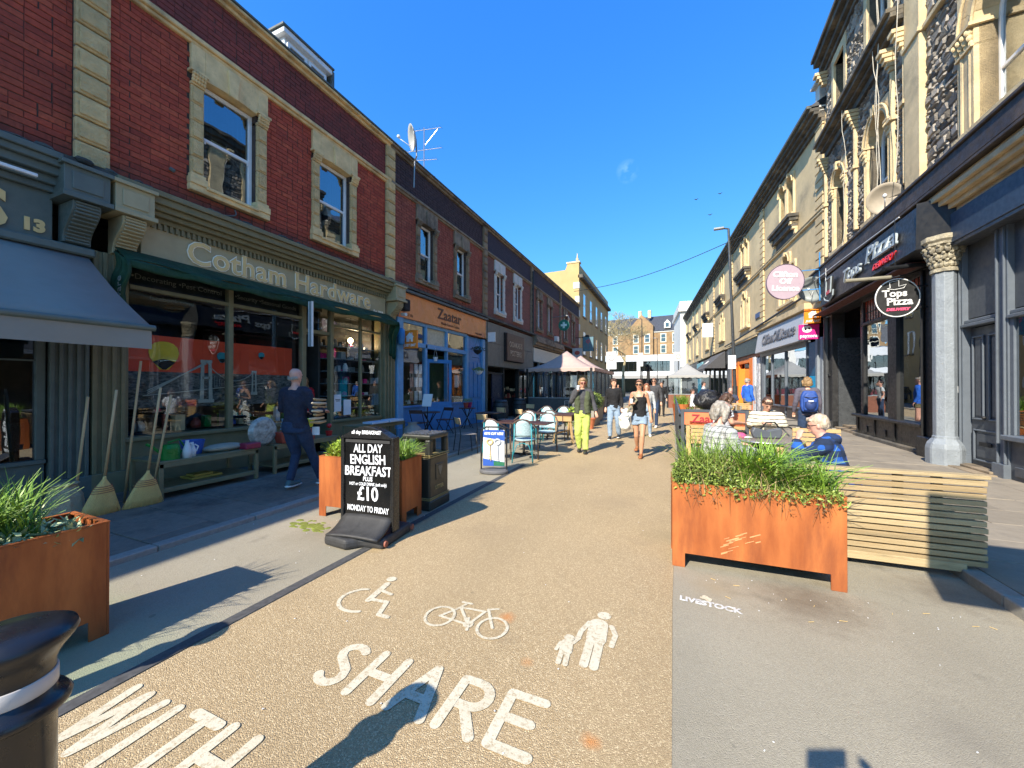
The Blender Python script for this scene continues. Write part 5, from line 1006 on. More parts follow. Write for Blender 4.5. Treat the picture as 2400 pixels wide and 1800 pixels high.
# dark awning and further shops
part(RC,'fascia_far',charcoal,[(-.1,.12,-31,-16.6,3.3,4.3)],.01); AWR=thing('shop_awning','dark grey sloping awning with pale script, right side of the street',"awning",WL_(RC,0,0,0),rad(183.9)); MB().sheet(lambda u,v:(.15+1.5*u,-17.2-6.5*v,4.35-1.35*u),6,10).sheet(lambda u,v:(1.65,-17.2-6.5*v,3.0-.22*u),1,10).build('canvas',M('charcoal_canvas',(.09,.09,.095),.85),AWR,solid=.01)
for k,y in enumerate((-17.2,-23.7)): MB().poly([(.15,y,4.35),(1.65,y,3.0),(.15,y,3.0)],(0,.01,0)).build('cheek',M('charcoal_canvas2',(.06,.06,.065),.85) if k==0 else bpy.data.materials['charcoal_canvas2'],AWR)
text('lettering','flowers & co',.7,paper,AWR,Matrix.Translation((.95,-20.4,3.68))@Matrix.Rotation(rad(48),4,'Y')@TM(0,0,-.2),.003,shear=.3) if False else text('lettering','Muse',.8,paper,AWR,Matrix.Translation((.98,-20.6,3.66))@Matrix.Rotation(rad(-48),4,'Y')@TM(0,0,-.25),.003,shear=.3)
part(RC,'shop_front_far',charcoal,[(-.1,.05,y-.12,y+.12,.05,3.3) for y in (-17,-18.8,-20.5,-23,-25.5,-28,-30.9)]+[(-.1,.0,-31,-16.6,.05,.6)],.008); pane(RC,-31,-16.6,.6,3.2,mt=glass_r); part(RC,'shop_wall_far',mid_in,[(-1.3,-1.2,-46,-16.6,.05,4.5)],0)
part(RC,'shop_front_blue',M('cyan_front',(.03,.35,.5),.5),[(-.3,.05,-34,-31,.05,3.3)],.01); part(RC,'shop_front_end',charcoal,[(-.3,.05,-46,-34.2,.05,4.5)],.01); b1=part(RC,'fascia_light',M('cyan_sign',(.2,.45,.5),.5),[(.05,.2,-33.5,-29,3.4,4.2)],.01)
sq=box_sign('square_shop_sign','small pale square sign high on the far right wall',(3.1,40,6.8),.9,1.3,M('pale_sign',(.6,.7,.72),.4),-1)
# ---------------------------------------------------------------- end of the street
TB=thing('gable_building','tall tan rendered building with a plain gable wall beyond the brick terrace','building',(-7.3,32.05,0))
tan_r=M('tan_render',(.5,.36,.16),.9,var=.12,sc=1,world=True,dirt=(.35,.26,.13),dsc=.5)
part(TB,'wall',tan_r,[(-13,0,0,16,0,10.9)],0); MB().poly([(-13,0,10.9),(0,0,10.9),(0,0,12.1),(-1.0,0,12.1),(-1.2,0,11.6),(-13,0,11.3)],(0,.5,0)).build('gable_top',tan_r,TB); part(TB,'gable_coping',stone_r,[(-1.1,.08,-.05,.55,12.1,12.25)],.02)
part(TB,'parapet',tan_r,[(-.4,.0,.5,16,10.9,12.0)],0); part(TB,'eaves_cornice',soot_st,[(-.1,.35,0,16,10.8,11.1)],.02)
for i in range(9): part(TB,'quoin',stone_white,[(-.35 if i%2 else -.5,.04,-.04,.3,1.2*i+.3,1.2*i+.85)],.02)
for i in range(5):
    for z in (4.4,7.8): 
        f=part(TB,'window',white,[(.0,.03,1.6+3*i,1.66+3*i,z,z+2),(.0,.03,2.5+3*i,2.56+3*i,z,z+2),(.0,.03,1.6+3*i,2.56+3*i,z+.97,z+1.03)],0); MB().b(-.02,.012,1.6+3*i,2.56+3*i,z,z+2).build('pane',glass_r,f)
    part(TB,'sill',stone_dk,[(0,.1,1.4+3*i,2.75+3*i,4.25,4.38)],.01); part(TB,'sill',stone_dk,[(0,.1,1.4+3*i,2.75+3*i,7.65,7.78)],.01)
chp=thing('stone_finial','thin stone finial on the gable corner','finial',(-7.5,32.3,12.25)); MB().b(-.1,.1,-.1,.1,0,.3).cyl((0,0,.3),(0,0,.75),.07,.02).build('spike',stone_r,chp)
# low modern building
MBL=thing('modern_building','low white modern building with a long band of dark windows','building',(0,78,0))
wht=M('white_cladding',(.62,.63,.65),.5,var=.05,world=True)
part(MBL,'wall',wht,[(-34,4,0,14,6.4,7.6),(-34,4,0,14,3.6,4.4)],.02); part(MBL,'column',wht,[(x-.35,x+.35,.02,14,4.4,6.4) for x in (-31,-25,-18,-12,-6,0,3.6)],.02); part(MBL,'dark_window_band',glass_r,[(-34,4,.5,.55,4.4,6.4)],0); part(MBL,'inner_wall',mid_in,[(-34,4,2,2.1,0,6.5)],0)
m=MB()
for i in range(38): m.b(-34+i,-33.95+i,.45,.5,4.4,6.4)
m.build('mullions',metal_d,MBL); part(MBL,'canopy',M('grey_canopy',(.3,.29,.28),.6),[(-34,4.3,-1.5,1,3.0,3.6)],.02); part(MBL,'shop_glass',glass_r,[(-33,4,.8,.85,0,3.0)],0); part(MBL,'stallriser',M('maroon_riser',(.2,.03,.05),.5),[(-30,-14,.6,.7,0,1.1)],0)
# big orange building with slate roof
OB=thing('hotel_building','big orange brick building with slate mansard roof and white dormers behind','building',(-14,112,0),rad(-8))
part(OB,'wall',bf_or,[(-14,24,0,16,0,16.5)],0)
MB().poly([(-14,-.3,16.5),(-14,7,21.8),(-14,16.3,16.5)],(38,0,0)).build('roof',slate,OB)
MB().poly([(3.5,-1,16.2),(9.5,-1,16.2),(9.5,-1,18),(6.5,-1,21.2),(3.5,-1,18)],(0,7,0)).build('gable',bf_or,OB); part(OB,'bay',bf_or,[(3.5,9.5,-1.0,0,0,16.2)],0)
wm=[]
for x in (-11.5,-8,-4.5,-1,5,8,12,15,18.5,22):
    y=-1.03 if 3.5<x<9.5 else -.03
    for z in (7.5,10.6,13.6):
        f=part(OB,'window',offwhite,[(x-.75,x+.75,y-.06,y,z-.2,z),(x-.75,x+.75,y-.06,y,z+2.0,z+2.25),(x-.75,x-.55,y-.06,y,z,z+2),(x+.55,x+.75,y-.06,y,z,z+2),(x-.55,x+.55,y-.05,y,z+1,z+1.08)],0); MB().b(x-.55,x+.55,y-.02,y-.01,z,z+2).build('pane',glass_r,f)
part(OB,'string_course',stone_white,[(-14.05,24.05,-.1,0,9.9,10.1),(-14.05,24.05,-.15,0,16.2,16.6)],0)
for x in (-9,-3.5,13,16.5,20):
    m=MB().poly([(x-.8,-.1,17.2),(x+.8,-.1,17.2),(x+.8,-.1,18.6),(x,-.1,19.5),(x-.8,-.1,18.6)],(0,3,0)); f=m.build('dormer',stone_white,OB); MB().b(x-.4,x+.4,-.14,-.11,17.5,18.6).build('pane',glass_r,f)
for x in (5,7.6): part(OB,'chimney',stone_r,[(x-.4,x+.4,4,4.8,21,23.2)],0)
WH=thing('white_house','white rendered corner house with bay windows at the far right','building',(1.2,64,0),rad(4))
part(WH,'wall',stone_white,[(0,12,0,12,0,13.0)],0); part(WH,'cornice',stone_white,[(-.3,12,-.4,12,13,13.5),(-.1,12,-.1,12,13.5,14.6)],.02); part(WH,'shopfront',charcoal,[(.2,11,-.05,0,.1,3.4)],.01); part(WH,'fascia',M('grey_fascia',(.2,.22,.24),.5),[(0,11,-.2,0,3.4,4.5)],.01)
for z in (5.2,9.2):
    for x in (2.2,5.5): f=part(WH,'window',white,[(x-.9,x+.9,-.1,0,z-.15,z),(x-.9,x+.9,-.1,0,z+2.6,z+2.8),(x-.9,x-.7,-.1,0,z,z+2.6),(x+.7,x+.9,-.1,0,z,z+2.6),(x-.7,x+.7,-.06,0,z+1.3,z+1.38)],.01); MB().b(x-.7,x+.7,-.03,-.02,z,z+2.6).build('pane',glass_r,f)
GH=thing('gabled_house','white gable end with grey slate roof left of the bare tree','house',(-30,100,0)); part(GH,'wall',white_pl,[(-9,8,0,8,0,9.5)],0); MB().poly([(-9,0,9.5),(-3,0,9.5),(-3,0,10.5),(-6,0,13.6),(-9,0,10.5)],(0,8,0)).build('gable',white_pl,GH); MB().poly([(-6,0,13.7),(8,0,13.7),(8,-2,10.2),(-2.8,-.2,10.2)],(0,.3,.1)).build('roof',slate,GH)
# bare spring tree
TR=thing('bare_tree','bare budding street tree in front of the low white building','tree',(-6.4,56,0))
def branches(mb,p,d,l,r,lev,rr,tips):
    k=3; pts=[p]; q=p.copy(); dd=d.copy(); rs=[r]
    for i in range(k):
        dd=(dd+Vector((rr.uniform(-.16,.16),rr.uniform(-.16,.16),rr.uniform(-.02,.12)))).normalized(); q=q+dd*l/k; pts.append(q); rs.append(max(.018,r*(1-.38*(i+1)/k)))
    mb.tube(pts,rs,6 if lev<3 else 4,caps=False)
    if lev>=7: tips.append(q); return
    for i in range(3 if lev<5 else 3):
        a=rr.uniform(0,2*pi); t=rr.uniform(.35,.75); o=Vector((cos(a),sin(a),rr.uniform(-.1,.35))); nd=(dd*(1-t)+o*t).normalized(); s=pts[rr.choice((2,3,3))]
        branches(mb,s,nd,l*rr.uniform(.66,.82),rs[-1]*.72,lev+1,rr,tips)
rr=random.Random(5); bm_=MB(); tips=[]; branches(bm_,Vector((0,0,3.0)),Vector((0,0,1)),3.1,.2,1,rr,tips); barkm=M('bark',(.4,.33,.19),.9,var=.25)
MB().tube([(0,0,0),(.05,0,1.4),(0,.05,3.05)],[.3,.22,.18],10).build('trunk',barkm,TR,smooth=True); bm_.build('crown',barkm,TR)
lv=MB()
for t in tips: 
    for k in range(2): c=t+Vector((rr.uniform(-.15,.15),rr.uniform(-.15,.15),rr.uniform(-.15,.15))); lv.ob(c,(.05,.05,.02),Matrix.Rotation(rr.uniform(0,3),3,'X'))
lv=lv.build('buds',M('buds',(.3,.28,.12),.7),TR); lv['kind']='stuff'
def lamp(name,label,loc,h,arm=(-.7,0),lean=0,mt=None):
    s=thing(name,label,'street lamp',loc); MB().cyl((0,0,0),(0,0,1.5),.09,n=10).cyl((0,0,1.5),(lean,0,h),.065,.045,n=10).build('pole',mt or charcoal,s,smooth=False)
    MB().bar((lean,0,h),(lean+arm[0]*.4,arm[1]*.4,h+.05),.05,.05).build('arm',metal_d,s); MB().b(lean+arm[0],lean+arm[0]*.3,-.09,.09,h+.02,h+.1).build('lamp_head',M('lamp_grey',(.35,.36,.37),.4),s,bev=.02); return s
lamp('street_lamp','tall grey street lamp standing by the dark awning on the right pavement',(2.42,18.2,.06),8.1,(-.55,0),-.22,mt=M('lamp_paint',(.07,.075,.08),.35,metal=.4))
nb=thing('pole_notice','small white notice fixed to the tall grey street lamp','notice',(2.3,18.1,2.55)); MB().b(-.14,.14,-.03,0,-.28,.28).build('board',white_pl,nb)
lamp('street_lamp','thin distant black street lamp by the bare tree',(-2.9,42,0),8.6,(-.6,0)); lamp('street_lamp','thinnest distant lamp right of the bare tree',(-2.0,60,0),8.6,(-.5,0))
def polesign(label,loc,h,w,hh,mt,txt=''):
    s=thing('road_sign',label,'sign',loc); MB().cyl((0,0,0),(0,0,h),.04,n=8).build('pole',metal_d,s); MB().b(-w/2,w/2,-.06,-.04,h-hh,h).build('panel',mt,s,bev=.01)
    if txt: MB().tube([(.22*cos(a),-.07,h-.45+.22*sin(a)) for a in [i*pi/10 for i in range(21)]],.03,6,caps=False).bar((-.15,-.07,h-.6),(.15,-.07,h-.3),.04,.02).build('no_entry_ring',M('sign_ring',(.35,.35,.38),.5),s)
    return s
polesign('tall white no stopping sign behind the marquee',(-4.3,30,0),4.2,.75,1.35,white_pl,'x'); polesign('pale sign plate on a pole beside the distant lamp',(-3.0,41.5,0),5.0,.5,1.4,white_pl); polesign('white diamond shaped plate near the far grey marquee',(.6,42,0),5.0,.9,.9,stone_white,'x'); 
tl=thing('traffic_light','black traffic light at the end of the street','traffic light',(-2.3,42.5,0)); MB().cyl((0,0,0),(0,0,2.2),.05).build('pole',metal_d,tl); MB().b(-.16,.16,-.12,.12,2.2,3.1).build('head',blackm,tl,bev=.03)
# car crossing at the end
def car(label,loc,rz,col):
    s=thing('parked_car',label,'car',loc,rz); P=[(-2.1,.35),(-2.15,.75),(-1.7,.9),(-1.15,1.4),(.35,1.45),(1.05,.98),(1.95,.85),(2.15,.6),(2.1,.32)]
    MB().poly([(x,-.88,z) for x,z in P],(0,1.76,0)).build('body',col,s,bev=.09,smooth=False,seg=2)
    MB().poly([(-1.1,-.885,.95),(-.95,-.885,1.33),(.3,-.885,1.37),(.85,-.885,.97)],(0,1.77,0)).build('windows',glass_r,s)
    for x in(-1.35,1.3):
        for y in(-.86,.86):
            w=MB().cyl((x,y-.1,.32),(x,y+.1,.32),.32,n=20).build('wheel',blackm,s,bev=.03); MB().cyl((x,y-.11 if y<0 else y+.11,.32),(x,y,.32),.2,n=14).build('rim',alum,w)
    for y in (-.6,.6): MB().b(2.05,2.16,y-.2,y+.2,.6,.72).build('headlight',white_pl,s,bev=.02)
    return s
car('dark blue car passing at the end of the street',(-7.6,47,0),rad(8),M('car_navy',(.015,.03,.05),.2,coat=.6)); car('silver car far behind the walkers',(-2.2,52,0),rad(185),M('car_silver',(.25,.25,.27),.25,metal=.6))
# overhead wire
MB().tube([(-7.0+10.6*i/20,29-6*i/20,8.9+.6*i/20-.5*sin(pi*i/20)) for i in range(21)],.02,5).build('overhead_cable',blackm); tag(bpy.data.objects['overhead_cable'],'thin dark cable strung across the street against the sky','cable')
bd=MB(); 
for i,(x,z) in enumerate(((0,0),(.3,.9),(-.6,-.4))): pass
for i,(x,z) in enumerate(((0,0),(.5,1.1),(-.7,1.0))):
    b=MB().poly([(-.11,0,.03),(0,0,0),(.11,0,.04),(0,.04,-.02)],(0,0,.02)).build('flying_bird',blackm,loc=(2.0+x,24,11.2+z)); tag(b,('small dark bird low in the sky over the honey stone eaves','upper right of the tiny birds above the eaves','upper left of the tiny birds above the eaves')[i],'bird','birds over the eaves')
# ---------------------------------------------------------------- marquees
def marquee(name,label,loc,sx,sy,ze,peaks,clo,base,bm,screens=True):
    s=thing(name,label,'marquee',loc); px=sx/peaks; m=MB()
    for i in range(peaks):
        x0=-sx/2+i*px if peaks>1 and sx>=sy else -sx/2; 
        def f(u,v):
            if sx>=sy: X=-sx/2+px*(i+u); Y=-sy/2+sy*v
            else: X=-sx/2+sx*u; Y=-sy/2+sy*(i+v)/peaks
            t=min(u,1-u,v,1-v)*2; return (X,Y,ze+.98*t**1.6)
        m.sheet(f,14,14)
    m.build('canopy',clo,s,solid=.01,smooth=True); v=MB()
    per=[(-sx/2,-sy/2),(sx/2,-sy/2),(sx/2,sy/2),(-sx/2,sy/2),(-sx/2,-sy/2)]
    for (a,b_),(c,d) in zip(per,per[1:]): v.sheet(lambda u,w,a=a,b_=b_,c=c,d=d:(a+(c-a)*u,b_+(d-b_)*u,ze-w*(.13+.04*abs(sin(u*24)))),48,1)
    v.build('valance',clo,s,solid=.01)
    n=5
    for i in range(n+1):
        y=-sy/2+sy*i/n
        for x in (-sx/2+.15,sx/2-.15): MB().b(x-.05,x+.05,y-.05,y+.05,0,ze).build('post',metal_d,s)
    for x0,x1,y0,y1 in ((-sx/2+.2,sx/2-.2,-sy/2+.0,-sy/2+.06),(sx/2-.15,sx/2-.09,-sy/2+.1,sy/2)):
        MB().b(x0,x1,y0,y1,0,.95).build('base_panel',bm,s); MB().b(x0,x1,y0-.01,y1+.01,.95,1.0).build('rail',grey_pl,s)
        if screens: MB().b(x0,x1,(y0+y1)/2,(y0+y1)/2+.005,1.0,ze-.1).build('clear_screen',clearpl,s) if x1-x0>1 else MB().b((x0+x1)/2,(x0+x1)/2+.005,y0,y1,1.0,ze-.1).build('clear_screen',clearpl,s)
    return s
mq=marquee('marquee','pink peaked marquee with clear screens beside the brick terrace',(-5.1,21.2,0),3.5,6.6,2.42,2,pinkcl,True,M('marquee_panel',(.075,.08,.085),.6,var=.15)); 
for i in range(2): MB().bar((-1.7,-3.3,1.0),(-1.2,-3.3,2.3),.05,.05).build('brace',blackm,mq) if i==0 else None
for i in range(9): MB().b(-1.6+.36*i,-1.57+.36*i,-3.33,-3.3,1.0,2.25).build('screen_bar',metal_d,mq)
marquee('marquee','grey peaked marquee with clear plastic sides on the right',(1.05,31.5,0),3.0,4.2,2.3,1,greycl2,False,M('rust_panel',(.2,.07,.04),.6))
wr=thing('wire_rack','white wire rack leaning on the marquee base panel','rack',(-4.3,17.6,0)); MB().tube([(-.4,0,0),(-.4,0,.85),(.4,0,.85),(.4,0,0)],.012,5).build('frame',white,wr)
for i in range(4): MB().bar((-.4,0,.15+.2*i),(.4,0,.15+.2*i),.01,.01).build('rung',white,wr)
for i in range(3): MB().bar((-.2+.2*i,0,0),(-.2+.2*i,0,.85),.01,.01).build('bar',white,wr)
# ---------------------------------------------------------------- plants
def blades(n,cx,cy,sx,sy,h,lean,rr_,w=.007,droop=1.0,z=0,mb=None,mi=0):
    m=mb or MB()
    for i in range(n):
        x=cx+rr_.uniform(-sx,sx); y=cy+rr_.uniform(-sy,sy); a=rr_.uniform(0,2*pi); L=h*rr_.uniform(.55,1.15); k=rr_.uniform(.3,1)*lean*droop; ww=w*rr_.uniform(.6,1.2); wx,wy=-sin(a)*ww,cos(a)*ww
        vs=[]; seg=4
        for j in range(seg+1):
            t=j/seg; r_=k*L*t*t*.9; zz=z+L*t*(1-.45*k*t); q=1-t**2*.9
            vs+=[(x+cos(a)*r_-wx*q,y+sin(a)*r_-wy*q,zz),(x+cos(a)*r_+wx*q,y+sin(a)*r_+wy*q,zz+.002)]
        m.add(vs,[(2*j,2*j+1,2*j+3,2*j+2) for j in range(seg)],mi)
    return m
def leaves(n,cx,cy,sx,sy,z0,h,rr_,s=.03,mb=None,round_=1.5):
    m=mb or MB()
    for i in range(n):
        u=rr_.uniform(-1,1); v=rr_.uniform(-1,1); hh=h*(1-.6*(u*u+v*v)/2)
        c=Vector((cx+u*sx,cy+v*sy,z0+hh*rr_.random()**.55)); Rm=(Matrix.Rotation(rr_.uniform(0,6.3),3,'Z')@Matrix.Rotation(rr_.uniform(-1,1),3,'X')@Matrix.Rotation(rr_.uniform(-1,1),3,'Y')); l=s*rr_.uniform(.5,1.2)
        P=[(0,0,0),(l*.4,l*.42,l*.1),(0,l*round_*1.2,0),(-l*.4,l*.42,l*.1)]; m.add([c+Rm@Vector(p) for p in P],[(0,1,2,3)])
    return m
def stems(n,cx,cy,sx,sy,z0,h,rr_,mb=None):
    m=mb or MB()
    for i in range(n): x=cx+rr_.uniform(-sx,sx)*.7;y=cy+rr_.uniform(-sy,sy)*.7; m.tube([(x,y,z0-.05),(x+rr_.uniform(-.05,.05),y+rr_.uniform(-.05,.05),z0+h*.5),(x+rr_.uniform(-.12,.12),y+rr_.uniform(-.1,.1),z0+h)],[.004,.003,.001],4)
    return m
def planter(label,loc,lx,ly,h,rz=0,mt=None,leg=.12,foot=.1):
    s=thing('planter',label,'planter',loc,rz,'rust steel planters'); mt=mt or corten
    t=.012; m=MB()
    for y in (0,ly-t):
        m.poly([(0,y,0),(foot,y,0),(foot,y,leg),(lx-foot,y,leg),(lx-foot,y,0),(lx,y,0),(lx,y,h),(0,y,h)],(0,t,0))
    for x in (0,lx-t):
        m.poly([(x,t,0),(x,t+foot*.8,0),(x,t+foot*.8,leg),(x,ly-t-foot*.8,leg),(x,ly-t-foot*.8,0),(x,ly-t,0),(x,ly-t,h),(x,t,h)],(t,0,0))
    m.build('box',mt,s,bev=.003); MB().b(-.002,lx+.002,-.002,.03,h,h+.006).b(-.002,lx+.002,ly-.03,ly+.002,h,h+.006).b(-.002,.03,.03,ly-.03,h,h+.006).b(lx-.03,lx+.002,.03,ly-.03,h,h+.006).build('rim',mt,s)
    MB().b(t,lx-t,t,ly-t,leg+.02,h-.05).build('soil',soil,s); return s
def plant(name,label,cat,loc,mb,mt,rz=0): o=mb.build(name,mt,fix=False,loc=loc); o.rotation_euler=(0,0,rz); tag(o,label,cat); return o
rr=random.Random(11)
planter('rust steel planter beside the slatted bench, in front of the seated pair',(.0,3.57,0),1.21,.45,.71,rad(1.6))
scr=MB()
for i in range(16):
    x=.33+R.uniform(0,.3); z=.17+R.uniform(-.03,.14)+(x-.33)*.25; L_=R.uniform(.03,.09); scr.bar((x,-.0015,z),(x+L_,-.0015,z+L_*.45),.008*R.random()+.003,.001,up=(0,1,0))
scr.build('scuff_marks',M('scuffed_rust',(.62,.3,.13),.8,var=.3),[o for o in bpy.data.objects if o.get('label')=='rust steel planter beside the slatted bench, in front of the seated pair'][0])['kind']='stuff'
plant('ornamental_grass','long strappy green grass in the middle of the right planter','plant',(0,0,0),blades(420,.68,3.78,.15,.13,.52,.95,rr,.009,z=.66).xf(I4),grassm)
plant('ornamental_grass','tall thin grass at the left end of the right planter','plant',(0,0,0),blades(220,.28,3.82,.18,.13,.55,.7,rr,.005,z=.66),grassm)
plant('ornamental_grass','loose grass at the right end of the right planter','plant',(0,0,0),blades(340,1.0,3.78,.17,.15,.4,.95,rr,.006,z=.66),grassm)
plant('leafy_shrub','fine leaved green shrub spilling over the left of the right planter','plant',(0,0,0),leaves(5600,.26,3.74,.25,.18,.62,.33,rr,.02,stems(90,.28,3.72,.25,.16,.66,.34,rr)),leafm)
plant('leafy_shrub','bright leafy seedlings at the right rim of the right planter','plant',(0,0,0),leaves(900,.98,3.64,.22,.1,.64,.14,rr,.022,leaves(600,.6,3.63,.14,.08,.64,.13,rr,.02)),leafm)
plant('dry_grass','straw coloured dead stems among the green of the right planter','plant',(0,0,0),blades(150,.5,3.7,.36,.14,.36,.9,rr,.003,z=.66),M('dead_stem',(.4,.29,.15),.8,isl=.6))
tr_=MB()
for i in range(34):
    x=rr.uniform(.1,1.1); L=rr.uniform(.05,.2); tr_.tube([(x,3.62,.7),(x+rr.uniform(-.04,.04),3.555,.71),(x+rr.uniform(-.08,.08),3.535,.71-L)],[.0025,.002,.001],4)
    if i%2: tr_=leaves(5,x,3.54,.03,.01,.7-L,L,rr,.016,tr_)
plant('trailing_stems','dry trailing stems hanging over the front of the right planter','plant',(0,0,0),tr_,M('dry_stem',(.16,.09,.04),.8,isl=.5))
fl=MB()
for x,y,z in ((.68,3.72,.93),(.69,3.7,.83)):
    for k in range(6): a=k*pi/3; fl.ell((x+.013*cos(a),y,z+.013*sin(a)),(.009,.004,.009),n=6,m=4)
plant('yellow_flower','small yellow flowers in the strappy grass of the right planter','flower',(0,0,0),fl,yellow)
planter('rust steel planter at the far left edge, under the grey blue awning',(-3.72,-.2,0),.47,1.42,.7)
plant('ornamental_grass','bushy sunlit green grass in the far left planter','plant',(0,0,0),blades(1000,-3.52,.55,.17,.42,.46,.7,rr,.006,z=.6),grassm)
plant('variegated_ivy','variegated ivy leaves along the rim of the far left planter','plant',(0,0,0),leaves(900,-3.42,.62,.16,.5,.62,.14,rr,.045,stems(30,-3.45,.7,.15,.4,.64,.12,rr)),leafp)
planter('rust steel planter behind the black breakfast board',(-3.9,3.3,0),1.14,.42,.71,rad(6))
plant('ornamental_grass','green grass at the right end of the planter behind the board','plant',(0,0,0),blades(600,-3.0,3.6,.2,.13,.33,.85,rr,.005,z=.64),grassm)
plant('leafy_shrub','yellow green leafy plant at the left end of the planter behind the board','plant',(0,0,0),leaves(700,-3.66,3.48,.2,.13,.66,.24,rr,.035,blades(160,-3.68,3.46,.16,.1,.33,.7,rr,.006,z=.62)),grassy)
lf_=MB().sheet(lambda u,v:(-3.42+.05*sin(pi*v)*(u-.5)*2+.03*v,3.3-.07*v,.76-.14*v*v),4,8); plant('broad_leaf','single broad yellow leaf drooping over the planter behind the board','leaf',(0,0,0),lf_,M('yellow_leaf',(.45,.5,.05),.4))
# wooden planters and hedge plants near the marquee
for k,(x,y,l) in enumerate(((-3.1,14.6,'timber planter box with dark fern by the walkers'),(-3.3,16.6,'second timber planter box with reddish leaves behind the fern'))):
    w_=planter(l,(x-.25,y,0),.6,1.3,.6,0,wood_g,.02,.05); w_['group']='timber planters'
    plant('potted_shrub',('dark feathery shrub in the nearer timber planter','leafy shrub in the farther timber planter')[k],'plant',(0,0,0),leaves(900,x+.05,y+.6,.34,.6,.55,.75,rr,.07,blades(160,x+.05,y+.6,.3,.5,.7,.7,rr,.01,z=.5)),(leafd,leafm)[k])
tp_=thing('terracotta_pot','orange pot with reddish leaves beside the timber planter','pot',(-2.75,13.8,0)); MB().lathe([(.12,0),(.2,.35),(.22,.36),(.22,.4),(.18,.4)],n=16).build('pot',M('bright_pot',(.55,.18,.08),.6),tp_)
plant('potted_shrub','pale green bush by the small wooden table','plant',(-2.9,11.9,0),leaves(500,0,0,.22,.22,.2,.7,rr,.06),grassy)
# ---------------------------------------------------------------- slatted bench back
SB=thing('slatted_bench','pale timber slatted bench screen between the planter and the kerb','bench',(1.19,4.2,0),rad(2))
nsl=14; sm_={}
for i in range(nsl):
    z=.06+.0535*i; h=.0405 if i else .066; w=1.1+(-.12 if i==0 else R.uniform(-.006,.006)); y0=R.uniform(-.003,.003)
    MB().b(-.75,w,-.022+y0,.022+y0,z,z+h).build('slat',wood,SB,bev=.003)
MB().b(-.75,1.12,-.03,.06,.812,.84).build('slat',wood,SB,bev=.003); 
for x in (-.7,0,.55,.8): MB().b(x,x+.06,.023,.06,.08,.8).build('post',wood_g,SB)
for i in range(5): MB().b(-.75,1.1,.07+.085*i,.145+.085*i,.43,.455).build('slat',wood,SB,bev=.003)
for x in (-.6,.5,1.0): MB().b(x,x+.05,.06,.48,.06,.43).build('post',wood_g,SB)
# ---------------------------------------------------------------- bollards and the unseen board added for its shadow
def bollard(loc,label):
    s=thing('bollard',label,'bollard',loc,0,'black street bollards')
    gb=M('bollard_black',(.012,.013,.016),.32,var=.2,coat=.15) if 'bollard_black' not in bpy.data.materials else bpy.data.materials['bollard_black']
    MB().lathe([(.105,0),(.105,.06),(.09,.08),(.078,.1),(.076,.73),(.08,.74)],n=40).build('post',gb,s,smooth=True); MB().lathe([(.076,.73),(.1,.745),(.103,.757),(.093,.772),(.076,.778),(.074,.85),(.08,.868),(.09,.886),(.108,.91),(.114,.922),(.11,.935),(.08,.95),(.0,.96)],n=48).build('cap',gb,s,smooth=True)
    MB().lathe([(.0765,.792),(.078,.794),(.078,.83),(.0765,.832)],n=40).build('reflective_band',M('reflective_band',(.55,.52,.5),.35) if 'reflective_band' not in bpy.data.materials else bpy.data.materials['reflective_band'],s,smooth=True); return s
bollard((-1.5,.385,0),'glossy black bollard with a white band at the near left corner'); bollard((-3.02,.3,0),'black bollard beyond the left edge whose shadow falls by the planter')
ss=thing('shadow_board','unseen grey board on a post, added to cast the shadow on the slatted bench','sign',(1.9,1.0,0)); MB().cyl((0,0,0),(0,0,3.4),.04,n=10).build('pole',metal,ss); MB().b(-.88,.6,.04,.06,2.15,3.2).build('panel',metal,ss,bev=.08,seg=3)  # out of view; panel sized and placed to throw shade across bench and paving
# ---------------------------------------------------------------- A-boards and litter bin
AB=thing('breakfast_board','black pavement board hand lettered all day English breakfast','sign board',(-2.85,3.02,0),rad(6)); AB.scale=(.88,.95,1.02)
rub=M('moulded_rubber',(.035,.035,.036),.6,var=.25,sc=8,bp=.002)
b=MB(); pts=[]
b.poly([(-.36,-.30,.0),(-.02,-.36,.0),(.1,-.25,.0),(.36,-.24,.0),(.36,.3,.0),(-.36,.3,0)],(0,0,.1)); b.build('base',rub,AB,bev=.035,seg=3)
MB().sheet(lambda u,v:(-.33+.66*u,-.3+.28*v,.1+.13*v*v+.015*sin(u*3)),8,8).build('base_ramp',rub,AB,solid=.02,smooth=True)
M('frame_black',(.015,.015,.015),.25); MB().b(-.36,-.315,-.06,.06,.1,1.02).build('side_frame',bpy.data.materials['frame_black'],AB,bev=.015,seg=2); MB().b(.315,.36,-.06,.06,.1,1.02).build('side_frame',bpy.data.materials['frame_black'],AB,bev=.015,seg=2)
MB().poly([(-.36,-.06,1.0)]+[(-.36+.72*i/16,-.06,1.0+.12*sin(pi*i/16)) for i in range(17)]+[(.36,-.06,1.0)],(0,.12,0)).build('top_frame',bpy.data.materials['frame_black'],AB,bev=.008)
MB().b(-.312,.312,-.035,-.005,.2,1.0).build('panel',M('board_black',(.008,.008,.008),.22,var=.3,sc=3),AB); MB().b(-.3,.3,-.045,-.036,.955,.985).build('panel_clip',bpy.data.materials['moulded_rubber'],AB)
chalk=M('chalk_white',(.8,.82,.85),.6,var=.15,sc=25)
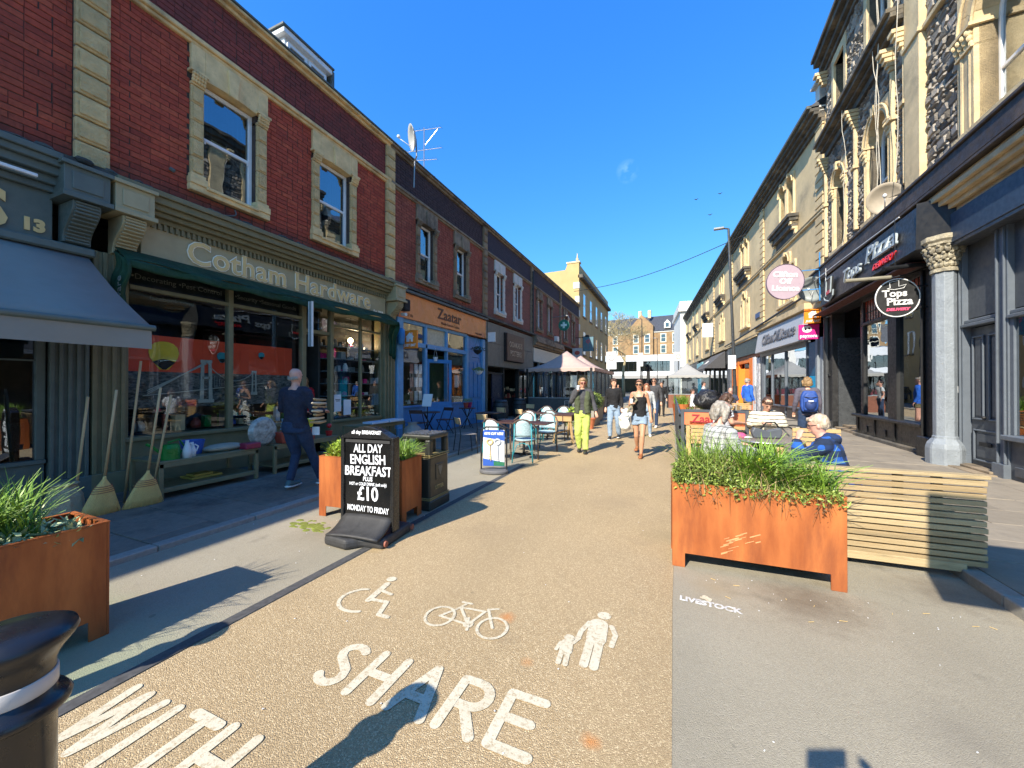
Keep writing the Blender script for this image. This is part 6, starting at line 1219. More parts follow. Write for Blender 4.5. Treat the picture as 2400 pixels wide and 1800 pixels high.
for st,sz,z,kw in (('ALL DAY',.115,.86,ms(sx=.85)),('ENGLISH',.13,.745,ms(sx=.95)),('BREAKFAST',.13,.63,ms(sx=.95)),('PLUS',.06,.575,{}),('HOT or COLD DRINK (soft only)',.042,.53,ms(sx=.85)),('£10',.19,.385,ms(sx=1.0)),('MONDAY TO FRIDAY',.08,.27,ms(sx=.72))):
    text('lettering',st,sz,chalk,AB,Matrix.Translation((0,-.037,z))@Matrix.Rotation(rad(R.uniform(-1.6,1.0)),4,'Y')@TM(0,0,0,'y'),.001,bold=sz*.022,shear=R.uniform(-.05,.08),**kw)
text('lettering','all day BREAKFAST',.05,chalk,AB,TM(.0,-.063,1.045,'y'),.001,bold=.0015,shear=.1)
for x in (-.34,.34): MB().cyl((x,.28,.05),(x+.04*(1 if x>0 else -1),.28,.05),.03,n=12).build('wheel',M('wheel_red',(.25,.08,.05),.6),AB)
for x in (.36,): MB().cyl((x,-.2,.05),(x+.02,-.2,.05),.028,n=12).build('wheel',bpy.data.materials['wheel_red'],AB)
KB=thing('keys_board','white and blue pavement sign for key cutting with a gold key picture','sign board',(-2.93,6.12,0),rad(14))
MB().poly([(.26*cos(a)*1.0,.17*sin(a),0) for a in [2*pi*i/24 for i in range(24)]],(0,0,.07)).build('base',M('base_grey',(.12,.12,.125),.6),KB,bev=.02)
MB().tube([(-.23,0,.07),(-.23,0,.72),(-.2,0,.79),(-.13,0,.82),(.13,0,.82),(.2,0,.79),(.23,0,.72),(.23,0,.07)],.014,8).build('frame',blackm,KB); MB().b(-.195,.195,-.008,.008,.12,.77).build('panel',white_pl,KB,bev=.02)
MB().poly([(-.195,-.012,.64),(.195,-.012,.58),(.195,-.012,.75),(.17,-.012,.77),(-.17,-.012,.77),(-.195,-.012,.75)],(0,.003,0)).build('blue_print',signblue,KB); MB().poly([(-.195,-.012,.13),(.195,-.012,.13),(.195,-.012,.2),(-.195,-.012,.26)],(0,.003,0)).build('blue_print',signblue,KB)
MB().poly([(.0,-.014,.135),(.195,-.014,.135),(.195,-.014,.2),(.0,-.014,.22)],(0,.003,0)).build('green_print',M('print_green',(.02,.15,.07),.5),KB)
text('lettering','KEYS CUT HERE',.06,white,KB,TM(0,-.014,.685,'y'),.001,bold=.003,shear=.15,sx=.8)
def key(x,mt,nm):
    m=MB().tube([(x+.05*cos(a),-.018,.56+.045*sin(a)) for a in [i*pi/8 for i in range(17)]],.017,6,caps=False).bar((x,-.018,.52),(x+.02,-.018,.22),.028,.008)
    for z in (.26,.3,.34): m.bar((x+.015,-.018,z),(x-.02,-.018,z),.016,.008)
    m.build(nm,mt,KB)
key(-.07,gold,'gold_key'); key(.07,M('key_silver',(.5,.52,.55),.4),'silver_key')
for x in(-.1,.1): MB().tube([(x,0,.76),(x,-.03,.79),(x,0,.83)],.008,6).build('hook',blackm,KB)
LB=thing('litter_bin','square dark green black litter bin with gold bands beside the planter','litter bin',(-2.98,4.16,0),rad(2)); bm2=M('bin_black',(.028,.03,.024),.4,var=.2,sc=5)
MB().b(-.22,.22,-.24,.24,.0,.12).build('base',bm2,LB,bev=.012); MB().b(-.205,.205,-.225,.225,.12,.66).build('body',bm2,LB,bev=.025,seg=2); MB().b(-.21,.21,-.23,.23,.88,.94).b(-.21,-.13,-.23,-.15,.68,.88).b(.13,.21,-.23,-.15,.68,.88).b(-.21,-.13,.15,.23,.68,.88).b(.13,.21,.15,.23,.68,.88).b(-.1,.1,-.1,.1,.68,.88).build('hood',bm2,LB,bev=.02,seg=2)
for z in (.125,.145,.655,.68): MB().b(-.215,.215,-.235,.235,z,z+.01).build('gold_band',M('bin_gold',(.3,.24,.1),.4) if 'bin_gold' not in bpy.data.materials else bpy.data.materials['bin_gold'],LB)
MB().b(.205,.215,-.09,.09,.36,.56).build('crest_panel',bm2,LB,bev=.005); MB().poly([(.216,-.05,.5),(.216,0,.4),(.216,.05,.5),(.216,.05,.53),(.216,-.05,.53)],(.003,0,0)).build('crest',M('crest_grey',(.12,.12,.1),.5),LB); text('lettering','LITTER',.065,bpy.data.materials['bin_gold'],LB,TM(.207,0,.24,'x'),.002,bold=.002)
for i in range(70): pass
m=MB()
for i in range(240): m.ell((R.uniform(-.19,.19),R.uniform(-.21,.21),.945),(.012,.012,.006),n=5,m=3)
o=m.build('studded_top',metal,LB); o['kind']='stuff'
# ---------------------------------------------------------------- brooms, shop benches and goods
def broom(label,loc,rz,tilt,L,w=.34,hd=True):
    s=thing('broom' if hd else 'wooden_pole',label,'broom' if hd else 'pole',loc,rz)
    T=Matrix.Rotation(tilt,4,'X')
    m=MB().tube([(0,0,.45 if hd else 0),(0,0,L)],.0135,8).xf(T); m.build('handle',M('broom_pole',(.55,.38,.2),.6,var=.15) if 'broom_pole' not in bpy.data.materials else bpy.data.materials['broom_pole'],s,smooth=True)
    if hd:
        n=14; rows=[(0,.5*w,.05),(.12,.44*w,.05),(.24,.33*w,.048),(.33,.24*w,.045),(.39,.13*w,.035),(.44,.05*w,.022),(.48,.035*w,.018)]
        m=MB().tube([(0,0,z) for z,_,_ in rows],[(a,b_*.8) for _,a,b_ in rows],20,side=(1,0,0)).xf(T); m.build('bristle_body',straw,s,smooth=True)
        st=MB()
        for i in range(240):
            u=R.uniform(-1,1); v=R.uniform(-1,1)*(1-u*u)**.5; st.tube([(u*.24*w,v*.036,.33),(u*.44*w,v*.042,.12),(u*.53*w+R.uniform(-.008,.008),v*.05,R.uniform(-.012,.015))],[.002,.0022,.0015],3,caps=False)
        st=st.xf(T).build('bristles',straw,s); st['kind']='stuff'
        b=MB()
        for z,a in ((.36,.21),(.335,.245),(.31,.272),(.285,.3)): b.tube([(a*w*cos(t),.04*sin(t),z) for t in [i*pi/12 for i in range(25)]],.004,4,caps=False)
        b.xf(T).build('binding',M('binding_red',(.35,.1,.05),.6) if 'binding_red' not in bpy.data.materials else bpy.data.materials['binding_red'],s)
    return s
# wall is to the left (-x): tilt the handles back towards it
broom('straw broom with a long pale handle, nearer the awning',(-6.15,2.22,.05),rad(90),rad(14),1.5); broom('straw broom with splayed bristles beside the shop bench',(-6.12,2.6,.05),rad(86),rad(17),1.55,.38)
broom('tall wooden pole standing between the two straw brooms',(-6.45,2.55,.05),rad(90),rad(12),1.85,hd=False); broom('pale handle leaning leftmost against the fluted pilaster',(-6.5,2.12,.05),rad(90),rad(14),1.42,hd=False); broom('thin handle behind the splayed broom',(-6.35,2.78,.05),rad(92),rad(17),1.45,hd=False)
bs=thing('paper_sack','crumpled pale sack on the paving behind the left broom','sack',(-6.35,2.0,.05)); MB().lathe([(.1,0),(.17,.06),(.15,.25),(.1,.36),(.13,.4)],n=9).build('bag',M('kraft',(.45,.35,.22),.9,bp=.03,bsc=14),bs,bev=.01)
def shopbench(label,x0,x1,y0,y1,h=.5):
    s=thing('display_bench',label,'bench',((x0+x1)/2,(y0+y1)/2,.05)); a,b_=(x1-x0)/2,(y1-y0)/2
    for X in (-a,a-.05):
        for Y in (-b_,b_-.05): MB().b(X,X+.05,Y,Y+.05,0,h-.03).build('leg',olive,s,bev=.004)
    MB().b(-a,a,-b_,b_,h-.03,h).b(a-.02,a,-b_,b_,h-.09,h-.03).build('top',olive,s,bev=.005); MB().b(-a+.02,a-.02,-b_+.02,b_-.02,.1,.125).b(a-.045,a-.005,-b_+.05,b_-.05,.08,.14).build('shelf',olive,s,bev=.004); return s
shopbench('olive display bench with lower shelf nearest the brooms',-6.95,-6.2,2.8,4.1); shopbench('olive display bench behind the walking man',-6.95,-6.25,4.4,5.75); shopbench('olive display bench under the glazed right display',-6.95,-6.45,6.5,8.1,.6)
zb=.55
def item(name,label,cat,loc,mb,mt,rz=0,**k): o=mb.build(name,mt,loc=loc,**k); o.rotation_euler=(0,0,rz); tag(o,label,cat); return o
c_=thing('watering_can','bright green watering can on the nearest bench','watering can',(-6.33,2.98,zb)); MB().lathe([(.1,0),(.105,.15),(.085,.2),(.06,.21)],n=16).build('body',green_pl,c_,smooth=False); MB().tube([(0,-.09,.08),(0,-.2,.2),(0,-.26,.24)],.018,8).build('spout',green_pl,c_); MB().tube([(0,.09,.05),(0,.17,.14),(0,.1,.26),(0,-.03,.23)],.012,8).build('handle',green_pl,c_)
for k,(y,x) in enumerate(((3.14,-6.26),(3.22,-6.3))):
    c_=thing('plastic_jug',('white plastic jug with handle beside the green can','smaller white jug right of the first white jug')[k],'jug',(x,y,zb)); q=1-.15*k; MB().lathe([(.05*q,0),(.055*q,.1*q),(.03*q,.18*q),(.02*q,.22*q),(.022*q,.24*q)],n=12).build('body',white_pl,c_,smooth=True); MB().tube([(0,.03,.2*q),(0,.075,.16*q),(0,.05,.08*q)],.01,6).build('handle',white_pl,c_)
item('bucket','dark blue bucket behind the white jugs','bucket',(-6.55,3.35,zb),MB().lathe([(.1,0),(.14,.2),(.15,.2),(.11,.0)],n=18),signblue)
item('compost_bag','flat beige bag lying on the nearest bench','bag',(-6.45,3.72,zb+.05),MB().ell((0,0,0),(.17,.3,.06),n=14),M('beige_sack',(.4,.34,.25),.8,bp=.02,bsc=10),smooth=True)
fan=thing('round_bundle','round clear wrapped bundle standing between the benches','package',(-6.4,4.3,.78)); MB().lathe([(.02,-.08),(.2,-.06),(.25,0),(.2,.06),(.02,.08)],n=22).xf(Matrix.Rotation(pi/2,4,'Y')).build('wrap',M('cellophane',(.4,.4,.36),.15,var=.5,sc=14,bp=.02,bsc=20),fan,smooth=False)
item('trough','dark red plastic plant trough on the second bench','plant trough',(-6.4,4.85,zb+.0),MB().poly([(0,-.32,0),(0,.32,0),(0,.38,.2),(0,-.38,.2)],(.18,0,0)),terra,bev=.01)
item('crate','blue stack of trays on the second bench','trays',(-6.6,4.75,zb+.2),MB().b(0,.2,0,.3,0,.03).b(0,.2,.01,.31,.05,.08).b(0,.2,.02,.32,.1,.13).b(0,.2,.03,.33,.15,.2),M('tray_blue',(.2,.38,.55),.4))
item('basket','yellow green plastic basket on the second bench','basket',(-6.6,5.3,zb+.2),MB().lathe([(.1,0),(.15,.16),(.14,.16),(.09,.02)],n=14),yellow)
item('red_box','flat red box with white print on the nearest bench','box',(-6.35,4.0,zb),MB().b(0,.18,-.12,.12,0,.09),M('box_red',(.3,.02,.06),.4),bev=.01)
item('box_lid','long pale blue flat boxes on the far display bench','boxes',(-6.6,6.75,zb+.12),MB().b(0,.3,0,.55,0,.05).b(0,.3,.6,1.1,0,.06),M('pale_box',(.5,.58,.7),.5),bev=.008)
item('bag','grey sack bundle by the blue pilaster','sack',(-6.3,8.2,.05),MB().lathe([(.2,0),(.27,.15),(.22,.4),(.1,.5),(.15,.55)],n=11),M('grey_sack',(.3,.28,.26),.8,bp=.04,bsc=9),smooth=True)
item('flower_pot','red flower in a pot on the second bench end','pot',(-6.4,5.65,zb),MB().lathe([(.05,0),(.07,.1)],n=12).ell((0,0,.2),(.05,.05,.05)),red_m)
item('pebble_tray','low tray of small goods on the lower shelf','tray',(-6.6,3.5,.18),MB().b(-.15,.15,-.2,.2,0,.03).b(-.1,.1,-.15,.1,.03,.06),M('tray_yellow',(.4,.3,.06),.6))
# hanging baskets and restaurant furniture
for k,(y,z) in enumerate(((13.15,2.95),(13.25,2.15))):
    hb=thing('hanging_basket',('upper hanging basket with dark foliage on the blue wall','lower hanging basket with pale trailing plant on the blue wall')[k],'hanging basket',(-7.0,y,z)); MB().lathe([(.02,-.16),(.12,-.1),(.17,0),(.165,0)],n=14).build('basket',(blackm,white_pl)[k],hb); leaves(260,0,0,.2,.2,-.05,.2,rr,.04).build('plant',(leafd,leafm)[k],hb,fix=False); MB().tube([(-.15,0,0),(0,0,.5),(.15,0,0)],.005,4).bar((0,0,.5),(-.3,0,.55),.015,.015).build('chain',blackm,hb)
hp=thing('hanging_pot','small white hanging pot in the blue doorway','pot',(-7.15,10.5,2.45)); MB().lathe([(.05,-.08),(.08,.05)],n=12).build('pot',white_pl,hp); MB().tube([(-.07,0,.05),(0,0,.35),(.07,0,.05)],.004,4).build('cord',white_pl,hp)
def ftable(label,loc,r=.3,mt=None,top='r'):
    s=thing('cafe_table',label,'table',loc); MB().cyl((0,0,.7),(0,0,.725),r,n=24).build('tabletop',mt or darkwood,s,bev=.004)
    for a in (0,pi/2): 
        MB().bar((r*.8*cos(a),r*.8*sin(a),0),(-r*.7*cos(a),-r*.7*sin(a),.7),.02,.02).build('leg',blackm,s); MB().bar((-r*.8*cos(a),-r*.8*sin(a),0),(r*.7*cos(a),r*.7*sin(a),.7),.02,.02).build('leg',blackm,s)
    return s
ftable('small dark folding table at the blue shopfront, left of its open door',(-6.75,9.6,.05),.33); ftable('small dark folding table holding red flower pots by the blue wall',(-6.75,11.9,.05),.3)
for k in range(2):
    q=thing('flower_pot',('red flower pot on the left half of the table by the blue wall','magenta flower pot on the right half of the table by the blue wall')[k],'pot',(-6.75,11.8+.26*k,.775)); MB().lathe([(.06,0),(.1,.18),(.11,.19)],n=14).build('pot',(terra,M('pot_magenta',(.35,.02,.12),.4))[k],q); leaves(120,0,0,.1,.1,.18,.16,rr,.03).build('plant',leafm,q,fix=False)
def foldchair(label,loc,rz):
    s=thing('folding_chair',label,'chair',loc,rz); MB().b(-.19,.19,-.19,.19,.44,.46).build('seat',darkwood,s); MB().b(-.19,.19,-.2,-.18,.72,.82).build('backrest',darkwood,s)
    for x in (-.19,.19): MB().bar((x,.2,0),(x,-.2,.82),.018,.018).build('leg',blackm,s); MB().bar((x,-.2,0),(x,.16,.45),.018,.018).build('leg',blackm,s)
foldchair('dark folding chair left of the small table at the blue shopfront',(-6.7,9.0,.05),rad(10)); foldchair('dark folding chair right of the small table at the blue shopfront',(-6.6,10.2,.05),rad(170))
ms_=thing('menu_stand','white menu board on a thin black stand by the blue pilaster','menu stand',(-6.4,9.0,.05)); MB().cyl((0,0,0),(0,0,1.0),.015,n=8).cyl((0,0,0),(0,0,.02),.18,n=18).build('stand',blackm,ms_); MB().ob((0,0,1.1),(.3,.02,.36),Matrix.Rotation(rad(-15),3,'X')).build('board',paper,ms_)
for k,(y,l) in enumerate(((15.0,'dark barrel left of the bar doorway'),(17.2,'dark barrel right of the bar doorway'))):
    b_=thing('barrel',l,'barrel',(-6.85,y,.05)); MB().lathe([(.27,0),(.33,.25),(.345,.45),(.33,.65),(.27,.9)],n=20).build('staves',M('barrel_dark',(.04,.045,.05),.5,var=.3) if k==0 else bpy.data.materials['barrel_dark'],b_,smooth=True)
    for z,r_ in ((.1,.305),(.3,.342),(.6,.342),(.8,.305)): MB().lathe([(r_,z),(r_+.006,z),(r_+.006,z+.04),(r_,z+.04)],n=20).build('hoop',metal_d,b_)
# wicker bistro chairs ---------------------------------------------
def bistro(label,loc,rz,wm):
    s=thing('bistro_chair',label,'chair',loc,rz,'wicker bistro chairs on the left')
    MB().poly([(.22*cos(a),.22*sin(a),.44) for a in [2*pi*i/20 for i in range(20)]],(0,0,.03)).build('seat',wm,s,bev=.01)
    MB().sheet(lambda u,v:((.235-.02*v)*sin((u-.5)*1.9),-.2-.05*v+.11*(2*u-1)**2,.52+.34*v*(1-.55*abs(2*u-1)**2.6)),12,6).build('backrest',wm,s,solid=.014,smooth=True)
    a_=MB().tube([(.27,.16,0),(.26,.17,.45),(.27,.14,.64),(.26,-.05,.7),(.21,-.19,.78),(.1,-.25,.865),(0,-.26,.88),(-.1,-.25,.865),(-.21,-.19,.78),(-.26,-.05,.7),(-.27,.14,.64),(-.26,.17,.45),(-.27,.16,0)],.014,8); a_.build('arm_hoop',bamboo,s,smooth=True)
    for x in (-1,1): MB().tube([(x*.17,-.2,.8),(x*.18,-.19,.45),(x*.21,-.26,0)],.013,8).build('leg',tealmet,s,smooth=True)
    for x in (-1,1): MB().tube([(x*.2,-.24,.14),(x*.12,-.2,.36),(0,-.2,.4)],.009,6).build('brace',tealmet,s,smooth=True)
    MB().tube([(.22*cos(2*pi*i/20),.22*sin(2*pi*i/20),.43) for i in range(21)],.013,6,caps=False).build('seat_ring',bamboo,s,smooth=True)
    return s
bz=[(-2.82,7.35,'nearest blue wicker chair, its woven back to the camera',12,0),(-3.42,7.25,'white backed wicker chair left of the nearest blue one, behind the keys board',-6,1),(-3.4,8.75,'blue wicker chair across the first table, on its wall side',175,0),(-2.8,8.8,'blue wicker chair across the first table, on its path side',190,0),(-3.65,10.1,'white backed wicker chair in the middle row',2,1),(-3.1,10.4,'blue wicker chair beside the white one in the middle row',-8,0),(-3.85,11.9,'farthest blue wicker chair on the wall side',180,0),(-3.3,12.1,'farthest blue wicker chair on the path side',186,0)]
bpro={}
for x,y,l,a,k in bz:
    if k not in bpro: bpro[k]=bistro(l,(x,y,.0),rad(a),(wick,wickw)[k])
    else: dup(bpro[k],(x,y,0),rad(a),l)
def sqtable(label,loc,sx,sy,mt,h=.74,rz=0):
    s=thing('cafe_table',label,'table',loc,rz); MB().b(-sx/2,sx/2,-sy/2,sy/2,h-.03,h).build('tabletop',mt,s,bev=.006); MB().cyl((0,0,.02),(0,0,h-.03),.03,n=10).build('pedestal',blackm,s); MB().b(-.25,.25,-.03,.03,0,.03).b(-.03,.03,-.25,.25,.03,.04).build('base',blackm,s); return s
sqtable('dark wooden table in front of the nearest blue wicker chairs',(-3.1,8.05,0),1.25,.62,darkwood); sqtable('dark wooden table between the middle and farthest wicker chairs',(-3.5,11.1,0),1.2,.6,darkwood)
def woodchair(label,loc,rz):
    s=thing('school_chair',label,'chair',loc,rz,'plywood backed cafe chairs'); MB().b(-.19,.19,-.19,.2,.44,.455).build('seat',M('seat_grey',(.22,.2,.18),.5) if 'seat_grey' not in bpy.data.materials else bpy.data.materials['seat_grey'],s,bev=.01); MB().sheet(lambda u,v:(-.19+.38*u,-.22-.03*v+.03*(2*u-1)**2,.68+.15*v),8,3).build('backrest',ply,s,solid=.014,bev=.006)
    for x in (-.18,.18): MB().tube([(x,-.25,0),(x,-.19,.44),(x,-.24,.82)],.011,6).build('leg',metal_d,s,smooth=True); MB().tube([(x,.22,0),(x,.18,.44)],.011,6).build('leg',metal_d,s,smooth=True)
    return s
wc=woodchair('nearest plywood backed chair, standing alone left of the keys board',(-4.4,7.7,.0),rad(-40)); dup(wc,(-4.45,8.9,0),rad(-15),'plywood backed chair behind the nearest one'); dup(wc,(-4.85,11.0,0.05),rad(-20),'plywood backed chair near the barrels, left of a pair'); dup(wc,(-4.3,11.2,0),rad(-30),'plywood backed chair beside the farther wicker chairs'); dup(wc,(-4.9,13.0,.05),rad(160),'farthest plywood backed chair, facing the camera')
sqtable('dark table beside the plywood chairs',(-4.9,9.9,.05),.6,.6,darkwood)
ht=thing('pine_table','small pine side table with slanting legs beside the woman in yellow trousers','table',(-2.65,10.5,0),rad(-8)); MB().b(-.25,.25,-.5,.5,.74,.78).b(-.02,.0,-.5,.5,.55,.74).build('tabletop',darkwood,ht); MB().b(-.24,.24,-.49,-.46,.6,.74).b(-.24,.24,.46,.49,.6,.74).build('apron',wood_p,ht)
for x in (-1,1):
    for y in (-1,1): MB().bar((x*.28,y*.5,0),(x*.17,y*.42,.75),.045,.045).build('leg',wood_p,ht)
    MB().bar((x*.24,-.46,.25),(x*.24,.46,.25),.03,.04).build('rail',wood_p,ht)
# ---------------------------------------------------------------- right-hand seating
BR=thing('barrier','dark grey slatted barrier with planter troughs running along the path','barrier',(.14,7.8,0))
for i in range(11): MB().b(-.04,.04,1.6*i,1.6*i+.08,0,1.02).build('post',charcoal,BR,bev=.004)
for z in (.25,.5,.75,.98): MB().b(-.02,.02,0,16.1,z,z+.06).build('rail',charcoal,BR)
pb_=thing('banner_frame','orange restaurant banner in a grey frame at the near end of the barrier','banner',(.18,7.75,0))
MB().b(-.03,.03,-.03,.03,0,1.12).b(1.0,1.06,-.03,.03,0,1.12).b(.03,1.0,-.03,.03,1.07,1.12).build('frame',grey_pd,pb_,bev=.004); MB().b(.03,1.0,-.02,.0,.84,1.07).build('panel',M('banner_orange',(.75,.2,.08),.45),pb_); text('lettering','Zaatar',.2,M('banner_letters',(.3,.02,.03),.5),pb_,TM(.42,-.026,.89,'y'),.002,bold=.004,ser=.006)
MB().b(.06,.14,-.02,.03,0,.82).build('timber_post',wood_p,pb_)
def slatbench(label,loc,rz,w=1.2,back=True,mt=None):
    s=thing('garden_bench',label,'bench',loc,rz,'slatted timber benches on the right'); mt=mt or wood_p
    for i in range(5): MB().b(-w/2,w/2,-.2+.09*i,-.125+.09*i,.43,.455).build('seat_slat',mt,s)
    if back:
        for i in range(6): MB().b(-w/2,w/2,-.27,-.245,.5+.07*i,.555+.07*i).build('back_slat',mt,s)
    for x in (-w/2+.05,w/2-.1):
        MB().b(x,x+.05,-.245,-.2,0,.92).build('leg',wood_g,s); MB().b(x,x+.05,.18,.23,0,.43).build('leg',wood_g,s)
    return s
b0=slatbench('slatted bench behind the orange banner, its back to the camera',(.85,8.0,0),0,1.1); slatbench('short slatted bench between the striped jumper and the blue checked man',(2.0,7.35,0),rad(2),.6); dup(b0,(1.9,11.4,0),rad(175),'slatted bench in front of the bicycles')
dup(b0,(1.8,14.5,0),rad(90),'slatted bench farther along the right seating')
b4=dup(b0,(2.1,16.8,0),rad(10),'far slatted bench where a man in dark top sits')
sk=thing('refuse_sack','shiny black refuse sack slumped over the orange banner frame','sack',(.62,8.15,1.1)); m=MB().ell((0,0,.18),(.24,.18,.19),n=28,m=18)
m.v=[tuple(Vector(p)*(1+.16*noise.noise(Vector(p)*7)+.07*noise.noise(Vector(p)*19))) for p in m.v]; m.v=[(x+(.04 if z>.3 else 0),y,max(z,0)+(-.06*x if z>.3 else 0)) for x,y,z in m.v]; m.build('bag',bag_m,sk,smooth=True)
def rtable(label,loc,r,mt,h=.74):
    s=thing('round_table',label,'table',loc); MB().lathe([(r-.01,h-.03),(r,h-.025),(r,h-.008),(r-.015,h)],n=40).build('tabletop',mt,s); MB().tube([((r+.002)*cos(2*pi*i/40),(r+.002)*sin(2*pi*i/40),h-.016) for i in range(41)],.012,6,caps=False).build('rim',alum,s,smooth=True); MB().cyl((0,0,.05),(0,0,h-.03),.03,n=12).build('pedestal',metal,s)
    for a in range(4): MB().bar((0,0,.08),(.28*cos(a*pi/2+.6),.28*sin(a*pi/2+.6),.02),.04,.03).build('foot',metal,s)
    return s
tt=M('table_grey_wood',(.25,.21,.18),.35,var=.2,sc=6)
rtable('near round table between the grey haired pair',(1.02,5.1,0),.36,alum); rtable('second round table in front of the woman in the striped jumper',(1.35,7.05,0),.5,tt,.73)
cu=thing('coffee_glass','tall milky coffee in a glass on the near round table','glass',(1.12,5.12,.75)); MB().lathe([(.028,0),(.04,.1),(.041,.11)],n=16).build('coffee',M('latte',(.62,.4,.2),.2),cu,smooth=True); MB().lathe([(.0,-.002),(.075,.004),(.08,.012),(.03,.004)],n=22).build('saucer',white_pl,cu,smooth=True)
cu=thing('coffee_cup','white cup on its saucer beside the milky coffee','cup',(.9,5.2,.75)); MB().lathe([(.02,0),(.04,.05),(.038,.05),(.018,.005)],n=16).build('cup',white_pl,cu,smooth=True)
hbg=thing('handbag','dark grey leather handbag standing on the second round table','bag',(1.38,7.05,.735),rad(10)); m=MB().poly([(-.2,-.05,.0),(.16,-.05,0),(.2,-.05,.1),(.17,-.05,.17),(-.02,-.05,.12),(-.2,-.05,.17),(-.24,-.05,.1)],(0,.1,0)).build('body',M('grey_leather',(.09,.1,.115),.4),hbg,bev=.02,seg=2); MB().tube([(-.12,0,.12),(-.02,0,.24),(.1,0,.25),(.17,0,.15)],.012,8).build('handle',blackm,hbg,smooth=True)
cp=thing('cap','pink and white cap lying on the second round table','cap',(1.0,7.0,.735)); MB().ell((0,0,.02),(.09,.08,.06),n=14).build('crown',M('cap_pink',(.5,.08,.2),.8),cp,smooth=True); MB().ell((.09,-.02,.01),(.08,.06,.012),n=12).build('peak',white_pl,cp,smooth=True)
def bike(label,loc,rz,c):
    s=thing('bicycle',label,'bicycle',loc,rz,'bicycles by the right pavement')
    for x in (-.5,.52):
        w=MB().tube([(x+.33*cos(a),0,.34+.33*sin(a)) for a in [i*pi/14 for i in range(29)]],.017,6,caps=False).build('wheel',blackm,s,smooth=True); sp=MB()
        for i in range(10): a=i*pi/5; sp.bar((x,0,.34),(x+.33*cos(a),0,.34+.33*sin(a)),.003,.003)
        sp.build('spokes',alum,w)
    f=MB(); P=ms(bb=(-.05,0,.3),st=(-.17,0,.78),hd=(.36,0,.8),hb=(.4,0,.62),rw=(-.5,0,.34),fw=(.52,0,.34))
    for a,b_ in (('bb','st'),('st','hd'),('bb','hb'),('bb','rw'),('st','rw'),('hd','fw')): f.tube([P[a],P[b_]],.016,8)
    f.build('frame',c,s); MB().ell((-.2,0,.88),(.13,.06,.03)).build('saddle',blackm,s,smooth=True); MB().tube([(.45,-.28,.95),(.37,-.1,.98),(.35,.1,.98),(.45,.28,.95)],.013,6).tube([(.36,0,.8),(.36,0,.98)],.014,6).build('handlebar',blackm,s); MB().lathe([(.08,-.01),(.08,.01)],n=16).xf(Matrix.Translation((-.05,0,.3))@Matrix.Rotation(pi/2,4,'X')).build('chainring',metal_d,s)
    return s
bike('black bicycle parked behind the striped jumper',(1.75,9.9,0),rad(15),black); bike('grey bicycle leaning behind the black one',(2.0,10.4,0),rad(170),metal); bike('pale framed bicycle left of the other two',(1.3,10.3,0),rad(30),alum)
pp=thing('planter','tall rusty round planter with grass by the far barrier','planter',(.35,17.5,0)); MB().lathe([(.26,0),(.34,.8),(.31,.8),(.3,.7)],n=18).build('pot',corten,pp); plant('ornamental_grass','grass in the tall rusty planter by the far barrier','plant',(0,0,0),blades(260,.35,17.5,.25,.25,.55,.8,rr,.012,z=.72),grassm)
plant('leafy_shrub','green shrub growing behind the barrier by the black sack','plant',(0,0,0),leaves(700,.36,9.0,.2,.7,.45,.65,rr,.05),leafm)
hf=thing('highchair_table','timber picnic table farther along the right seating','table',(1.1,12.8,0)); MB().b(-.35,.35,-.7,.7,.74,.78).build('tabletop',wood_p,hf)
for x in (-.3,.3):
    for y in (-.6,.6): MB().b(x-.03,x+.03,y-.03,y+.03,0,.74).build('leg',wood_g,hf)
# ---------------------------------------------------------------- people (built facing +y, then turned)
def remesh(mb,name,mats,parent,vox,sm=3,noise_a=0,ns=9,scale=1):
    me=mb.mesh('t'); o=bpy.data.objects.new('t',me); COL.objects.link(o); r=o.modifiers.new('r','REMESH'); r.mode='VOXEL'; r.voxel_size=vox; r.use_smooth_shade=True
    s=o.modifiers.new('s','SMOOTH'); s.iterations=sm; s.factor=.5
    dg=bpy.context.evaluated_depsgraph_get(); dg.update(); m2=bpy.data.meshes.new_from_object(o.evaluated_get(dg)); bpy.data.objects.remove(o)
    if noise_a:
        n=[0]*(3*len(m2.vertices)); m2.vertices.foreach_get('normal',n)
        for i,v in enumerate(m2.vertices):
            c=v.co; k=noise_a*noise.noise(Vector((c.x*ns*1.3,c.y*ns*1.3,c.z*ns*.8)))+noise_a*.5*noise.noise(c*ns*2.6); v.co=c+Vector(n[3*i:3*i+3])*k
    m2.materials.clear(); m2.materials.append(mats); m2.polygons.foreach_set('use_smooth',[True]*len(m2.polygons)); m2.name=name
    return link(name,m2,parent)
def V(*a): return Vector(a)
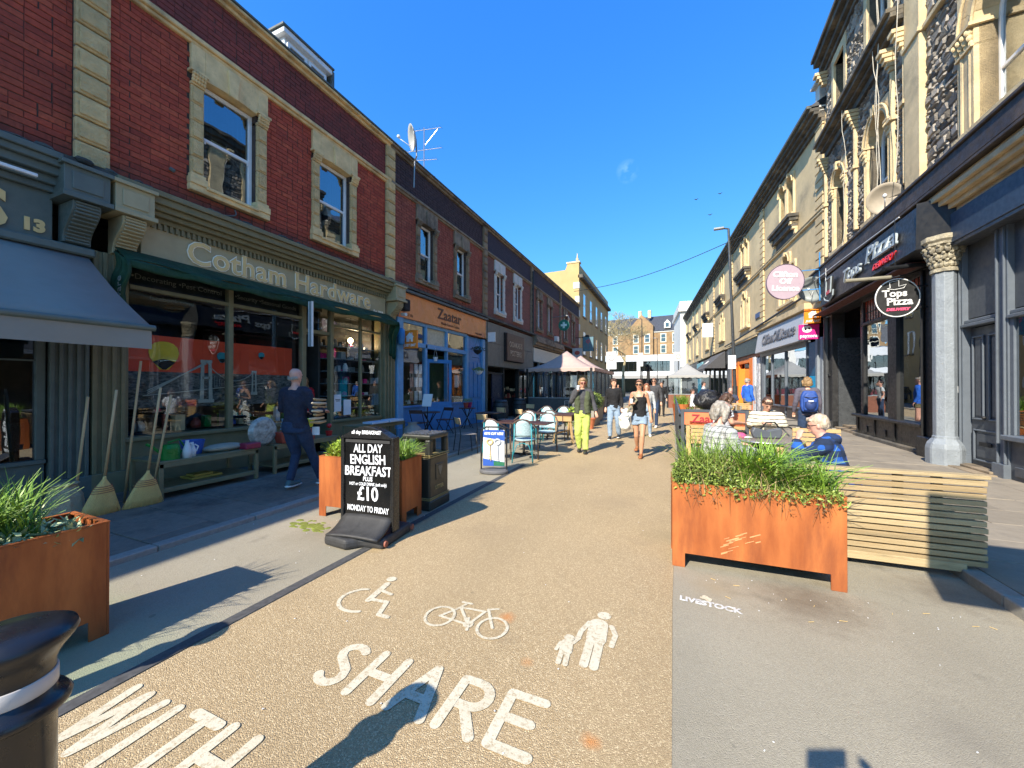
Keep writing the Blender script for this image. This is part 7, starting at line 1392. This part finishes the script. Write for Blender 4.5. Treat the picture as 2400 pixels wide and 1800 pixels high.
def person(label,loc,rz,h=1.72,pose=None,top=None,sleeve='long',bottom=None,legs='long',shoes=None,hair=None,sk=None,vox=.01,glasses=None,head=(0,0),lean=0,sit=False,build=1.0,drop=0,collar=False,wide=1.0,loose=1.0,sho=None,vest=None,shades=None,shw=1.0):
    g=thing('person',label,'person',loc,rz); k=h/1.75; g.scale=(k,k,k); sk=sk or skin; D={}
    hz=.93
    for s in (-1,1):
        D[s]=ms(hip=V(s*.09,0,.92),knee=V(s*.1,.02,.5),ank=V(s*.1,-.02,.09),sho=V(s*.18,-.005,1.435),elb=V(s*.235,-.04,1.16),wri=V(s*.25,.06,.92),hand=None,toe=None)
        for q in ('sho','elb','wri'): D[s][q].x*=shw
        if sit: D[s].update(hip=V(s*.09,.0,.52),knee=V(s*.12,.42,.52),ank=V(s*.12,.38,.09))
    dz=-.40 if sit else 0
    piv=V(0,0,.95+dz); Ml=Matrix.Translation(piv)@Matrix.Rotation(-lean,4,'X')@Matrix.Translation(-piv)
    up=lambda v: Ml@(v+V(0,0,dz))
    for s in (-1,1):
        for q in ('sho','elb','wri'): D[s][q]=up(D[s][q])
    if pose:
        for key,val in pose.items():
            s=-1 if key[0]=='L' else 1; D[s][key[1:]]=V(*val) if not isinstance(val,Vector) else val
    # head transform
    nb=up(V(0,-.005,1.49)); yaw,pit=head; HM=Matrix.Translation(up(V(0,.0,1.53)))@Matrix.Rotation(yaw,4,'Z')@Matrix.Rotation(-lean*.5-pit,4,'X')@Matrix.Translation(-V(0,0,1.53))
    def torso(m,e,z0=.84,z1=1.5,shoulder=True):
        sec=[(.84,.13,.1,0),(.9,.16,.118,0),(.98,.155,.115,0),(1.07,.132,.098,0),(1.16,.138,.1,.002),(1.27,.158,.112,.008),(1.36,.168,.112,.006),(1.42,.15,.095,0),(1.465,.1,.072,-.004),(1.5,.062,.06,-.004)]
        sec=[q for q in sec if z0<=q[0]<=z1]
        m.tube([up(V(0,q[3],q[0])) for q in sec],[((q[1]*build+e)*wide,(q[2]*build+e)) for q in sec],20,side=(1,0,0))
        if shoulder:
            for s in (-1,1): m.ell(D[s]['sho']+V(-s*.015,0,-.005),(.062+e,.058+e,.056+e)); m.tube([up(V(0,0,1.44)),D[s]['sho']],[.06+e,.055+e],10)
    def arm(m,s,e,to='wri',loosef=1):
        a=D[s]; P=[a['sho'],a['sho'].lerp(a['elb'],.5),a['elb']]; r=[.052,.046,.038]
        if to=='short': P=[a['sho'],a['sho'].lerp(a['elb'],.55)]; r=[.056,.062]
        m.tube(P,[x*build+e for x in r],12)
        if to=='wri': m.tube([a['elb'],a['elb'].lerp(a['wri'],.4),a['wri']],[.04*build+e,.036*build+e,.025+e*1.1],12); m.ell(a['elb'],(.037*build+e,)*3)
    def leg(m,s,e,frac=1,lo=1.0):
        a=D[s]; m.tube([a['hip'],a['hip'].lerp(a['knee'],.5),a['knee']],[(.088*build+e)*lo**.5,(.075*build+e)*lo**.5,(.055+e)*lo],14)
        if frac>=1: m.tube([a['knee'],a['knee'].lerp(a['ank'],.35),a['ank']],[(.055+e)*lo,(.055+e)*lo,(.034+e*1.3)*lo],14); m.ell(a['knee'],((.054+e)*lo,)*3)
    body=MB(); torso(body,0); body.tube([nb,HM@V(0,.0,1.555),HM@V(0,.005,1.6)],[(.058,.06),(.05,.054),(.052,.055)],14,side=(1,0,0))
    hs=[(-.118,.022,.022,.05),(-.105,.042,.045,.036),(-.075,.056,.064,.018),(-.03,.066,.082,.004),(.02,.073,.09,-.002),(.06,.07,.088,-.006),(.09,.056,.07,-.008),(.112,.03,.038,-.008)]
    body.tube([HM@V(0,q[3],1.65+q[0]) for q in hs],[(q[1],q[2]) for q in hs],20,side=HM.to_3x3()@V(1,0,0))
    R3=HM.to_3x3(); body.ell(HM@V(0,.092,1.625),(.013,.02,.016),R3,10,8); body.tube([HM@V(0,.082,1.665),HM@V(0,.102,1.628)],[.009,.013],8)
    for s in (-1,1): body.ell(HM@V(s*.074,-.006,1.635),(.011,.02,.03),R3,8,6); body.ell(HM@V(s*.03,.077,1.668),(.022,.01,.007),R3,8,6)
    body.ell(HM@V(0,.079,1.592),(.024,.014,.009),R3,8,6); body.ell(HM@V(0,.062,1.56),(.022,.018,.014),R3,8,6)
    for s in (-1,1):
        arm(body,s,0); leg(body,s,0); a=D[s]
        t=a['toe'] or (V(a['ank'].x*1.05,a['ank'].y+.17,max(.03,a['ank'].z-.055))); body.tube([a['ank'],a['ank']+V(0,-.03,-.04),(a['ank']+t)/2+V(0,0,-.02),t],[.035,.036,.038,.025],10)
        d=(a['wri']-a['elb']).normalized(); hd=a['hand'] or d; hd=hd.normalized(); side=hd.cross(V(0,0,1)); side=side.normalized() if side.length>.1 else V(0,1,0); nn=side.cross(hd)
        Rh=Matrix((side,hd,nn)).transposed(); body.tube([a['wri'],a['wri']+hd*.03,a['wri']+hd*.08],[.024,(.033,.018),(.036,.016)],10,side=side)
        for j in range(4):
            o_=(j-1.5)*.0195; b0=a['wri']+hd*.075+side*o_; L=(.068,.078,.074,.058)[j]; cz=-nn if nn.z>0 else nn
            body.tube([b0,b0+hd*L*.5+cz*.004,b0+hd*L*.8+cz*.022,b0+hd*L*.86+cz*.038],[.0095,.009,.0085,.0075],6)
        th=a['wri']+hd*.03+side*(-s*.0+.03)*(1 if s<0 else -1); body.tube([a['wri']+hd*.02,th+hd*.01,th+hd*.055],[.014,.0125,.009],6)
    remesh(body,'body',sk,g,vox/k,3)
    # face parts
    hp=lambda x,y,z: HM@V(x,y,z)
    if vox<.012 or shades:
        if shades:
            f=MB()
            for s in (-1,1): f.ell(hp(s*.033,.094,1.655),(.03,.01,.022),R3,12,8); f.tube([hp(s*.06,.085,1.66),hp(s*.078,.0,1.65)],.004,5)
            f.tube([hp(-.01,.098,1.66),hp(.01,.098,1.66)],.004,5); f.build('sunglasses',shades,g,smooth=True)
        else:
            e=MB(); 
            for s in (-1,1): e.ell(hp(s*.03,.0795,1.652),(.013,.006,.006),R3,8,6)
            e.build('eyes',M('eye_dark',(.03,.02,.015),.2) if 'eye_dark' not in bpy.data.materials else bpy.data.materials['eye_dark'],g,smooth=True)
            e=MB()
            for s in (-1,1): e.tube([hp(s*.016,.087,1.672),hp(s*.032,.087,1.677),hp(s*.047,.077,1.67)],.0035,5)
            e.build('eyebrows',hair[0] if hair else stone_dk,g)
        MB().tube([hp(-.022,.083,1.595),hp(0,.094,1.593),hp(.022,.083,1.595)],[.003,.0065,.003],6).build('lips',M('lips',(.5,.16,.13),.4) if 'lips' not in bpy.data.materials else bpy.data.materials['lips'],g,smooth=True)
    if glasses:
        f=MB()
        for s in (-1,1):
            f.tube([hp(s*.033+.026*cos(t),.096,1.655+.02*sin(t)) for t in [i*pi/6 for i in range(13)]],.003,4,caps=False); f.tube([hp(s*.058,.092,1.66),hp(s*.078,.0,1.65)],.003,4)
        f.build('glasses',blackm,g)
    # clothing
    if top:
        m=MB(); e=.014*loose; torso(m,e,.9 if not drop else .84,1.47)
        if drop: m.tube([up(V(0,0,.98)),up(V(0,0,.98-drop))],[((.16*build+e)*wide,.12*build+e),((.165*build+e)*wide,.125*build+e)],20,side=(1,0,0))
        if sleeve!='none':
            for s in (-1,1): arm(m,s,e*(1 if sleeve=='long' else .9),'wri' if sleeve=='long' else 'short')
        m.tube([up(V(0,0,1.45)),up(V(0,0,1.5))],[(.09,.075),(.068,.068)],16,side=(1,0,0))
        if sleeve=='none':
            m=MB(); sec=[(.92,.16,.12),(1.07,.14,.105),(1.2,.15,.112),(1.3,.165,.122),(1.37,.15,.115)]; m.tube([up(V(0,.004,q[0])) for q in sec],[(q[1]+.006,q[2]+.006) for q in sec],20,side=(1,0,0))
            for s in (-1,1): m.tube([up(V(s*.1,.1,1.33)),up(V(s*.11,.06,1.44)),up(V(s*.105,-.02,1.475)),up(V(s*.1,-.09,1.36))],.017,8)
        if collar:
            for s in (-1,1): m.ell(up(V(s*.05,-.07,1.5)),(.08,.06,.035),None,10,8)
            m.ell(up(V(0,-.1,1.46)),(.13,.07,.06))
        remesh(m,'top',top,g,max(vox,.011)/k,3,.011*loose if sleeve!='none' else .002,6)
    if vest:
        m=MB()
        for s in (-1,1): m.tube([up(V(s*.11,.03,.93)),up(V(s*.1,.03,1.1)),up(V(s*.11,.035,1.28)),up(V(s*.1,.01,1.44))],[(.09,.125),(.085,.12),(.09,.125),(.07,.09)],14,side=(1,0,0))
        m.tube([up(V(0,-.04,.93)),up(V(0,-.04,1.4))],[(.17,.1),(.17,.1)],16,side=(1,0,0)); remesh(m,'gilet',vest,g,.012,2,.01)
    if bottom:
        m=MB(); e=.012*loose
        m.tube([up(V(0,0,1.0)),up(V(0,0,.93)),V(0,0,.84+dz) if not sit else V(0,.02,.5)],[(.148*build+e,.112*build+e),(.165*build+e,.122*build+e),(.16*build+e,.115*build+e)],20,side=(1,0,0))
        for s in (-1,1):
            if legs=='long': leg(m,s,e,1,loose)
            else: a=D[s]; m.tube([a['hip'],a['hip'].lerp(a['knee'],.42)],[.098,.1],14)
        remesh(m,'trousers' if legs=='long' else 'shorts',bottom,g,max(vox,.011)/k,3,.009*loose,5)
    if shoes:
        for s in (-1,1):
            a=D[s]; t=a['toe'] or (V(a['ank'].x*1.05,a['ank'].y+.17,max(.03,a['ank'].z-.055))); dd=(t-a['ank']); dd.z*=.6
            m=MB(); heel=a['ank']+V(0,-.03,-.045); m.tube([heel+V(0,-.02,.015),heel+dd*.3+V(0,0,.01),t+V(0,0,.0),t+dd.normalized()*.035],[(.036,.045),(.043,.045),(.046,.03),(.03,.02)],12,side=(1,0,0)); m.ell(a['ank']+V(0,.0,-.01),(.042,.045,.04))
            o=remesh(m,'shoe',shoes,g,.011,2)
            if sho: MB().tube([heel+V(0,-.035,-.028),heel+dd*.4+V(0,0,-.03),t+dd.normalized()*.04+V(0,0,-.022)],[(.04,.014),(.048,.014),(.04,.012)],10,side=(1,0,0)).build('sole',sho,o,smooth=True)
    if hair:
        hm,style=hair; m=MB()
        if style=='fringe_only': m.tube([hp(-.072,-.03,1.63),hp(-.06,-.075,1.62),hp(0,-.095,1.61),hp(.06,-.075,1.62),hp(.072,-.03,1.63)],[(.012,.03)]*5,8)
        else:
            m.ell(hp(0,-.022,1.69),(.083,.094,.085),R3,16,12); m.ell(hp(0,-.045,1.655),(.079,.072,.08),R3,14,10); m.tube([hp(-.06,.055,1.71),hp(0,.078,1.725),hp(.06,.055,1.71)],[.016,.024,.016],8)
            if style in('bob','long'):
                for s in (-1,1): m.tube([hp(s*.05,.02,1.72),hp(s*.083,.01,1.66),hp(s*.085,.0,1.58),hp(s*.08,-.0,1.54 if style=='bob' else 1.47)],[.03,.028,.027,.016],8)
                m.tube([hp(0,-.07,1.7),hp(0,-.085,1.6),hp(0,-.08,1.54 if style=='bob' else 1.4)],[(.08,.04),(.088,.04),(.07,.025)],12,side=R3@V(1,0,0))
            if style=='long':
                for s in (-1,1): m.tube([hp(s*.08,-.01,1.56),hp(s*.09,.03,1.48),hp(s*.085,.07,1.4),hp(s*.07,.08,1.33)],[.025,.026,.022,.01],8)
            if style=='tied': m.ell(hp(0,-.12,1.66),(.035,.04,.04),R3); 
            if style=='bun': m.ell(hp(0,-.08,1.77),(.035,.035,.035),R3)
            if style=='curly':
                rc=random.Random(3)
                for i in range(40): a=rc.uniform(0,2*pi); e_=rc.uniform(.1,1.4); m.ell(hp(.085*cos(a)*cos(e_),-.01+.095*sin(a)*cos(e_),1.69+.085*sin(e_)),(.022,)*3,None,6,5)
        remesh(m,'hair',hm,g,.009,2,.007 if style in('short','tied') else .013,26)
    return g
def up_pose(): pass
hairm=lambda n,c: M(n,c,.5,var=.45,sc=30,stretch=(1,1,.25),bp=.01,bsc=60)
hgrey=hairm('hair_grey',(.3,.27,.23)); hblond=hairm('hair_fair',(.48,.38,.24)); hbrown=hairm('hair_brown',(.07,.035,.02)); hdark=hairm('hair_dark',(.02,.013,.01)); hginger=hairm('hair_auburn',(.2,.07,.03)); hlb=hairm('hair_light_brown',(.26,.16,.07)); hsand=hairm('hair_sandy_grey',(.5,.4,.29))
c_navy=cloth('cloth_navy',(.018,.022,.045)); c_jean=cloth('cloth_denim_dark',(.02,.04,.09)); c_jeanl=cloth('cloth_denim_light',(.25,.34,.45)); c_yel=cloth('cloth_lime',(.5,.6,.13)); c_gil=cloth('cloth_olive',(.075,.09,.045)); c_dgrey=cloth('cloth_dark_grey',(.06,.06,.065)); c_blk=cloth('cloth_black',(.012,.012,.014)); c_white=cloth('cloth_white',(.72,.74,.78)); c_red=cloth('cloth_red',(.5,.02,.03)); c_blue=cloth('cloth_blue',(.02,.12,.55)); c_khaki=cloth('cloth_khaki',(.16,.14,.08)); c_slate=cloth('cloth_slate',(.05,.06,.1)); c_pgrey=cloth('cloth_pale_grey',(.45,.47,.48))
plaid=m_plaid('grey_plaid',(.36,.37,.36),(.05,.055,.06),(.7,.7,.69),per=.062,w=.14); bcheck=m_check('blue_check',(.012,.025,.06),(.02,.14,.6),(.016,.055,.2)); stripes=m_stripe('cream_stripe',(.75,.68,.52),(.03,.03,.035),.065,.22)
sh_w=M('shoe_white',(.7,.7,.68),.6); sh_t=M('shoe_teal',(.06,.14,.17),.7); sh_b=M('shoe_black',(.02,.02,.02),.5); sh_br=M('shoe_tan',(.3,.11,.04),.6)
# man walking with an armful of tools, seen from behind
pm=person('bald man in navy jumper and jeans walking with an armful of wooden handled tools',(-5.02,3.85,.05),rad(12),1.74,dict(Lknee=(-.09,.12,.5),Lank=(-.09,.0,.13),Rknee=(.1,.2,.52),Rank=(.12,.38,.1),Lhip=(-.09,0,.92),Relb=(.25,.05,1.16),Rwri=(.22,.3,1.14),Lelb=(-.25,.02,1.17),Lwri=(-.12,.28,1.12)),c_navy,'long',c_jean,'long',sh_t,(hgrey,'fringe_only'),skin_p,.0085,sho=sh_w,build=1.13,head=(rad(-6),0))
pm['label']='bald man in navy jumper and jeans walking with an armful of wooden handled tools'
tl_=thing('tool_bundle','armful of pale wooden handled brushes held by the man in navy','tools',(-4.83,4.12,1.13),rad(-60))
for i in range(7): z=-.12+.055*i; MB().tube([(-.2+.05*R.random(),R.uniform(-.05,.05),z),(.12,R.uniform(-.05,.05),z+.01),(.32+.1*R.random(),R.uniform(-.04,.06),z+.03)],[.016,.026,.014],8).build('handle',(wood_p,M('pale_handle',(.7,.55,.35),.5) if 'pale_handle' not in bpy.data.materials else bpy.data.materials['pale_handle'])[i%2],tl_,smooth=True)
MB().b(.05,.07,-.1,-.0,-.3,-.18).build('price_tag',paper,tl_)
person('shopkeeper with long fair hair in a red top inside the hardware shop doorway',(-7.75,6.15,.1),rad(-100),1.66,None,c_red,'long',c_blk,'long',sh_b,(hlb,'long'),skin,.012)
# the walkers
person('woman in lime yellow trousers and olive gilet drinking with one hand raised',(-1.93,8.85,0),rad(188),1.73,dict(Rknee=(.1,.1,.5),Rank=(.08,-.05,.1),Lknee=(-.08,.06,.5),Lank=(-.07,.14,.09),Relb=(.25,.06,1.2),Rwri=(.09,.19,1.47),Rhand=(-.3,.1,.6),Lelb=(-.25,-.03,1.17),Lwri=(-.31,.12,.97)),c_dgrey,'long',c_yel,'long',sh_b,(hlb,'bob'),skin,.0095,loose=1.18,shades=M('lens_red',(.12,.02,.02),.15),vest=c_gil,head=(rad(12),rad(8)))
MB().cyl((-1.99,8.64,1.47),(-1.98,8.62,1.56),.032,.038,n=12).build('paper_cup',white_pl); tag(bpy.data.objects['paper_cup'],'white paper cup at the mouth of the woman in lime trousers','cup')
person('woman in black vest top and denim shorts walking with a coffee cup',(-.66,8.75,0),rad(176),1.68,dict(Lknee=(-.08,.13,.5),Lank=(-.05,.1,.09),Rknee=(.07,-.02,.48),Rank=(.08,-.22,.2),Relb=(.22,-.05,1.17),Rwri=(.13,.16,1.22),Lelb=(-.21,-.05,1.17),Lwri=(-.25,.04,.93)),c_blk,'none',c_jeanl,'short',sh_br,(hbrown,'tied'),skin_t,.0085,shw=.84,build=.93,shades=blackm,head=(0,0))
cc=MB().cyl((-.8,8.5,1.18),(-.8,8.5,1.28),.03,.036,n=12).build('takeaway_cup',white_pl); tag(cc,'white cup held by the woman in the black vest top','cup')
jk=MB().ell((0,0,0),(.12,.1,.26),n=26,m=20); jk.v=[(x*(1+.9*noise.noise(V(x,y,z)*11)),y*(1+.9*noise.noise(V(x,y,z)*10)),z+.06*noise.noise(V(x,y,z)*14)) for x,y,z in jk.v]; jk=jk.build('white_jacket',cloth('cloth_jacket',(.7,.7,.66)),smooth=True,loc=(-.93,8.6,.8)); tag(jk,'white jacket hanging over the arm of the woman in denim shorts','jacket')
sb=MB().tube([(-.78,8.6,1.4),(-.7,8.58,1.25),(-.84,8.56,1.08),(-.9,8.56,.98)],[(.02,.008)]*4,6,side=(1,0,0)).build('bag_strap',M('strap_grey',(.25,.23,.15),.7)); tag(sb,'grey crossbody strap over the black vest top','strap')
person('young man in black sweater and pale wide jeans holding a white bag',(-1.58,11.5,0),rad(180),1.74,dict(Rknee=(.1,.12,.5),Rank=(.1,.1,.09),Lank=(-.12,-.12,.13),Lknee=(-.12,.02,.48)),c_blk,'long',c_jeanl,'long',sh_b,(hbrown,'curly'),skin,.011,loose=1.15,shw=.93,head=(rad(40),0),sho=sh_w)
wb=MB().lathe([(.02,.0),(.12,.05),(.15,.3),(.05,.5)],n=10).build('cloth_bag',c_white,loc=(-1.25,11.35,.35)); tag(wb,'white cloth bag carried by the young man in black','bag')
person('girl with long auburn hair in a pale top, half hidden behind the walking woman',(-.72,12.4,0),rad(185),1.62,dict(Rank=(.1,-.12,.14)),c_pgrey,'long',c_jeanl,'long',sh_w,(hginger,'long'),skin,.012)
person('dark haired man in sunglasses and charcoal jacket behind the women',(-.62,15.2,0),rad(172),1.84,dict(Lknee=(-.1,.13,.5),Lank=(-.1,.15,.1),Rank=(.1,-.2,.17)),c_dgrey,'long',c_jean,'long',sh_w,(hdark,'short'),skin,.012,shades=blackm)
person('farthest walker, dark hair and black coat, behind the charcoal jacket man',(-.5,21,0),rad(180),1.74,dict(Lank=(-.1,.12,.1)),c_blk,'long',c_blk,'long',sh_b,(hdark,'short'),skin,.014)
person('distant person in white by the far white sign pole',(-4.6,30.8,0),rad(150),1.7,dict(Lank=(-.1,.12,.1)),c_white,'long',c_blk,'long',sh_b,(hdark,'short'),skin,.016)
person('distant person in brown beside the one in white',(-4.0,31.5,0),rad(-150),1.68,dict(Rank=(.1,.12,.1)),cloth('cloth_brown',(.2,.1,.07)),'long',c_blk,'long',sh_b,(hbrown,'short'),skin,.016)
# right-hand side
person('grey haired woman in a pale checked shirt seated at the near round table',(.4,4.88,0),rad(-62),1.78,dict(Lelb=(-.22,.2,.88),Lwri=(-.1,.42,.86),Relb=(.24,.16,.86),Rwri=(.2,.42,.8)),plaid,'long',c_slate,'long',sh_b,(hgrey,'bob'),skin_p,.008,sit=True,lean=rad(12),head=(rad(-8),rad(5)),glasses=True,loose=1.3,build=1.08)
person('elderly man in a blue and black checked hooded top, chin on hand',(1.64,4.97,0),rad(76),1.64,dict(Lelb=(-.17,.4,.84),Lwri=(-.07,.41,1.03),Lhand=(.15,-.12,.5),Relb=(.24,.12,.84),Rwri=(.12,.36,.8)),bcheck,'long',c_slate,'long',sh_b,(hsand,'short'),skin_p,.0075,sit=True,lean=rad(20),head=(rad(-4),rad(2)),glasses=True,loose=1.5,build=1.12,collar=True)
person('woman in a cream and black striped jumper looking down at her phone',(1.5,7.75,.06),rad(170),1.7,dict(Lelb=(-.25,.1,.86),Lwri=(-.06,.26,.9),Relb=(.25,.1,.86),Rwri=(.06,.26,.9)),stripes,'long',c_jean,'long',sh_b,(hbrown,'tied'),skin,.0095,sit=True,lean=rad(10),head=(rad(15),rad(30)),loose=1.6,build=1.08)
person('young woman with long brown hair in a white T-shirt, looking down at the second table',(.72,7.3,.12),rad(-70),1.7,dict(Lelb=(-.22,.12,.86),Lwri=(-.1,.35,.84),Relb=(.22,.12,.86),Rwri=(.08,.35,.84)),c_white,'short',c_jeanl,'long',sh_w,(hbrown,'long'),skin,.0095,sit=True,lean=rad(10),head=(rad(5),rad(25)))
for x,y,l in ((.4,4.88,'stool under the grey haired woman'),(1.72,4.96,'stool under the elderly man in blue check'),(1.5,7.8,'stool under the woman in stripes'),(.7,7.3,'stool under the young woman in white')):
    s_=thing('stool',l,'stool',(x,y,0)); MB().b(-.17,.17,-.17,.17,.4,.43).build('seat',wood_p,s_,bev=.01)
    for a in (-.14,.14):
        for b_ in (-.14,.14): MB().bar((a,b_,0),(a*.8,b_*.8,.4),.03,.03).build('leg',wood_g,s_)
bw=person('woman with brown hair and a blue backpack, seen from behind, by the pizza doorway',(2.95,11.0,.05),rad(-4),1.7,None,cloth('cloth_heather',(.1,.09,.12)),'long',c_jean,'long',sh_b,(hlb,'bob'),skin,.0095,drop=.14,loose=1.2)
bp_=thing('backpack','bright blue backpack worn by the woman at the pizza doorway','backpack',(2.94,10.8,1.2),rad(-4)); bpm=M('backpack_blue',(.02,.07,.3),.6,var=.15,bp=.01,bsc=12)
m=MB().poly([(-.14,-.02,-.25),(.14,-.02,-.25),(.17,-.02,-.1),(.16,-.02,.12),(.11,-.02,.24),(-.11,-.02,.24),(-.16,-.02,.12),(-.17,-.02,-.1)],(0,.13,0)).poly([(-.12,-.1,-.22),(.12,-.1,-.22),(.14,-.1,.1),(.08,-.1,.2),(-.08,-.1,.2),(-.14,-.1,.1)],(0,.08,0)); m.build('main_bag',bpm,bp_,bev=.035,seg=3,smooth=True); MB().ell((0,-.1,-.09),(.11,.06,.12),n=16,m=10).build('front_pocket',M('backpack_navy',(.015,.04,.16),.6),bp_,smooth=True); MB().tube([(-.12,-.1,.1),(0,-.15,.08),(.12,-.1,.1)],.008,6).tube([(-.11,-.1,-.03),(0,-.17,-.03),(.11,-.1,-.03)],.006,6).build('zip',blackm,bp_); MB().b(-.05,.05,-.145,-.14,.0,.02).build('logo',white,bp_)
person('man in a bright blue jacket standing at the orange shop door',(2.75,17.4,.06),rad(-60),1.78,None,c_blue,'long',c_khaki,'short',sh_b,(hgrey,'short'),skin_p,.013,loose=1.5,drop=.1)
person('man in a dark T-shirt seated on the far slatted bench',(2.1,16.9,.12),rad(178),1.75,dict(Lwri=(-.12,.35,.72),Rwri=(.12,.35,.72)),c_slate,'short',c_blk,'long',sh_b,(hgrey,'fringe_only'),skin_p,.013,sit=True,build=1.1)
person('man in pale grey shirt standing by the far right shops',(1.65,24,.0),rad(-90),1.78,None,c_pgrey,'short',c_jean,'long',sh_b,(hdark,'short'),skin_p,.015)
person('person in white seated near the grey marquee',(.9,20,.1),rad(-90),1.66,None,c_white,'long',c_khaki,'long',sh_b,(hbrown,'short'),skin_p,.015,sit=True)
# the photographer, standing behind the camera; only the shadow falls in view
pg_=person('photographer in dark clothes holding up a phone behind the camera, seen only as a shadow',(.2,-.5,0),rad(23),1.82,dict(Lelb=(-.25,.16,1.3),Lwri=(-.1,.36,1.5),Relb=(.25,.16,1.3),Rwri=(.1,.36,1.5),Lhand=(.1,.1,1),Rhand=(-.1,.1,1)),c_blk,'long',c_jean,'long',sh_b,(hbrown,'short'),skin,.014)
ph_=MB().b(-.08,.08,-.005,.005,-.04,.04).build('phone',blackm,loc=(.012,-.03,1.6)); ph_.rotation_euler=(0,0,math.atan(375/890)); tag(ph_,'black phone held up by the photographer','phone')
